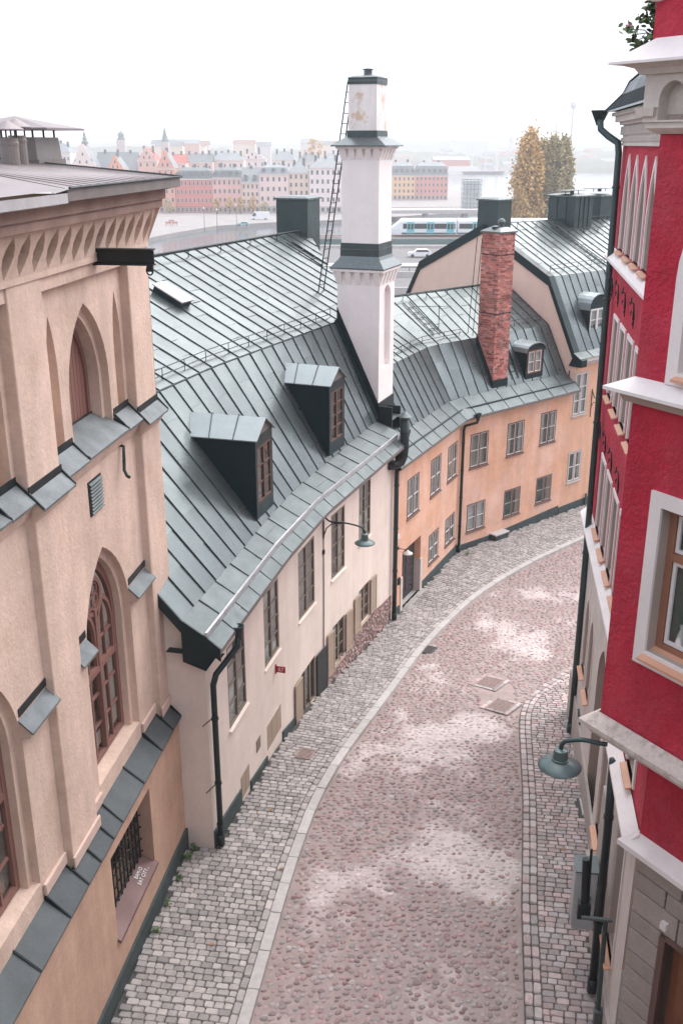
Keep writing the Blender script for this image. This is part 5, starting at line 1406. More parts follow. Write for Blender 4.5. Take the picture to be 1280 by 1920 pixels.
mb = MB(); mb.fbox(F, -.16, SEND, -.3, .31, 12.70, 12.83); mb.fbox(F, -.2, SEND, -.3, .36, 12.83, 13.02); mb.build('frieze', mat('dark_beige_render', (.33, .225, .185), var=.15, streak=.15, bump=.4, bscale=30), GB)
# roof: hipped sheet roof with deep fascia
mb = MB(); e0 = .56
mb.hexa([F(-.42, .36, 12.98), F(4.38, .36, 12.98), F(4.38, e0, 13.02), F(-.42, e0, 13.02), F(-.42, .36, 13.10), F(4.38, .36, 13.10), F(4.38, e0, 13.16), F(-.42, e0, 13.16)])
mb.hexa([F(-.42, -3, 12.98), F(-.3, -3, 12.98), F(-.3, .36, 12.98), F(-.42, .36, 12.98), F(-.42, -3, 13.16), F(-.3, -3, 13.16), F(-.3, .36, 13.16), F(-.42, .36, 13.16)])
mb.build('fascia', M_graysheet, GB)
mb = MB(); mb.hexa([F(4.385, .36, 12.96), F(SEND, .36, 12.96), F(SEND, e0, 13.0), F(4.385, e0, 13.0), F(4.385, .36, 13.1), F(SEND, .36, 13.1), F(SEND, e0, 13.12), F(4.385, e0, 13.12)]); mb.build('fascia', mat('pale_fascia_sheet', (.50, .49, .50), metal=.3, rough=.5, streak=.1), GB)
mb = MB(); RM = mat('lavender_grey_sheet', (.24, .21, .213), metal=.3, rough=.5, var=.1, scale=1.2, streak=.08, bump=.08, bscale=6, island=.05)
mb.face([F(-.44, e0 + .02, 13.17), F(1.0, -2.6, 13.52), F(4.0, -.75, 13.36), F(4.38, e0 + .02, 13.17)])
mb.face([F(-.44, e0 + .02, 13.17), F(-.44, -7, 13.17), F(1.0, -5, 13.52), F(1.0, -2.6, 13.52)])
mb.face([F(4.38, e0 + .02, 13.165), F(4.0, -.75, 13.35), F(1.0, -2.6, 13.50), F(1.0, -5, 13.5), F(SEND, -5, 13.5), F(SEND, -.7, 13.34), F(SEND, e0 + .02, 13.13)])
rf = mb.build('roof', RM, GB)
mb = MB()
for k in range(14):
    s = lerp(-.1, 4.1, k / 13); mb.tube([F(s, e0, 13.185), F(lerp(1.05, 3.95, k / 13), lerp(-2.55, -.78, k / 13), lerp(13.52, 13.37, k / 13))], .006, 4)
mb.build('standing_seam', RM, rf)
mb = MB(); mb.tube([F(-.43, e0 + .02, 13.18), F(1.0, -2.6, 13.53)], .022, 6); mb.tube([F(-.43, e0 + .03, 13.18), F(4.38, e0 + .03, 13.18)], .018, 6); mb.tube([F(-.43, -5, 13.18), F(-.43, e0 + .02, 13.18)], .018, 6); mb.build('hip_roll', M_iron, rf)
mb = MB()
mb.hexa([F(4.05, -.75, 13.3), F(SEND, -.75, 13.3), F(SEND, -.6, 13.3), F(4.05, -.6, 13.3), F(4.05, -.85, 13.62), F(SEND, -.85, 13.62), F(SEND, -.72, 13.62), F(4.05, -.72, 13.62)]); mb.build('upstand', M_graysheet, rf)
# hooded ventilation stack and two round flues
st_ = lambda s0, s1, d0, d1: None
mb = MB(); mb.hexa([F(s, d, z) for z, k in ((13.1, .05), (13.80, 0)) for s, d in ((-.32 - k, -2.55 - k), (.62 + k, -2.55 - k), (.62 + k, -1.5 + k), (-.32 - k, -1.5 + k))]); sk_ = mb.build('vent_stack', mat('grey_taupe_sheet', (.22, .20, .19), metal=.3, rough=.5, var=.1, bump=.06), GB)
mb = MB(); mb.fbox(F, -.39, .69, -2.62, -1.43, 13.1, 13.46); mb.build('stack_collar', M_graysheet, sk_)
mb = MB()
for s in (-.27, .15, .57):
    for d in (-2.5, -1.55): mb.tube([F(s, d, 13.78), F(s, d, 13.94)], .018, 5)
mb.build('hood_post', M_iron, sk_)
mb = MB(); a = [F(-.62, -2.9, 13.94), F(.92, -2.9, 13.94), F(.92, -1.15, 13.94), F(-.62, -1.15, 13.94)]; t = F(.15, -2.02, 14.13); t2 = t
for i in range(4): mb.face([a[i], a[(i + 1) % 4], t])
mb.prism([p - Vector((0, 0, .03)) for p in a], a); mb.build('rain_hood', RM, sk_)
for (s, d, r, z1) in ((1.25, -1.5, .135, 13.82), (1.72, -1.42, .14, 13.78)):
    c = F(s, d, 13.2); mb = MB(); mb.lathe(c, [(r, -.1), (r, z1 - 13.3), (r * 1.06, z1 - 13.3), (r * 1.06, z1 - 13.26), (r, z1 - 13.25), (r, z1 - 13.2)], 18); fl = mb.build('round_flue', M_graysheet, GB)
    mb = MB()
    for k in range(3): t = 2.1 * k; mb.tube([c + Vector((r * .9 * math.cos(t), r * .9 * math.sin(t), z1 - 13.22)), c + Vector((r * .9 * math.cos(t), r * .9 * math.sin(t), z1 - 13.08))], .014, 5)
    mb.build('hood_post', M_iron, fl)
    mb = MB(); mb.lathe(c, [(r * 1.75, z1 - 13.09), (r * 1.75, z1 - 13.075), (.03, z1 - 12.96)], 18); mb.build('rain_hood', RM, fl)
# hoist beam with hook
hb = [F(2.22, -.1, 11.98), F(2.22, 1.02, 11.98)]
mb = MB(); mb.fbox(F, 2.14, 2.30, -.2, .90, 12.0, 12.02); mb.fbox(F, 2.14, 2.30, -.2, .90, 12.22, 12.24); mb.fbox(F, 2.205, 2.235, -.2, .90, 12.02, 12.22); hb = mb.build('hoist_beam', M_iron, GB)
mb = MB(); c = F(2.24, .83, 11.99); o3 = Vector((F.n.x, F.n.y, 0)); mb.tube([c + o3 * .05 * math.cos(t * .52) + Vector((0, 0, -.06 + .07 * math.sin(t * .52))) for t in range(13)], .013, 6); mb.fbox(F, 2.20, 2.26, .79, .88, 11.91, 12.01); mb.build('hook', M_iron, hb)

# weeds in the joint at the wall foot
def weed(x, y, n, r, label):
    root = thing('weed', label, 'weed', (x, y, g(y) + SWZ), 'weeds along the foot of the gothic house wall'); mb = MB()
    for i in range(n):
        t = random.uniform(0, 6.28); rr = random.uniform(.02, r); h = random.uniform(.02, .12); c = Vector((x + rr * math.cos(t) * .6, y + rr * math.sin(t), g(y) + SWZ + h)); u = Vector((math.cos(t), math.sin(t), random.uniform(-.3, .5))).normalized(); v = u.cross(Vector((0, 0, 1))).normalized() * random.uniform(.015, .03); l = random.uniform(.04, .08)
        mb.face([c - u * l * .3, c + v, c + u * l, c - v])
    mb.build('leaves', M_leaf, root)
    mb = MB(); mb.tube([(x, y, g(y) + SWZ - .02), (x + .01, y, g(y) + SWZ + .08)], .006, 4); mb.build('stem', M_leaf, root)
LW = 'small green weed growing out of the pavement joint below the gothic house'
for x, y, n, r in ((-3.12, 16.55, 26, .11), (-3.04, 16.85, 20, .09), (-3.2, 15.9, 20, .08), (-3.3, 15.2, 18, .08), (-3.4, 14.5, 14, .07)): weed(x, y, n, r, LW)
root = weed(4.95, 36.25, 34, .14, 'small green weed beside the foot of orange house downpipe')
for o in list(col.objects):
    if o.get('label', '').startswith('small green weed beside'): del o['group']
M_leafbr = mat('dry_leaf', (.33, .17, .08), var=.2, bump=0)
# leaves fallen on the street
for i, (x, y) in enumerate(((-2.35, 14.2), (-1.55, 18.3), (-1.2, 16.2), (.3, 22.3), (4.6, 16.9), (2.9, 15.3))):
    z = (SWZ + .012 if x < kerb_x(y) else (RWZ + .012 if x > edge_x(y) else .06)) + g(y)
    mb = MB(); t = i * 1.7; L_ = [(.045, 0), (.02, .03), (-.03, .025), (-.045, 0), (-.03, -.025), (.02, -.03)]
    mb.prism([(x + a * math.cos(t) - b * math.sin(t), y + a * math.sin(t) + b * math.cos(t), z + .004 + .01 * abs(b) * 10) for a, b in L_], [(x + a * math.cos(t) - b * math.sin(t), y + a * math.sin(t) + b * math.cos(t), z + .008 + .01 * abs(b) * 10) for a, b in L_])
    setp(mb.build('fallen_leaf', M_leafbr), 'dry orange leaf lying on the street paving', 'leaf', 'dry leaves scattered on the street')

# ================================================================== red house on the right
RH = thing('red_house', 'red roughcast house with white window surrounds and stone ground floor', 'house', FRD(9, -2, 0))
F = FRD; zr = lambda s: g(F(s, 0, 0).y) - .2
lan = [pointed(s, s + .98, 11.55, 12.3, 13.5, 8) for s in (.92, 2.2, 3.48, 4.76)]
r2 = [rect(s, s + .95, 8.42, 10.2) for s in (1.32, 2.58, 3.84, 5.10)]
r3 = [rect(s, s + .95, 5.28, 7.06) for s in (1.52, 2.78, 4.04, 5.30)]
ER = 7.2
mb = MB(); mb.holed(F, 0, [(-.1, 5.0), (ER, 5.0), (ER, 13.66), (-.1, 13.66)], lan + r2 + r3)
mb.face([F(-.1, 0, 5), F(-.1, -8, 5), F(-.1, -8, 13.66), F(-.1, 0, 13.66)])
mb.build('wall', M_red, RH)
def inset(h, k):
    cs = [p[0] for p in h]; zs = [p[1] for p in h]; c = (min(cs) + max(cs)) / 2; w_ = (max(cs) - min(cs)) / 2; z0, z1 = min(zs), max(zs); hh = z1 - z0
    return [(c + (p[0] - c) * (w_ - k) / w_, z0 + k * .0 + (p[1] - z0) * (hh - k * (1.0 if len(h) == 4 else 2.2)) / hh) for p in h]
def red_window(h, F=F, depth=.42, d0=0., frame=.11, proud=.03, mwin=M_framew, sur=M_white, root=RH):
    q = inset(h, frame); mb = MB()
    mb.holed(F, d0 + proud, h, [q]); mb.reveal(F, h, d0 + proud, d0 - .02); mb.reveal(F, q, d0 + proud, d0 - .01)
    su = mb.build('window', sur, root)
    mb = MB(); mb.reveal(F, q, d0 - .01, d0 - depth); mb.build('reveal', M_tan, su)
    cs = [p[0] for p in q]; s0, s1, z0, z1 = min(cs), max(cs), min(p[1] for p in q), max(p[1] for p in q)
    mb = MB(); mb.hexa([F(s0, d0 - depth, z0 + .03), F(s1, d0 - depth, z0 + .03), F(s1, d0 + .12, z0 - .09), F(s0, d0 + .12, z0 - .09), F(s0, d0 - depth, z0 + .06), F(s1, d0 - depth, z0 + .06), F(s1, d0 + .12, z0 - .06), F(s0, d0 + .12, z0 - .06)]); mb.build('sill', M_copper, su)
    q2 = inset(q, .07); mb = MB(); mb.holed(F, d0 - depth + .02, q, [q2]); mb.reveal(F, q2, d0 - depth + .02, d0 - depth - .04); c = (s0 + s1) / 2
    mb.fbox(F, c - .03, c + .03, d0 - depth - .03, d0 - depth + .025, z0, z1 - .1); mb.fbox(F, s0 + .05, s1 - .05, d0 - depth - .03, d0 - depth + .022, lerp(z0, z1, .66) - .025, lerp(z0, z1, .66) + .025); mb.build('frame', mwin, su)
    zs_ = lerp(z0, z1, .66)
    for a, b in ((s0 + .06, c - .03), (c + .03, s1 - .06)):
        mb = MB(); mb.fbox(F, a, b, d0 - depth - .02, d0 - depth - .015, z0 + .05, zs_ - .03); mb.build('pane', M_glass, su)
    mb = MB(); mb.holed(F, d0 - depth - .018, [p for p in q2 if p[1] > zs_] + [(s0 + .07, zs_), (s1 - .07, zs_)] if len(q2) == 4 else [p for p in q2 if p[1] > zs_][:] ) if False else None
    mb = MB(); mb.fbox(F, s0 + .06, s1 - .06, d0 - depth - .02, d0 - depth - .015, zs_ + .03, z1 - .06); mb.build('pane', M_glass, su)
    mb = MB(); mb.holed(F, d0 - depth - .3, rect(s0 - .1, s1 + .1, z0 - .1, z1 + .1)); mb.build('room', M_room, su)
    return su
for h in lan: red_window(h, frame=.075)
for h in r2 + r3: red_window(h, frame=.085)
# sloped white string ledges
def string(s0, s1, z, out_=.2, h=.16, m=M_white, F=F, d0=0.):
    mb = MB(); mb.hexa([F(s0, d0, z - .06), F(s1, d0, z - .06), F(s1, d0 + out_, z - .06), F(s0, d0 + out_, z - .06), F(s0, d0, z + h), F(s1, d0, z + h), F(s1, d0 + out_, z), F(s0, d0 + out_, z)]); return mb.build('string_ledge', m, RH)
string(-.15, ER, 11.32, .2); string(-.15, ER, 5.0, .22, .2)
# wrought iron wall ornaments between the windows
def ornament(s, z):
    mb = MB(); d = .05
    mb.tube([F(s, d, z - .34), F(s, d + .01, z - .1), F(s + .02, d + .03, z + .12)], [.008, .022, .012], 6)
    sp = [F(s - .05 - .10 * math.cos(t * .5) * (1 - t * .05), d + .06 + .02 * t / 6, z + .16 + .09 * math.sin(t * .5) * (1 - t * .05)) for t in range(0, 12)]; mb.tube(sp, .014, 6)
    mb.tube([F(s + .02, d + .03, z + .12), sp[0]], .012, 6)
    sp = [F(s - .10 + .05 * math.cos(t * .6), d + .05, z - .06 + .05 * math.sin(t * .6)) for t in range(0, 9)]; mb.tube(sp, .010, 6)
    for k in range(4): mb.tube([F(s - .03, d + .01, z - .28 + k * .09), F(s + .035, d + .03, z - .22 + k * .09)], .010, 5)
    mb.build('iron_ornament', M_iron, RH, smooth=True)
for s in (.85, 2.1, 3.35, 4.75): ornament(s, 10.78)
for s in (1.1, 2.35, 3.65, 5.0): ornament(s, 7.55)
# cornice with fine dentils, eaves and roof
mb = MB()
for d, z0, z1 in ((.06, 13.66, 13.72), (.03, 13.72, 14.08), (.12, 14.08, 14.14), (.22, 14.14, 14.26), (.30, 14.26, 14.33)): mb.fbox(F, -.12, ER, -.2, d, z0, z1)
co = mb.build('cornice', M_stone, RH)
for k in range(58):
    s = .02 + k * .11; mb = MB(); mb.fbox(F, s, s + .055, .03, .10, 13.88, 14.05); mb.fbox(F, s, s + .055, .03, .075, 13.74, 13.82); mb.build('dentil', M_stone, co)
def rslab(s0, s1, t0, t1, A, B, th=.03):
    (d0, z0), (d1, z1) = A, B; mb = MB()
    mb.hexa([F(s0, d0, z0), F(s1, d0, z0), F(t1, d1, z1), F(t0, d1, z1), F(s0, d0, z0 + th), F(s1, d0, z0 + th), F(t1, d1, z1 + th), F(t0, d1, z1 + th)]); return mb
rr_ = rslab(-.25, ER, -.05, ER, (.42, 14.33), (.10, 14.66)).build('roof', M_dormroof, RH)
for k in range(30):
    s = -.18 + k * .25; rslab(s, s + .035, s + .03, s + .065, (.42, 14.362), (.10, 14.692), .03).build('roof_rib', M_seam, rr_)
for k in range(40):
    s = -.03 + k * .18; rslab(s + .01, s + .165, s + .03, s + .185, (.11, 14.67), (.0, 14.90), .05).build('roof_tile', M_roofd, rr_)
rslab(.02, ER, .95, ER, (.0, 14.90), (-.55, 15.42)).build('upper_roof', M_boxm, rr_)
mb = MB(); mb.face([F(-.25, .42, 14.36), F(-.05, .10, 14.70), F(.02, 0, 14.93), F(.95, -.55, 15.45), F(.95, -4, 15.45), F(-.25, -4, 14.36)]); mb.build('roof_hip', M_roofd, rr_)
mb = MB(); mb.tube([F(.02, 0, 14.95), F(.95, -.55, 15.47)], .03, 6); mb.tube([F(-.26, .43, 14.38), F(-.05, .10, 14.72), F(.02, 0, 14.95)], .025, 6); mb.build('hip_roll', M_roofd, rr_)
# long downpipe at the far corner
zf = g(22.6) + RWZ
dp = downpipe(RH, [F(-.05, .55, 14.2), F(-.02, .52, 14.0), F(.1, .36, 13.86), F(.3, .16, 13.72), F(.36, .13, 13.5), F(.8, .13, 9.0), F(1.15, .13, 4.0), F(1.3, .13, zf + .04)], .075, M_pipeg, brackets=[F(.43, .13, 12.8), F(.66, .13, 10.4), F(.9, .13, 7.6), F(1.13, .13, 4.4)])
c = F(-.08, .56, 14.36); mb = MB(); mb.lathe(c, [(.07, -.28), (.08, -.24), (.19, 0), (.2, .01), (.2, .03), (.17, .03), (.07, -.2)], 4); mb.build('hopper', M_roofd, RH)

# stone ground floor, far part: lancets, arch, door
sw = [pointed(s, s + .9, 1.75, 3.2, 3.85, 6) for s in (1.75, 2.9)] + [pointed(4.75, 6.15, -.2, 3.0, 4.0, 8)]
mb = MB(); mb.holed(F, .06, [(-.1, -1.2), (ER + 1.0, -1.2), (ER + 1.0, 4.95), (-.1, 4.95)], sw)
mb.face([F(-.1, .06, -1.2), F(-.1, -6, -1.2), F(-.1, -6, 5), F(-.1, .06, 5)])
mb.build('stone_wall', M_stone, RH)
for h in sw[:2]: red_window(h, F, .38, .06, .10, .02, M_framew, M_stone)
h = sw[2]; mb = MB(); mb.reveal(F, h, .06, -.5); mb.build('arch_reveal', M_tan, RH)
mb = MB(); mb.holed(F, -.5, h); ad = mb.build('arched_door', M_framebr, RH)
mb = MB(); mb.fbox(F, 2.2, 2.7, .06, .10, -.3, .7); mb.build('wall_cabinet_door', M_plinth, RH)
mb = MB(); mb.fbox(F, -.1, 8.2, .06, .12, -1.2, .55); mb.build('stone_base', mat('grey_stone_base', (.40, .36, .335), var=.12, scale=3, bump=.4, bscale=30), RH)

# near part: slightly forward, with windows, then the chamfered corner under the oriel
N0 = .25
sw2 = [rect(7.95, 8.85, 1.75, 3.9), rect(10.35, 11.3, 1.4, 3.75)]
CS = 12.0                                        # chamfer corner along the flank
mb = MB(); mb.holed(F, N0, [(7.6, -.3), (CS, -.3), (CS, 4.55), (7.6, 4.55)], sw2); mb.face([F(7.6, N0, -.3), F(7.6, -.2, -.3), F(7.6, -.2, 6), F(7.6, N0, 6)])
mb.build('stone_wall', M_stone, RH)
for h in sw2: red_window(h, F, .4, N0, .10, .02, M_framew, M_stone)
mb = MB(); mb.fbox(F, 7.55, CS - .05, N0, N0 + .07, -.3, .75); mb.fbox(F, 9.2, 9.75, N0 + .0, N0 + .12, .75, 3.4); mb.build('stone_base', MATS['grey_stone_base'], RH)
mb = MB(); mb.holed(F, N0 - .02, [(7.6, 4.55), (CS, 4.55), (CS, 6.6), (7.6, 6.6)], [rect(10.3, 11.2, 4.75, 6.3)]); mb.build('wall', M_red, RH)
red_window(rect(10.3, 11.2, 4.75, 6.3), F, .34, N0 - .02)
string(9.4, CS + .05, 4.42, .2, .2, F=F, d0=N0)
c0 = F(CS, N0, 0)
th = R(-33); FK2 = flatframe((c0.x, c0.y), (-math.sin(th), -math.cos(th)), (-math.cos(th), math.sin(th)))   # base chamfer, s to the right
th = R(-33); FO = flatframe((3.5, 11.7), (-math.sin(th), -math.cos(th)), (-math.cos(th), math.sin(th)))      # oriel face
# rusticated chamfer: every block its own piece
mb = MB(); mb.holed(FK2, -.06, [(0, -.3), (3.2, -.3), (3.2, 4.4), (0, 4.4)], [rect(.66, 1.75, -.1, 3.2)]); mb.reveal(FK2, rect(.66, 1.75, -.1, 3.2), -.06, -.3); bw = mb.build('stone_wall', M_rustic, RH)
zc = 4.38; r = 0
while zc > -.2:
    hh = .40 if r % 2 == 0 else .30
    xs_ = [0.02]; x = .02 + (.55 if r % 2 else .8)
    while x < 3.0: xs_.append(x); x += .8
    xs_.append(3.15)
    for a, b in zip(xs_, xs_[1:]):
        segs = [(a, b)]
        if zc - hh < 3.2: segs = [(max(a, 0), min(b, .62)), (max(a, 1.8), min(b, 3.15))]
        for a2, b2 in segs:
            if b2 - a2 < .08: continue
            mb = MB(); q = .012; mb.hexa([FK2(a2 + q, -.08, zc - hh + q), FK2(b2 - q, -.08, zc - hh + q), FK2(b2 - q, .0, zc - hh + q), FK2(a2 + q, .0, zc - hh + q), FK2(a2 + q, -.08, zc - q), FK2(b2 - q, -.08, zc - q), FK2(b2 - q, .0, zc - q), FK2(a2 + q, .0, zc - q)])
            bevel_edges(mb.build('stone_block', M_rustic, bw), .018, 2)
    zc -= hh; r += 1
mb = MB(); mb.fbox(FK2, .66, 1.75, -.30, -.24, -.1, 3.2); dr = mb.build('door', M_wood, RH)
for a, b, z0, z1 in ((.78, 1.16, 1.9, 3.0), (.78, 1.16, .3, 1.6), (1.26, 1.64, 1.9, 3.0), (1.26, 1.64, .3, 1.6)):
    mb = MB(); mb.fbox(FK2, a, b, -.24, -.215, z0, z1); bevel_edges(mb.build('door_panel', M_wood, dr), .015)
mb = MB(); mb.fbox(FK2, .56, .66, -.3, .01, -.1, 3.22); mb.fbox(FK2, .66, 1.75, -.3, .01, 3.2, 3.3); mb.build('door_frame', M_framebr, dr)
mb = MB(); mb.tube([FK2(.86, -.215, 1.72), FK2(.86, -.12, 1.72), FK2(.98, -.12, 1.72)], .018, 6); mb.build('handle', M_zinc, dr)
mb = MB(); mb.fbox(FK2, .58, .68, .0, .06, 3.4, 3.52); mb.build('alarm_box', M_framew, RH)
# ledge above, red neck, then the oriel
mb = MB(); mb.hexa([FK2(-.12, 0, 4.38), FK2(3.2, 0, 4.38), FK2(3.2, .2, 4.38), FK2(-.2, .2, 4.38), FK2(0, -.1, 4.64), FK2(3.2, -.1, 4.64), FK2(3.2, .2, 4.46), FK2(-.2, .2, 4.46)]); mb.build('string_ledge', M_white, RH)
mb = MB(); mb.face([FK2(0, -.02, 4.6), FK2(3.2, -.02, 4.6), FK2(3.2, -.02, 6.7), FK2(0, -.02, 6.7)]); mb.build('wall', M_red, RH)
def orl(z, k=0.): # plan of the diagonal bay, grown by k
    return [FO(-k, k, z), FO(3.0, k, z), FO(3.0, -2.2, z), FO(-k, -2.2, z)]
OW = (.62, 2.0, 7.70, 9.62)
mb = MB(); up_o = pointed(.62, 1.8, 11.25, 12.3, 13.2, 8)
up_in = [(p[0], p[1]) for p in up_o]
mb.holed(FO, 0, [(0, 6.3), (3.0, 6.3), (3.0, 14.0), (0, 14.0)], [rect(*OW), up_o])
mb.face([FO(0, 0, 6.3), FO(0, -2.2, 6.3), FO(0, -2.2, 14.0), FO(0, 0, 14.0)]); mb.face([FO(0, 0, 6.35), FO(3, 0, 6.35), FO(3, -2.2, 6.35), FO(0, -2.2, 6.35)])
ow = mb.build('oriel', M_red, RH); setp(ow, 'red roughcast corner bay')
# big window with white surround and brown casement
q = OW; mb = MB(); sur = rect(q[0] - .17, q[1] + .17, q[2] - .2, q[3] + .18); mb.holed(FO, .035, sur, [rect(*q)]); mb.reveal(FO, sur, .035, -.02); mb.reveal(FO, rect(*q), .035, -.005); bwn = mb.build('bay_window', M_white, RH)
mb = MB(); mb.reveal(FO, rect(*q), -.005, -.26); mb.build('reveal', M_tan, bwn)
mb = MB(); mb.hexa([FO(q[0] - .03, -.24, q[2] - .02), FO(q[1] + .03, -.24, q[2] - .02), FO(q[1] + .03, .13, q[2] - .10), FO(q[0] - .03, .13, q[2] - .10), FO(q[0] - .03, -.24, q[2] + .05), FO(q[1] + .03, -.24, q[2] + .05), FO(q[1] + .03, .13, q[2] - .07), FO(q[0] - .03, .13, q[2] - .07)]); mb.build('sill', M_copper, bwn)
def casement(s0, s1, z0, z1, d):
    mb = MB(); t = .10
    mb.holed(FO, d, rect(s0, s1, z0, z1), [rect(s0 + t, s1 - t, z0 + t, z1 - t)]); mb.reveal(FO, rect(s0 + t, s1 - t, z0 + t, z1 - t), d, d - .05)
    return mb
dW = -.16
zt = 8.98
wm = mat('brown_casement_paint', (.30, .135, .085), var=.08, rough=.45, bump=.03)
mb = casement(q[0], q[1], q[2], q[3], dW); c = (q[0] + q[1]) / 2; mb.fbox(FO, c - .06, c + .06, dW - .05, dW + .01, q[2] + .1, q[3] - .1); mb.fbox(FO, q[0] + .1, q[1] - .1, dW - .05, dW + .012, zt - .05, zt + .05); mb.build('frame', wm, bwn)
for (a, b) in ((q[0] + .11, c - .07), (c + .07, q[1] - .11)):
    for (z0, z1) in ((q[2] + .11, zt - .06), (zt + .06, q[3] - .11)):
        mb = MB(); mb.holed(FO, dW - .02, rect(a, b, z0, z1), [rect(a + .045, b - .045, z0 + .045, z1 - .045)]); mb.reveal(FO, rect(a + .045, b - .045, z0 + .045, z1 - .045), dW - .02, dW - .06); mb.build('sash', M_framew, bwn)
        mb = MB(); mb.fbox(FO, a + .03, b - .03, dW - .052, dW - .047, z0 + .03, z1 - .03); mb.build('pane', M_glass, bwn)
mb = MB(); mb.fbox(FO, q[0] - .4, q[1] + .5, -1.9, -.34, q[2] - .5, q[3] + .4); mb.build('room', M_teal, bwn)
# things on the window board seen through the glass
for i, (s, h_, m_) in enumerate(((.92, .34, M_framew), (1.12, .22, M_teal), (1.3, .4, M_iron))):
    mb = MB(); mb.lathe(FO(s, -.26, q[2] + .06), [(.05, 0), (.07, h_ * .3), (.05, h_ * .6), (.025, h_ * .85), (.035, h_)], 12)
    setp(mb.build('vase', m_), ['white vase on the window board of red bay', 'small teal vase on the window board of red bay', 'tall black vase on the window board of red bay'][i], 'vase')
# upper arched window (its surround enters the picture at the right edge)
mb = MB(); up_s = pointed(.62 - .16, 1.8 + .16, 11.1, 12.3, 13.42, 8); mb.holed(FO, .035, up_s, [up_o]); mb.reveal(FO, up_s, .035, -.02); mb.reveal(FO, up_o, .035, -.28); mb.build('window_surround', M_white, RH)
mb = MB(); mb.holed(FO, -.28, up_o); mb.build('window', M_framebr, RH)
mb = MB(); mb.hexa([FO(.6, -.25, 11.25), FO(1.82, -.25, 11.25), FO(1.82, .12, 11.16), FO(.6, .12, 11.16), FO(.6, -.25, 11.3), FO(1.82, -.25, 11.3), FO(1.82, .12, 11.19), FO(.6, .12, 11.19)]); mb.build('sill', M_copper, RH)
# bottom ledge with lichen, middle white ledge, arcade and top ledge
mb = MB(); mb.prism(orl(6.30, .20), orl(6.36, .20)); mb.prism(orl(6.361, .20), orl(6.50, .02), caps=False); mb.build('ledge_slab', M_mosscap, RH)
mb = MB(); mb.prism(orl(6.17, .08), orl(6.30, .13)); mb.build('ledge_moulding', M_stone, RH)
mb = MB(); mb.prism(orl(10.93, .26), orl(10.97, .26)); mb.prism(orl(10.971, .26), orl(11.10, .0), caps=False); mb.build('string_ledge', M_white, RH)
mb = MB(); mb.prism(orl(10.80, .08), orl(10.93, .14)); mb.build('ledge_moulding', M_tan, RH)
arc = [pointed(s, s + .44, 13.93, 14.12, 14.36, 6) for s in (.10, .66, 1.22, 1.78)]
mb = MB(); Fk = .26
mb.holed(FO, Fk, [(-.26, 13.93), (2.9, 13.93), (2.9, 14.45), (-.26, 14.45)], [])  if False else None
mb = MB()
loopx = [(-.26, 13.92), (.10, 13.92)]
mb.holed(FO, .15, [(-.15, 13.92), (3.0, 13.92), (3.0, 14.46), (-.15, 14.46)], [pointed(s, s + .36, 13.94, 14.14, 14.33, 6) for s in (.06, .62, 1.18, 1.74)])
for s in (.06, .62, 1.18, 1.74):
    a_ = pointed(s, s + .36, 13.94, 14.14, 14.33, 6); mb.reveal(FO, a_, .15, .0); mb.holed(FO, .0, a_)
mb.face([FO(-.15, .15, 13.92), FO(-.15, -2, 13.92), FO(-.15, -2, 14.46), FO(-.15, .15, 14.46)]); mb.face([FO(-.15, .15, 13.92), FO(3, .15, 13.92), FO(3, -.1, 13.92), FO(-.15, -.1, 13.92)])
mb.build('arcade', M_stone, RH)
mb = MB()
for a, b in ((-.2, .03), (.45, .59), (1.01, 1.15)): mb.prism([FO(a, .10, 13.98), FO(b, .10, 13.98), FO(b, .19, 13.98), FO(a, .19, 13.98)], [FO(a - .02, .10, 14.07), FO(b + .02, .10, 14.07), FO(b + .02, .21, 14.07), FO(a - .02, .21, 14.07)])
mb.build('impost', M_stone, RH)
mb = MB(); mb.prism(orl(13.80, .03), orl(13.86, .12)); mb.prism(orl(13.86, .121), orl(13.92, .121)); mb.build('ledge_moulding', M_stone, RH)
mb = MB(); mb.prism(orl(14.40, .20), orl(14.46, .24)); mb.prism(orl(14.461, .24), orl(14.50, .36)); mb.build('ledge_moulding', M_stone, RH)
mb = MB(); mb.prism(orl(14.501, .44), orl(14.525, .44)); mb.prism(orl(14.526, .44), orl(14.76, .10), caps=False); mb.build('string_ledge', M_white, RH)
mb = MB(); mb.fbox(FO, -.15, 3.0, -2.0, .10, 14.5, 18.5); mb.build('turret', M_red, RH)
mb = MB(); mb.lathe(FO(-.12, .07, 15.16), [(.03, -.05), (.13, -.03), (.15, .03), (.08, .08), (.07, .3)], 14); mb.build('stone_boss', M_white, RH)
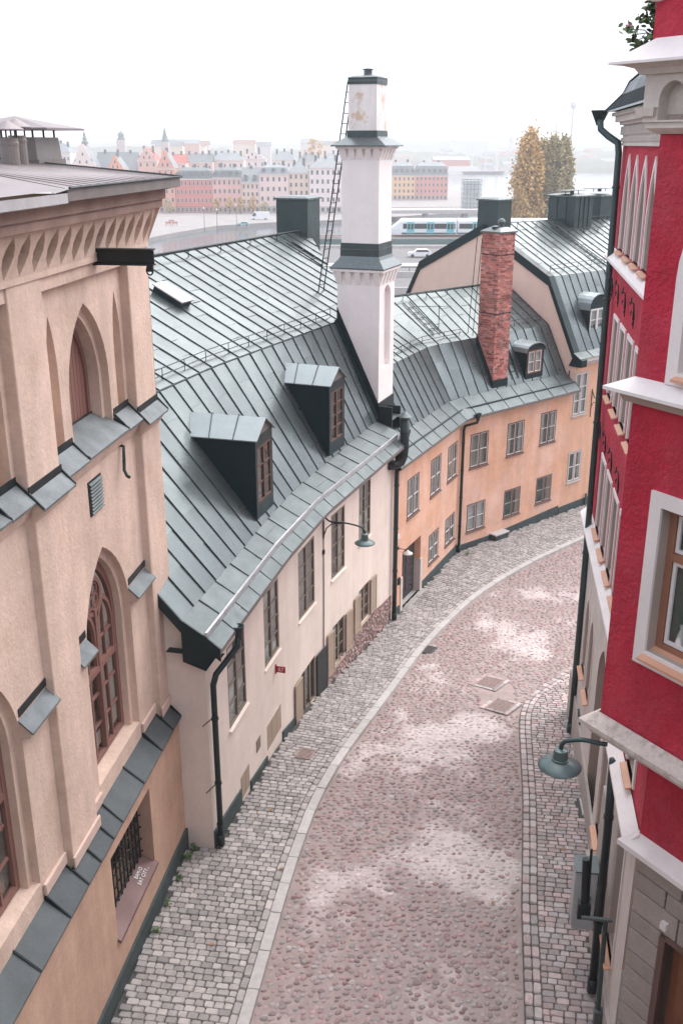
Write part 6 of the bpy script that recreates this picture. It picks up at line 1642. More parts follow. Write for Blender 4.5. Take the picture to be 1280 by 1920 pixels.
# timber oriel eave, post and pot with pelargoniums
mb = MB(); mb.fbox(FO, -.52, -.16, -.9, -.25, 15.12, 15.16); mb.fbox(FO, -.50, -.46, -.9, -.25, 15.16, 15.8); mb.fbox(FO, -.3, -.23, -.42, -.35, 14.7, 15.12); mb.build('balcony_eave', M_wood, RH)
mb = MB(); mb.fbox(FO, -.46, -.16, -1.0, -.9, 14.6, 15.8); mb.build('balcony_back', M_roofd, RH)
pot = thing('flower_pot', 'pot of pink pelargoniums on the ledge at the top right', 'flower pot', FO(-.22, -.16, 14.64))
mb = MB(); mb.lathe(FO(-.30, -.2, 14.58), [(.08, 0), (.12, .2), (.13, .2), (.13, .23), (.1, .23)], 14); mb.build('pot', M_copper, pot)
mb = MB(); fm = MB(); sm_ = MB(); base = FO(-.30, -.18, 14.8); rng = random.Random(5)
for k in range(44):
    tip = base + Vector((rng.gauss(.0, .085), rng.gauss(0, .085), rng.uniform(-.2, .34)))
    if k < 4: tip = base + Vector((-.22 - .04 * k, .02 * k, -.10 + .06 * k))
    sm_.tube([base - Vector((0, 0, .05)), base.lerp(tip, .5) + Vector((0, 0, .03)), tip], .006, 4)
    for j in range(16):
        c = tip + Vector((rng.gauss(0, .035), rng.gauss(0, .035), rng.gauss(0, .04))); u = Vector((rng.gauss(0, 1), rng.gauss(0, 1), rng.gauss(0, .6))).normalized(); v = u.orthogonal().normalized() * .026; u = u * .034
        mb.face([c - u, c - u * .3 + v, c + u * .6 + v * .8, c + u, c + u * .6 - v * .8, c - u * .3 - v])
    if k % 3 == 0:
        for j in range(14):
            c = tip + Vector((rng.gauss(0, .022), rng.gauss(0, .022), .03 + rng.gauss(0, .02))); u = Vector((rng.gauss(0, 1), rng.gauss(0, 1), rng.gauss(0, 1))).normalized() * .016; v = u.orthogonal().normalized() * .014
            fm.face([c - u, c + v, c + u, c - v])
mb.build('leaves', M_leaf, pot); fm.build('flowers', M_flower, pot); sm_.build('stems', M_leaf, pot)

# ---- pipes, bracket, street lamp and cabinet near the corner
zf = g(13.0) + RWZ
downpipe(RH, [F(10.05, N0 + .14, 4.5), F(10.25, N0 + .14, 3.2), F(10.45, N0 + .14, zf + .05)], .07, brackets=[F(10.2, N0 + .14, 3.5), F(10.36, N0 + .14, 1.5)])
mb = MB(); mb.tube([F(10.9, N0 + .5, 2.05), F(10.9, N0 + .02, 2.05)], .035, 8); fa = mb.build('flag_arm', M_zinc, RH)
mb = MB(); mb.tube([F(10.9, N0 + .12, 2.0), F(11.25, N0 + .14, .5)], .04, 8); mb.build('conduit', M_pipeg, RH)
mb = MB(); mb.fbox(F, 11.2, 11.34, N0 + .05, N0 + .2, .2, .55); mb.build('conduit_box', M_zinc, RH)
mb = MB(); mb.tube([F(10.78, N0 + .46, 2.1), F(10.72, N0 + .5, 3.05)], .055, 10); mb.tube([F(10.78, N0 + .40, 2.0), F(10.66, N0 + .42, 3.2)], .022, 6); mb.fbox(F, 10.7, 10.84, N0 + .36, N0 + .56, 1.95, 2.25); mb.build('bracket_arm', M_iron, RH)
b0 = FO(.22, .02, 6.08)
wall_lamp('large grey-green street lamp on curved arm under the red bay', b0 + Vector((0, 0, .02)), (-.97, .24), .62, .16, .30, name='street_lamp', bracket=False, up0=.0, thick=.032, m_arm=M_pipeg)
cb = thing('utility_cabinet', 'grey metal cabinet on the red house wall above right pavement', 'cabinet', F(10.2, .45, 1.6))
Fc = F; s0, s1, d0_, d1_, z0, z1 = 9.55, 9.95, N0 + .16, N0 + .52, .95, 2.15
mb = MB(); mb.fbox(Fc, s0, s1, d0_, d1_, z0, z1); bevel_edges(mb.build('body', M_box, cb), .012)
mb = MB(); mb.hexa([Fc(s0 - .02, d0_ - .02, z1), Fc(s1 + .02, d0_ - .02, z1), Fc(s1 + .02, d1_ + .02, z1), Fc(s0 - .02, d1_ + .02, z1), Fc(s0 - .02, d0_ - .02, z1 + .03), Fc(s1 + .02, d0_ - .02, z1 + .03), Fc(s1 + .02, d1_ + .02, z1 + .02), Fc(s0 - .02, d1_ + .02, z1 + .02)]); mb.build('lid', M_zinc, cb)
mb = MB(); mb.fbox(Fc, s1, s1 + .012, d0_ + .08, d1_ - .14, z0 + .35, z0 + .72); mb.build('label_plate', M_zinc, cb)
mb = MB(); mb.fbox(Fc, s0 + .03, s1 - .03, d1_, d1_ + .012, z0 + .05, z1 - .05); mb.build('cabinet_door', M_box, cb)
mb = MB(); mb.fbox(Fc, s0 + .05, s1 - .05, N0, d0_, z0 + .2, z0 + .3); mb.fbox(Fc, s0 + .05, s1 - .05, N0, d0_, z1 - .3, z1 - .2); mb.build('mount', M_iron, cb)

# ================================================================== the water, the old town across it and the far shore
def at(u, v, Y):
    x = (u - 640) / 1867; y = (960 - v) / 1867; c, s = math.cos(PITCH), math.sin(PITCH); t = Y / (c + y * s)
    return Vector((x * t, Y, CAMZ + (-s + y * c) * t))
WZ = -16.0
mw = mat('harbour_water', (.10, .12, .13), rough=.12, var=.05, bump=.35, bscale=.9, bdist=.05, spec=.5)
mb = MB(); mb.face([(-4500, 100, WZ), (4500, 100, WZ), (4500, 6000, WZ), (-4500, 6000, WZ)]); setp(mb.build('water', mw), 'pale harbour water', kind='structure')
M_conc = mat('pale_concrete', (.50, .46, .45), var=.1, scale=.5, streak=.15, bump=.1)
M_asph = mat('old_asphalt', (.16, .155, .155), var=.12, scale=.4, bump=.1)
M_quay = mat('quay_paving', (.27, .25, .245), var=.14, scale=.15, bump=.05)
def slab(name, label, pts, z0, z1, m, kind='structure'):
    mb = MB(); mb.prism([(x, y, z0) for x, y in pts], [(x, y, z1) for x, y in pts]); return setp(mb.build(name, m), label, kind=kind)
slab('quay', 'pale stone quay in front of the old town', [(-420, 318), (-62, 328), (-57, 348), (-46, 380), (-24, 399), (10, 416), (66, 470), (74, 560), (70, 960), (-420, 960)], WZ - 1, -14.6, M_quay)
slab('harbour_road', 'grey asphalt road below the hill', [(-4, 112), (150, 112), (150, 222), (-6, 222)], WZ - 1, -7.5, M_asph)
slab('promenade', 'strip of pavement beside the harbour road', [(-4, 186), (150, 186), (150, 192), (-4, 192)], -7.5, -7.35, M_conc)
# walls, railings and crash barriers along the harbour road
def low_wall(name, label, x0, x1, y, z0, z1, th, m, cat):
    mb = MB(); mb.hexa([(x0, y, z0), (x1, y, z0), (x1, y + th, z0), (x0, y + th, z0), (x0, y, z1), (x1, y, z1), (x1, y + th, z1), (x0, y + th, z1)]); return setp(mb.build(name, m), label, cat)
low_wall('retaining_wall', 'long grey concrete wall behind the harbour road', -6, 150, 222, WZ, -6.9, 1, M_conc, 'wall')
low_wall('retaining_wall', 'low concrete wall nearest the hill below the tower chimney', -3, 120, 150, -7.5, -6.3, .5, M_conc, 'wall')
low_wall('retaining_wall', 'middle concrete parapet between the harbour lanes', -4, 120, 172, -7.5, -6.6, .4, M_conc, 'wall')
rl_ = thing('crash_barrier', 'steel crash barrier along the harbour road', 'barrier', (10, 180, -7.5))
mb = MB(); mb.tube([(-4, 180, -6.7), (110, 180, -6.7)], .12, 6); mb.build('rail', M_zinc, rl_)
for k in range(30):
    mb = MB(); x = -3 + k * 3; mb.tube([(x, 180, -7.5), (x, 180, -6.6)], .07, 5); mb.build('post', M_zinc, rl_)

# ---- rail viaduct and commuter train
VD = thing('rail_viaduct', 'rail viaduct with green girder edge crossing the harbour', 'bridge', (20, 240, WZ))
mb = MB(); mb.hexa([(-7, 233, -8.2), (200, 233, -8.2), (200, 247, -8.2), (-7, 247, -8.2), (-7, 233, -6.6), (200, 233, -6.6), (200, 247, -6.6), (-7, 247, -6.6)]); mb.build('deck', M_asph, VD)
mb = MB(); mb.hexa([(-7, 232.6, -7.9), (200, 232.6, -7.9), (200, 233, -7.9), (-7, 233, -7.9), (-7, 232.6, -6.5), (200, 232.6, -6.5), (200, 233, -6.5), (-7, 233, -6.5)]); mb.build('girder', mat('bridge_green', (.10, .17, .17), var=.1, rough=.5), VD)
for x in (0, 25, 50, 75, 110):
    mb = MB(); mb.hexa([(x - 2, 236, WZ - 1), (x + 2, 236, WZ - 1), (x + 2, 244, WZ - 1), (x - 2, 244, WZ - 1), (x - 1.6, 236, -8.2), (x + 1.6, 236, -8.2), (x + 1.6, 244, -8.2), (x - 1.6, 244, -8.2)]); mb.build('pier', M_conc, VD)
mb = MB()
for y in (235.5, 237, 241, 242.5): mb.tube([(-7, y, -6.52), (200, y, -6.52)], .08, 4)
mb.build('rails', M_grate, VD)
TR = thing('commuter_train', 'white and turquoise commuter train on the rail viaduct', 'train', (30, 241, -6.5))
M_trw = mat('train_white', (.74, .78, .80), rough=.35, var=.03, bump=0); M_trt = mat('train_turquoise', (.16, .50, .56), rough=.35, var=.03, bump=0); M_trg = mat('train_glass', (.03, .04, .045), rough=.1, var=.05, bump=0)
tx0 = at(735, 425, 239.4).x; y0, y1, z0, z1 = 239.4, 242.6, -6.1, -2.6
for c in range(4):
    a = tx0 + c * 15.2; b = a + 14.8
    mb = MB(); pr = [(y0, z0), (y0 - .05, z0 + 1.2), (y0 + .05, z1 - .5), (y0 + .5, z1), (y1 - .5, z1), (y1, z1 - .5), (y1, z0)]
    na = a + (2.2 if c == 0 else 0); mb.prism([(na, y, z) for y, z in pr], [(b, y, z) for y, z in pr])
    if c == 0: mb.prism([(a, lerp(y, 241, .25), lerp(z, z0 + .6, .62)) for y, z in pr], [(na, y, z) for y, z in pr])
    bo = mb.build('carriage', M_trw, TR)
    mb = MB(); mb.hexa([(na + .3, y0 - .08, z0 + 1.3), (b - .2, y0 - .08, z0 + 1.3), (b - .2, y0, z0 + 1.3), (na + .3, y0, z0 + 1.3), (na + .3, y0 - .02, z0 + 2.45), (b - .2, y0 - .02, z0 + 2.45), (b - .2, y0 + .06, z0 + 2.45), (na + .3, y0 + .06, z0 + 2.45)]); mb.build('window_band', M_trg, bo)
    mb = MB(); mb.hexa([(na, y0 - .07, z0 + .05), (b, y0 - .07, z0 + .05), (b, y0, z0 + .05), (na, y0, z0 + .05), (na, y0 - .09, z0 + .45), (b, y0 - .09, z0 + .45), (b, y0, z0 + .45), (na, y0, z0 + .45)]); mb.build('skirt', M_zinc, bo)
    for k in range(3):
        x = a + 3.4 + k * 4.6
        mb = MB(); mb.hexa([(x, y0 - .12, z0 + .3), (x + 1.7, y0 - .12, z0 + .3), (x + 1.7, y0, z0 + .3), (x, y0, z0 + .3), (x, y0 - .06, z0 + 2.8), (x + 1.7, y0 - .06, z0 + 2.8), (x + 1.7, y0 + .1, z0 + 2.8), (x, y0 + .1, z0 + 2.8)]); dd = mb.build('door', M_trt, bo)
        for q in (.2, .95):
            mb = MB(); mb.hexa([(x + q, y0 - .15, z0 + 1.2), (x + q + .55, y0 - .15, z0 + 1.2), (x + q + .55, y0 - .1, z0 + 1.2), (x + q, y0 - .1, z0 + 1.2), (x + q, y0 - .1, z0 + 2.4), (x + q + .55, y0 - .1, z0 + 2.4), (x + q + .55, y0 - .05, z0 + 2.4), (x + q, y0 - .05, z0 + 2.4)]); mb.build('door_window', M_trg, bo)
# white estate car on the road, more vehicles on the quay
def vehicle(name, label, cat, x, y, z, L_, h, m, group=None, van=False, facing=1):
    r = thing(name, label, cat, (x, y, z), group); w_ = 1.8
    pr = [(0, .35), (0, .8), (.06, 1.0), (.26, 1.05), (.36, h), (.82, h), (.97, 1.0), (1, .8), (1, .35)] if not van else [(0, .35), (0, 1.1), (.08, 1.35), (.2, h), (1, h), (1, .35)]
    P_ = [(x + (q - .5) * L_ * facing, zz) for q, zz in pr]
    mb = MB(); mb.prism([(a, y, z + b) for a, b in P_], [(a, y + w_, z + b) for a, b in P_]); mb.build('body', m, r)
    gl = [(.30, 1.08), (.38, h - .1), (.80, h - .1), (.90, 1.08)] if not van else [(.10, 1.35), (.19, h - .35), (.30, h - .35), (.30, 1.35)]
    mb = MB(); mb.prism([(x + (q - .5) * L_ * facing, y - .02, z + zz) for q, zz in gl], [(x + (q - .5) * L_ * facing, y + .05, z + zz) for q, zz in gl]); mb.build('side_window', M_trg, r)
    for q in (.18, .80):
        mb = MB(); n = 12; cx = x + (q - .5) * L_ * facing; mb.prism([(cx + .33 * math.cos(6.283 * k / n), y - .03, z + .33 + .33 * math.sin(6.283 * k / n)) for k in range(n)], [(cx + .33 * math.cos(6.283 * k / n), y + .2, z + .33 + .33 * math.sin(6.283 * k / n)) for k in range(n)]); mb.build('wheel', M_iron, r)
M_carw = mat('white_car_paint', (.78, .78, .80), rough=.3, var=.02, bump=0); M_cargr = mat('grey_car_paint', (.35, .37, .39), rough=.3, var=.02, bump=0); M_cart = mat('teal_car_paint', (.30, .48, .5), rough=.3, var=.02, bump=0)
p = at(787, 488, 203); vehicle('parked_car', 'white estate car on the harbour road right of the tower chimney', 'car', p.x, 203, -7.5, 4.7, 1.55, M_carw)
for u, v, L_, h, m, nm, lb, van in ((487, 412, 7.5, 3.0, M_carw, 'delivery_van', 'large white van parked in front of the quay houses', True), (456, 424, 4.4, 1.5, M_cart, 'parked_car', 'pale teal car crossing the quay', False)):
    Yq = (CAMZ + 14.6) / -(at(640, v, 1).z - CAMZ); p = at(u, v, Yq); vehicle(nm, lb, 'van' if van else 'car', p.x, Yq, -14.6, L_, h, m, van=van)
# red and white works barriers
for i, (u, v) in enumerate(((316, 424), (322, 420), (328, 424))):
    Yq = (CAMZ + 14.6) / -(at(640, v, 1).z - CAMZ); p = at(u, v, Yq); r = thing('works_barrier', 'orange and white works barrier on the quay', 'barrier', (p.x, Yq, -14.6), 'orange and white works barriers on the quay')
    for k in range(2):
        mb = MB(); z = -13.9 + k * .55; mb.hexa([(p.x - 1, Yq, z), (p.x + 1, Yq, z), (p.x + 1, Yq + .1, z), (p.x - 1, Yq + .1, z), (p.x - 1, Yq, z + .3), (p.x + 1, Yq, z + .3), (p.x + 1, Yq + .1, z + .3), (p.x - 1, Yq + .1, z + .3)]); mb.build('board', MATS['red_enamel'] if k else mat('works_orange_%d' % i, (.7, .2, .04), bump=0), r)
    mb = MB(); mb.tube([(p.x - .8, Yq + .05, -14.6), (p.x - .8, Yq + .05, -13)], .05, 4); mb.tube([(p.x + .8, Yq + .05, -14.6), (p.x + .8, Yq + .05, -13)], .05, 4); mb.build('legs', M_iron, r)
# quay railing and lamp posts
for i, (u, v) in enumerate(((384, 436), (408, 440), (444, 428))):
    Yq = (CAMZ + 14.6) / -(at(640, v, 1).z - CAMZ); p = at(u, v, Yq); r = thing('quay_lamp', 'slim pale lamp post standing on the quay', 'lamp post', (p.x, Yq, -14.6), 'lamp posts on the quay')
    mb = MB(); mb.tube([(p.x, Yq, -14.6), (p.x, Yq, -7)], [.12, .07], 6); mb.build('post', M_zinc, r)
    mb = MB(); mb.lathe((p.x, Yq, -7), [(.1, 0), (.35, .25), (.3, .55), (.05, .7)], 10); mb.build('lantern', M_framew, r)
# foot bridge deck behind the train
FBg = thing('foot_bridge', 'pale foot bridge behind the train near the old town', 'bridge', (30, 420, WZ))
mb = MB(); mb.hexa([(8, 416, -12.6), (75, 416, -12.6), (75, 428, -12.6), (8, 428, -12.6), (8, 416, -11.4), (75, 416, -11.0), (75, 428, -11.0), (8, 428, -11.4)]); mb.build('deck', M_conc, FBg)
for x in (18, 34, 50, 66):
    mb = MB(); mb.hexa([(x - 1.2, 418, WZ - 1), (x + 1.2, 418, WZ - 1), (x + 1.2, 426, WZ - 1), (x - 1.2, 426, WZ - 1), (x - .8, 418, -12.5), (x + .8, 418, -12.5), (x + .8, 426, -12.5), (x - .8, 426, -12.5)]); mb.build('pier', M_conc, FBg)
mb = MB(); mb.tube([(8, 416.2, -10.3), (75, 416.2, -9.9)], .08, 4)
for k in range(34): x = 8 + k * 2; mb.tube([(x, 416.2, -11.4), (x, 416.2, -10.2)], .05, 4)
mb.build('railing', M_zinc, FBg)
# scaffolded lattice tower
a, b = at(868, 378, 425), at(903, 337, 425); LT = thing('scaffold_tower', 'square scaffold tower wrapped in pale netting by the water', 'scaffold', (a.x, 425, -11)); x0, x1, zt = a.x, b.x, b.z
mb = MB()
for x in [lerp(x0, x1, k / 5) for k in range(6)]:
    for y in (425, 429, 433): mb.tube([(x, y, -12), (x, y, zt)], .08, 4)
for z in [lerp(-11, zt, k / 6) for k in range(7)]:
    for y in (425, 433): mb.tube([(x0, y, z), (x1, y, z)], .08, 4)
    for k in range(5): mb.tube([(lerp(x0, x1, k / 5), 425, z), (lerp(x0, x1, (k + 1) / 5), 425, z + (zt + 11) / 6 if z < zt - .5 else z)], .05, 4)
mb.build('poles', M_zinc, LT)
mb = MB(); mb.hexa([(x0 + .5, 427, -12), (x1 - .5, 427, -12), (x1 - .5, 432, -12), (x0 + .5, 432, -12), (x0 + .5, 427, zt - .4), (x1 - .5, 427, zt - .4), (x1 - .5, 432, zt - .4), (x0 + .5, 432, zt - .4)]); mb.build('netting', mat('pale_netting', (.5, .52, .54), var=.15, scale=.6), LT)

# ---- old town houses: each with its own windows, roof, chimneys
wb = MB(); wb.hexa([(x, y, z) for z in (-.5, .5) for x, y in ((-.5, -.06), (.5, -.06), (.5, .1), (-.5, .1))]); wb.cur = 1
wb.hexa([(x, y, z) for z in (-.44, .46) for x, y in ((-.40, -.075), (.40, -.075), (.40, -.05), (-.40, -.05))])
M_bgsur = mat('far_window_surround', (.66, .58, .55), bump=0); M_bgpane = mat('far_window_pane', (.10, .10, .115), rough=.25, bump=0)
wme = wb.mesh('window', [M_bgsur, M_bgpane])
BGM = {}
def bgm(c):
    k = tuple(round(x, 2) for x in c)
    if k not in BGM: BGM[k] = mat('far_plaster_%d' % len(BGM), c, var=.06, scale=.12, streak=.05, bump=0)
    return BGM[k]
M_bgroof = mat('far_grey_roof', (.20, .22, .235), var=.12, scale=.2, rough=.5, bump=0); M_bgred = mat('far_red_tiles', (.40, .12, .10), var=.12, scale=.2, bump=0); M_bgdk = mat('far_dark_roof', (.12, .135, .145), var=.12, scale=.2, rough=.5, bump=0)
def town_house(label, u0, u1, ve, vr, Y, c, cols, rows, roof='gable', rm=None, vb=398, base=None, dep=13, chim=2, dormers=0, wins=True, group=None):
    A = at(u0, vb, Y); B = at(u1, vb, Y); x0, x1 = A.x, B.x; zb = -14.6; ze = at(640, ve, Y).z; zr_ = at(640, vr, Y).z
    r = thing('town_house', label, 'house', ((x0 + x1) / 2, Y, zb), group); m = bgm(c); rm = rm or M_bgroof
    mb = MB(); mb.hexa([(x0, Y, zb), (x1, Y, zb), (x1, Y + dep, zb), (x0, Y + dep, zb), (x0, Y, ze), (x1, Y, ze), (x1, Y + dep, ze), (x0, Y + dep, ze)]); mb.build('wall', m, r)
    mb = MB(); mb.hexa([(x0 - .15, Y - .35, ze - .5), (x1 + .15, Y - .35, ze - .5), (x1 + .15, Y, ze - .5), (x0 - .15, Y, ze - .5), (x0 - .15, Y - .45, ze), (x1 + .15, Y - .45, ze), (x1 + .15, Y, ze), (x0 - .15, Y, ze)]); mb.build('cornice', M_bgsur, r)
    xm = (x0 + x1) / 2; ym = Y + dep / 2; hh = zr_ - ze
    mb = MB()
    if roof == 'gable':
        mb.prism([(x0 - .2, Y - .4, ze + .01), (x0 - .2, Y + dep, ze + .01), (x0 - .2, ym, zr_)], [(x1 + .2, Y - .4, ze + .01), (x1 + .2, Y + dep, ze + .01), (x1 + .2, ym, zr_)])
    elif roof == 'mansard':
        a1 = ze + hh * .72; i1 = 1.6
        L0 = [(x0 - .2, Y - .3, ze + .01), (x1 + .2, Y - .3, ze + .01), (x1 + .2, Y + dep, ze + .01), (x0 - .2, Y + dep, ze + .01)]; L1 = [(x0 + i1 * .6, Y + i1, a1), (x1 - i1 * .6, Y + i1, a1), (x1 - i1 * .6, Y + dep - i1, a1), (x0 + i1 * .6, Y + dep - i1, a1)]; L2 = [(x0 + 3, ym - 1, zr_), (x1 - 3, ym - 1, zr_), (x1 - 3, ym + 1, zr_), (x0 + 3, ym + 1, zr_)]
        mb.prism(L0, L1); mb.prism(L1, L2)
    elif roof == 'hip':
        L0 = [(x0 - .2, Y - .3, ze + .01), (x1 + .2, Y - .3, ze + .01), (x1 + .2, Y + dep, ze + .01), (x0 - .2, Y + dep, ze + .01)]; mb.prism(L0, [(x0 + 4, ym - .5, zr_), (x1 - 4, ym - .5, zr_), (x1 - 4, ym + .5, zr_), (x0 + 4, ym + .5, zr_)])
    elif roof == 'front':
        mb.prism([(x0 - .2, Y + .3, ze + .01), (x1 + .2, Y + .3, ze + .01), (xm, Y + .3, zr_ - .3)], [(x0 - .2, Y + dep, ze + .01), (x1 + .2, Y + dep, ze + .01), (xm, Y + dep, zr_ - .3)])
    if mb.f: mb.build('roof', rm, r)
    if roof == 'front':   # curved baroque gable
        hw = (x1 - x0) / 2; P_ = [(-hw, 0), (hw, 0), (hw * .95, hh * .15), (hw * .62, hh * .25), (hw * .58, hh * .5), (hw * .35, hh * .62), (hw * .30, hh * .85), (hw * .12, hh), (-hw * .12, hh), (-hw * .30, hh * .85), (-hw * .35, hh * .62), (-hw * .58, hh * .5), (-hw * .62, hh * .25), (-hw * .95, hh * .15)]
        mb = MB(); mb.prism([(xm + x, Y - .2, ze + z) for x, z in P_], [(xm + x, Y + .4, ze + z) for x, z in P_]); mb.build('gable', m, r)
        for x, z in ((-hw * .28, hh * .2), (hw * .28, hh * .2), (0, hh * .55)): inst('window', wme, Matrix.Translation((xm + x, Y - .2, ze + z)) @ Matrix.Diagonal((1.0, 1, 1.5, 1)), r)
    if wins:
        H = ze - zb; fh = H / rows
        for j in range(rows):
            z = ze - fh * (j + .55)
            if z < -17: continue
            for i in range(cols):
                x = lerp(x0, x1, (i + .5) / cols); hgt = min(fh * .56, 1.9)
                inst('window', wme, Matrix.Translation((x, Y, z)) @ Matrix.Diagonal((min(1.15, (x1 - x0) / cols * .52), 1, hgt, 1)), r)
    for k in range(chim):
        x = lerp(x0, x1, (k + .6) / (chim + .2)); mb = MB(); zt_ = zr_ + random.uniform(.6, 1.8); mb.hexa([(x - .6, ym - .6, ze), (x + .6, ym - .6, ze), (x + .6, ym + .6, ze), (x - .6, ym + .6, ze), (x - .55, ym - .6, zt_), (x + .55, ym - .6, zt_), (x + .55, ym + .6, zt_), (x - .55, ym + .6, zt_)]); mb.build('chimney', M_bgdk, r)
    for k in range(dormers):
        x = lerp(x0, x1, (k + .5) / dormers); yy = Y + 1.0; zz = ze + hh * .32
        mb = MB(); mb.hexa([(x - .7, yy - .8, zz - .7), (x + .7, yy - .8, zz - .7), (x + .7, yy + 2, zz - .7), (x - .7, yy + 2, zz - .7), (x - .7, yy - .8, zz + .7), (x + .7, yy - .8, zz + .7), (x + .7, yy + 2, zz + .7), (x - .7, yy + 2, zz + .7)]); mb.prism([(x - .9, yy - 1, zz + .71), (x + .9, yy - 1, zz + .71), (x, yy - 1, zz + 1.35)], [(x - .9, yy + 2.4, zz + .71), (x + .9, yy + 2.4, zz + .71), (x, yy + 2.4, zz + 1.35)]); dmr = mb.build('dormer', M_bgdk, r)
        inst('window', wme, Matrix.Translation((x, yy - .82, zz)) @ Matrix.Diagonal((.9, 1, 1.1, 1)), dmr)
    if base:
        mb = MB(); mb.hexa([(x0, Y - .12, zb), (x1, Y - .12, zb), (x1, Y, zb), (x0, Y, zb), (x0, Y - .12, zb + 2.6), (x1, Y - .12, zb + 2.6), (x1, Y, zb + 2.6), (x0, Y, zb + 2.6)]); sh = mb.build('shop_front', bgm(base), r)
        for i in range(cols):
            x = lerp(x0, x1, (i + .5) / cols); inst('shop_window', wme, Matrix.Translation((x, Y - .12, zb + 1.25)) @ Matrix.Diagonal(((x1 - x0) / cols * .72, 1, 1.9, 1)), sh)
YQ = 455
town_house('tall pink house with curved baroque gable at the left of quay row', 299, 331, 316, 281, YQ, (.72, .34, .26), 3, 5, 'front', chim=1, base=(.55, .30, .24))
town_house('salmon red corner house on the quay with dark mansard roof', 332, 400, 335, 314, YQ, (.62, .20, .17), 9, 4, 'mansard', rm=M_bgdk, dormers=6, base=(.42, .16, .14), chim=3)
town_house('light pink four-storey house on the quay right of salmon corner house', 400.5, 454, 333, 314, YQ, (.70, .40, .37), 6, 4, 'mansard', rm=M_bgdk, dormers=4, base=(.45, .30, .28), chim=2)
town_house('narrow cream house with steep grey roof on the quay', 454.5, 487, 342, 314, YQ, (.72, .52, .44), 4, 4, 'gable', dormers=2, base=(.5, .36, .32), chim=1)
town_house('pale rose house with tall windows in the quay row', 487.5, 541, 326, 309, YQ, (.76, .58, .55), 5, 4, 'mansard', dormers=3, base=(.25, .36, .36), chim=3)
town_house('beige house with hipped roof in the quay row', 541.5, 580, 323, 304, YQ + 2, (.70, .53, .44), 4, 5, 'hip', chim=2, base=(.5, .4, .36))
town_house('white house with grey roof in the quay row beside the ladder', 580.5, 640, 314, 297, YQ, (.78, .68, .66), 6, 5, 'hip', chim=3, base=(.5, .42, .4))
town_house('pale house of the quay row partly behind the white chimney', 640.5, 700, 318, 300, YQ, (.76, .66, .62), 6, 5, 'hip', chim=2)
town_house('yellow ochre house with grey mansard roof right of white chimney', 728, 777, 329, 304, 560, (.74, .47, .26), 6, 4, 'mansard', dormers=5, vb=374, base=(.62, .42, .3))
town_house('red house with grey mansard roof by the water right of white chimney', 777.5, 838, 329, 304, 560, (.62, .27, .23), 8, 4, 'mansard', dormers=6, vb=374, base=(.55, .35, .3))
# second line of houses whose roofs rise behind the quay row
town_house('white baroque house with curved gable far left above the fascia', 142, 187, 312, 270, 520, (.74, .62, .58), 4, 5, 'front', chim=1)
town_house('long pale house at far left behind the gothic roof', 100, 141, 285, 268, 560, (.62, .58, .57), 6, 4, 'hip', chim=3)
town_house('wide grey-roofed house behind the white baroque gable', 187, 262, 322, 285, 530, (.60, .50, .47), 7, 4, 'gable', rm=M_bgroof, chim=3)
town_house('small orange house with stepped gable peeping over the fascia', 208, 238, 318, 292, 500, (.70, .30, .16), 3, 5, 'front', chim=1)
town_house('red-roofed house behind the baroque gables', 264, 300, 300, 276, 530, (.66, .42, .36), 3, 5, 'front', rm=M_bgred, chim=2)
town_house('house with bright red tiled roof behind pink gable', 318, 352, 306, 289, 540, (.68, .46, .40), 4, 4, 'gable', rm=M_bgred, chim=2)
town_house('grey-roofed house behind the salmon corner house', 350, 402, 304, 288, 560, (.62, .48, .44), 5, 4, 'gable', rm=M_bgdk, chim=4)
town_house('pale house with wide roof behind the light pink house', 400, 460, 300, 286, 570, (.70, .58, .54), 6, 4, 'hip', chim=5)
town_house('white gabled house behind the narrow cream house', 452, 500, 298, 282, 590, (.72, .62, .60), 4, 4, 'front', chim=2)
town_house('flat-roofed white house standing highest behind the quay row', 512, 556, 300, 284, 600, (.72, .68, .66), 5, 4, 'hip', chim=3)
town_house('grey house behind the beige hipped house', 556, 604, 304, 290, 570, (.60, .55, .53), 5, 4, 'hip', rm=M_bgdk, chim=4)
town_house('brown house far behind the ladder', 600, 650, 302, 288, 590, (.58, .46, .40), 5, 4, 'hip', chim=3)
# church spires and domes in the mist
def spire(label, u, vt, vm, w_, Y, kind):
    t = at(u, vt, Y); m_ = at(u, vm, Y); r = thing('church_spire', label, 'spire', (t.x, Y, -14)); x = t.x; h = t.z - m_.z
    mb = MB(); mb.hexa([(x - w_, Y - w_, -14), (x + w_, Y - w_, -14), (x + w_, Y + w_, -14), (x - w_, Y + w_, -14), (x - w_, Y - w_, m_.z), (x + w_, Y - w_, m_.z), (x + w_, Y + w_, m_.z), (x - w_, Y + w_, m_.z)]); mb.build('tower', bgm((.45, .40, .38)), r)
    mb = MB()
    if kind == 'lattice': mb.lathe((x, Y, m_.z), [(w_ * 1.1, 0), (w_ * .7, h * .3), (w_ * .35, h * .65), (.05, h)], 8)
    elif kind == 'dome': mb.lathe((x, Y, m_.z), [(w_, 0), (w_, h * .15), (w_ * .75, h * .2), (w_ * .8, h * .45), (w_ * .9, h * .5), (w_ * .6, h * .7), (w_ * .2, h * .8), (.05, h)], 10)
    else: mb.lathe((x, Y, m_.z), [(w_, 0), (w_ * 1.1, h * .1), (w_ * .6, h * .2), (w_ * .7, h * .35), (w_ * .4, h * .45), (w_ * .45, h * .6), (w_ * .15, h * .7), (.05, h)], 10)
    mb.build('spire', mat('far_spire_%d' % u, (.12, .17, .17), bump=0), r)
spire('slender baroque church spire above the white gable', 157, 238, 270, 2.2, 700, 'baroque')
spire('domed church tower with lantern in the mist', 226, 243, 262, 3.0, 800, 'dome')
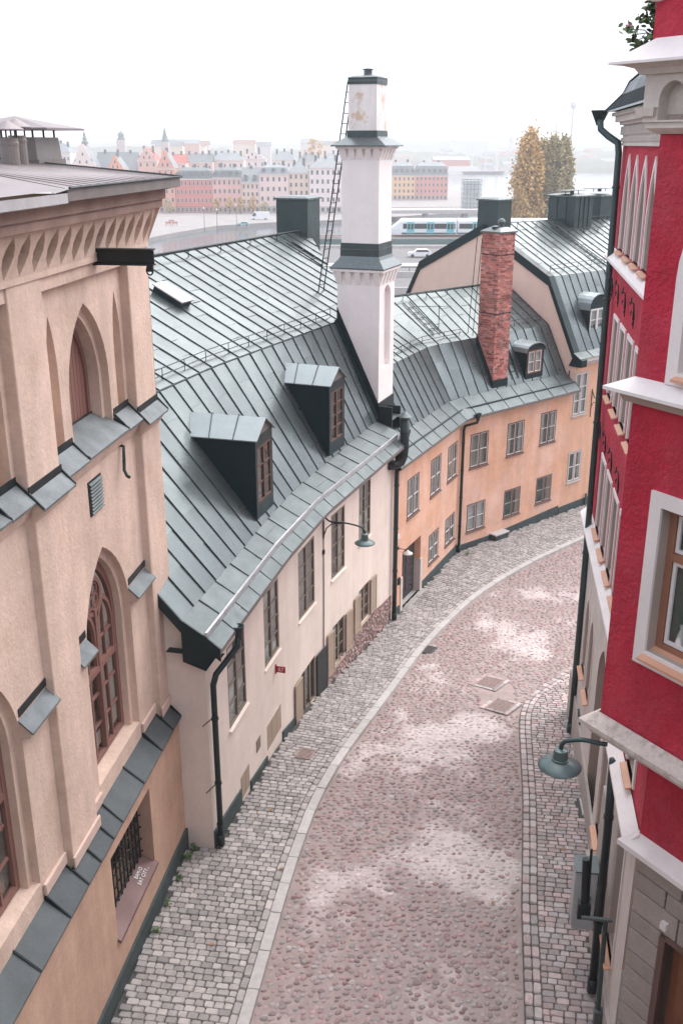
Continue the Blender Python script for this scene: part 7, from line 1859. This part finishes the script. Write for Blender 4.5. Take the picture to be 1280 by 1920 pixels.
spire('pointed openwork church spire in the mist left of centre', 308, 236, 266, 2.6, 750, 'lattice')
spire('tall square brick tower nearly lost in the mist', 487, 206, 212, 9.0, 2600, 'dome')
spire('small far spire on the wooded ridge', 958, 250, 264, 3.0, 1900, 'lattice')
spire('round-topped tower on the ridge right of white chimney', 765, 240, 246, 8.0, 2400, 'dome')

# ---- hills and the far shore
M_hill = mat('far_woods', (.075, .085, .06), var=.35, scale=.02, bump=0)
def hill(name, Y, prof, zb, dep, seed, rough_):
    mb = MB(); n = 220; rows_ = []
    for j in range(7):
        f = j / 6; row = []
        for i in range(n + 1):
            u = lerp(-250, 1500, i / n); X = (u - 640) / 1867 * Y / 1.066 * (1 + f * dep / Y); v = interp(prof, u); top = at(640, v, Y).z
            hgt = (top - zb) * math.sin(min(1, f * 1.25) * math.pi / 2) + zb + (rough_ * noise.noise(Vector((X * .012, f * 5, seed))) + rough_ * .9 * abs(noise.noise(Vector((X * .06, f * 9, seed + 3)))) if j else 0)
            row.append((X, Y + f * dep, hgt))
        rows_.append(mb.pts(row))
    for a, b in zip(rows_, rows_[1:]):
        for i in range(n): mb.f.append((a + i, a + i + 1, b + i + 1, b + i)); mb.m.append(0)
    return setp(mb.build(name, M_hill, smooth=True), 'wooded ridge fading into mist', kind='structure')
hill('near_hill', 1130, [(-300, 292), (300, 284), (600, 290), (760, 300), (900, 304), (1150, 296), (1500, 298)], WZ - .5, 420, 1.5, 7)
hill('far_hill', 1750, [(-300, 268), (200, 270), (420, 268), (640, 274), (760, 258), (900, 262), (1010, 270), (1150, 270), (1500, 262)], WZ, 600, 4.5, 8)
hill('farthest_hill', 2700, [(-300, 264), (300, 262), (560, 266), (800, 256), (1000, 264), (1500, 258)], WZ, 700, 8.2, 8)
M_bgbr = mat('far_brown_roof', (.25, .15, .13), bump=0)
rng = random.Random(3); GS = 'pale houses scattered along the far shore'
for i in range(46):
    u = rng.uniform(735, 1150) if i < 34 else rng.uniform(300, 640); v = rng.uniform(286, 318) if i < 34 else rng.uniform(276, 286); Yh = 1118 + (318 - v) * 12 + rng.uniform(0, 40) if i < 34 else rng.uniform(800, 1000)
    p = at(u, v, Yh); w_ = rng.uniform(8, 26); h = rng.uniform(6, 12); c = rng.choice([(.62, .58, .56), (.70, .66, .64), (.58, .36, .30), (.66, .54, .44), (.55, .5, .5)])
    r = thing('far_house', 'tiny pale house on the far shore, blurred by mist', 'house', (p.x, Yh, p.z - 12), GS)
    mb = MB(); mb.hexa([(p.x - w_ / 2, Yh, p.z - 14), (p.x + w_ / 2, Yh, p.z - 14), (p.x + w_ / 2, Yh + 10, p.z - 14), (p.x - w_ / 2, Yh + 10, p.z - 14), (p.x - w_ / 2, Yh, p.z + h * .3), (p.x + w_ / 2, Yh, p.z + h * .3), (p.x + w_ / 2, Yh + 10, p.z + h * .3), (p.x - w_ / 2, Yh + 10, p.z + h * .3)]); mb.build('wall', bgm(c), r)
    mb = MB(); z = p.z + h * .3 + .02; mb.prism([(p.x - w_ / 2 - .3, Yh - .3, z), (p.x - w_ / 2 - .3, Yh + 10.3, z), (p.x - w_ / 2 - .3, Yh + 5, z + 3.5)], [(p.x + w_ / 2 + .3, Yh - .3, z), (p.x + w_ / 2 + .3, Yh + 10.3, z), (p.x + w_ / 2 + .3, Yh + 5, z + 3.5)]); mb.build('roof', rng.choice([M_bgroof, M_bgdk, M_bgbr]), r)
# long white hall on the ridge and long red building at the shore
for lb, u0, u1, v0, v1, Yh, c in (('long white hall on the misty ridge', 850, 915, 276, 263, 1500, (.7, .7, .7)), ('long red building along the far waterline', 812, 880, 308, 297, 1115, (.50, .16, .13))):
    A, B = at(u0, v0, Yh), at(u1, v1, Yh); r = thing('far_hall', lb, 'building', (A.x, Yh, A.z))
    mb = MB(); mb.hexa([(A.x, Yh, A.z - 20), (B.x, Yh, A.z - 20), (B.x, Yh + 18, A.z - 20), (A.x, Yh + 18, A.z - 20), (A.x, Yh, B.z - 1.5), (B.x, Yh, B.z - 1.5), (B.x, Yh + 18, B.z - 1.5), (A.x, Yh + 18, B.z - 1.5)]); mb.build('wall', bgm(c), r)
    mb = MB(); mb.prism([(A.x - .5, Yh - .5, B.z - 1.49), (A.x - .5, Yh + 18.5, B.z - 1.49), (A.x - .5, Yh + 9, B.z + 2)], [(B.x + .5, Yh - .5, B.z - 1.49), (B.x + .5, Yh + 18.5, B.z - 1.49), (B.x + .5, Yh + 9, B.z + 2)]); mb.build('roof', M_bgroof, r)
# amusement towers
p = at(1075, 190, 1350); r = thing('free_fall_tower', 'thin amusement tower with round head rising from far shore', 'tower', (p.x, 1350, -14))
mb = MB(); mb.tube([(p.x, 1350, -14), (p.x, 1350, p.z)], [2.2, 1.2], 10); mb.build('shaft', bgm((.45, .45, .47)), r)
mb = MB(); mb.lathe((p.x, 1350, p.z), [(1.2, -9), (3.5, -7), (4.2, -4), (3.5, -1), (1.2, 1), (.4, 3), (.2, 16)], 12); mb.build('head', bgm((.4, .4, .43)), r)
p = at(1043, 228, 1380); r = thing('lattice_mast', 'thin lattice mast left of the amusement tower', 'tower', (p.x, 1380, -14)); mb = MB(); mb.tube([(p.x, 1380, -14), (p.x, 1380, p.z)], [1.4, .8], 6); mb.build('shaft', bgm((.45, .45, .47)), r); mb = MB(); mb.tube([(p.x - 4, 1380, p.z - 3), (p.x + 4, 1380, p.z - 3)], .5, 4); mb.build('crossarm', bgm((.45, .45, .47)), r)
# ships
for i, (u, lb, L_, hm) in enumerate(((905, 'three-masted white sailing ship moored on the far shore', 46, 30), (928, 'tall single-masted yacht near the sailing ship', 26, 34), (872, 'white ferry moored on the far shore', 50, 6))):
    p = at(u, 324, 1095); r = thing('moored_ship', lb, 'ship', (p.x, 1095, WZ)); P_ = [(-.5, 2.6), (-.44, -.5), (.42, -.5), (.5, 3.2)]
    mb = MB(); mb.prism([(p.x + a * L_, 1092, WZ + b) for a, b in P_], [(p.x + a * L_, 1098, WZ + b) for a, b in P_]); mb.build('hull', M_framew, r)
    mb = MB()
    if hm > 10:
        for k in ((-.25, .05, .32) if i == 0 else (0,)): mb.tube([(p.x + k * L_, 1095, WZ), (p.x + k * L_, 1095, WZ + hm)], .5, 5)
        mb.build('masts', M_framew, r)
    else:
        mb.hexa([(p.x - 18, 1092.5, WZ + 3), (p.x + 16, 1092.5, WZ + 3), (p.x + 16, 1097.5, WZ + 3), (p.x - 18, 1097.5, WZ + 3), (p.x - 17, 1093, WZ + 7.5), (p.x + 12, 1093, WZ + 7.5), (p.x + 12, 1097, WZ + 7.5), (p.x - 17, 1097, WZ + 7.5)]); mb.build('deckhouse', M_framew, r)

# ---- trees
def tree(name, label, x, y, zb, h, rx, crown0, m, n, leaf, shape, group=None, seed=1):
    rg = random.Random(seed); r = thing(name, label, 'tree', (x, y, zb), group)
    mb = MB(); mb.tube([(x, y, zb), (x + .1, y, zb + h * .3), (x, y, zb + h * .9)], [h * .018 + .12, h * .014 + .08, .03], 7)
    for k in range(9):
        t = rg.uniform(0, 6.28); z0 = zb + h * rg.uniform(crown0, .75); q = rx * rg.uniform(.4, .8)
        up = .9 if shape == 'poplar' else .4
        mb.tube([(x, y, z0), (x + math.cos(t) * q * .6, y + math.sin(t) * q * .6, z0 + q * up), (x + math.cos(t) * q, y + math.sin(t) * q, z0 + q * up * 2.2)], [.12, .07, .02], 5)
    mb.build('trunk', M_bark, r)
    mb = MB(); cl = []
    for k in range(150 if shape == 'poplar' else 26):
        f = rg.random(); t = rg.uniform(0, 6.28)
        if shape == 'poplar': env = rx * min(1, 1.6 * max(0, 1 - f) ** .42) * min(1, .6 + f * 4)
        else: env = rx * math.sqrt(max(0, 1 - (2 * f - 1) ** 2))
        q = env * rg.uniform(.35, 1.0); cl.append((Vector((x + q * math.cos(t), y + q * math.sin(t), zb + h * lerp(crown0, 1, f))), rg.uniform(.55, 1.1)))
    for k in range(n):
        c, sz = rg.choice(cl); s_ = rx * (.30 if shape == 'poplar' else .34) * sz
        p = c + Vector((rg.gauss(0, s_ * .6), rg.gauss(0, s_ * .6), rg.gauss(0, s_ * (1.5 if shape == 'poplar' else .6))))
        u = Vector((rg.gauss(0, 1), rg.gauss(0, 1), rg.gauss(.3, 1))).normalized(); v = u.orthogonal().normalized(); v = Matrix.Rotation(rg.uniform(0, 6.28), 3, u) @ v; w2 = u.cross(v); a = leaf * rg.uniform(.6, 1.3)
        mb.face([p - v * a, p + w2 * a * .6, p + v * a, p - w2 * a * .6])
    mb.build('crown', m, r, fix=False)
tree('poplar_tree', 'broad orange autumn poplar, leftmost of the poplars beyond the roofs', at(985, 400, 255).x, 255, -12, 26.6, 3.7, .05, M_leafo, 15000, .42, 'poplar', seed=2)
tree('poplar_tree', 'olive poplar second from left, tall and dense', at(1012, 400, 262).x, 262, -12, 25.2, 2.6, .05, M_leafg, 12000, .40, 'poplar', seed=3)
tree('poplar_tree', 'olive-brown poplar third from left in the clump', at(1030, 400, 258).x, 258, -12, 26.2, 2.5, .05, M_leafg, 12000, .40, 'poplar', seed=4)
tree('poplar_tree', 'olive poplar at the right end of the clump', at(1050, 400, 256).x, 256, -12, 25.8, 2.5, .05, M_leafg, 12000, .40, 'poplar', seed=6)
slab('tree_bank', 'green bank under the poplars', [(40, 246), (75, 246), (75, 275), (40, 275)], WZ - 1, -12, M_hill)
for i, (u, v, lb) in enumerate(((408, 402, 'leftmost of the four small orange trees on the quay'), (431, 402, 'second from left of the four small orange trees on quay'), (451, 402, 'third from left of the four small orange trees on quay'), (474, 402, 'rightmost of the four small orange trees on the quay'))):
    p = at(u, v, 447); tree('quay_tree', lb, p.x, 447, -14.6, 6.4, 1.9, .3, M_leafo, 420, .38, 'round', 'small orange trees on the quay', seed=20 + i)
p = at(497, 402, 446); tree('quay_tree', 'small green tree on the quay right of the orange ones', p.x, 446, -14.6, 4.6, 1.8, .2, M_leafg, 360, .36, 'round', seed=31)
p = at(318, 400, 450); tree('quay_tree', 'rounded green tree in front of the pink baroque house', p.x, 450, -14.6, 6.0, 2.2, .2, M_leafg, 400, .36, 'round', seed=32)
p = at(588, 284, 640); tree('town_tree', 'brown autumn tree rising above the old town roofs', p.x, 640, -8, 24, 5.0, .3, M_leafo, 500, .8, 'round', seed=33)

# ---- haze: one box of even, pale air round everything
mb = MB(); mb.hexa([(x, y, z) for z in (-19, 92) for x, y in ((-2400, -70), (2400, -70), (2400, 3600), (-2400, 3600))])
hz = bpy.data.materials.new('haze'); hz.use_nodes = True; nt = hz.node_tree; nt.nodes.clear()
o_ = nt.nodes.new('ShaderNodeOutputMaterial'); pv = nt.nodes.new('ShaderNodeVolumePrincipled'); pv.inputs['Color'].default_value = (.97, .975, 1.0, 1); pv.inputs['Density'].default_value = .00045; pv.inputs['Anisotropy'].default_value = .2
nt.links.new(pv.outputs[0], o_.inputs['Volume'])
hb_ = mb.build('haze', hz); setp(hb_, 'pale mist hanging over the harbour', kind='stuff')
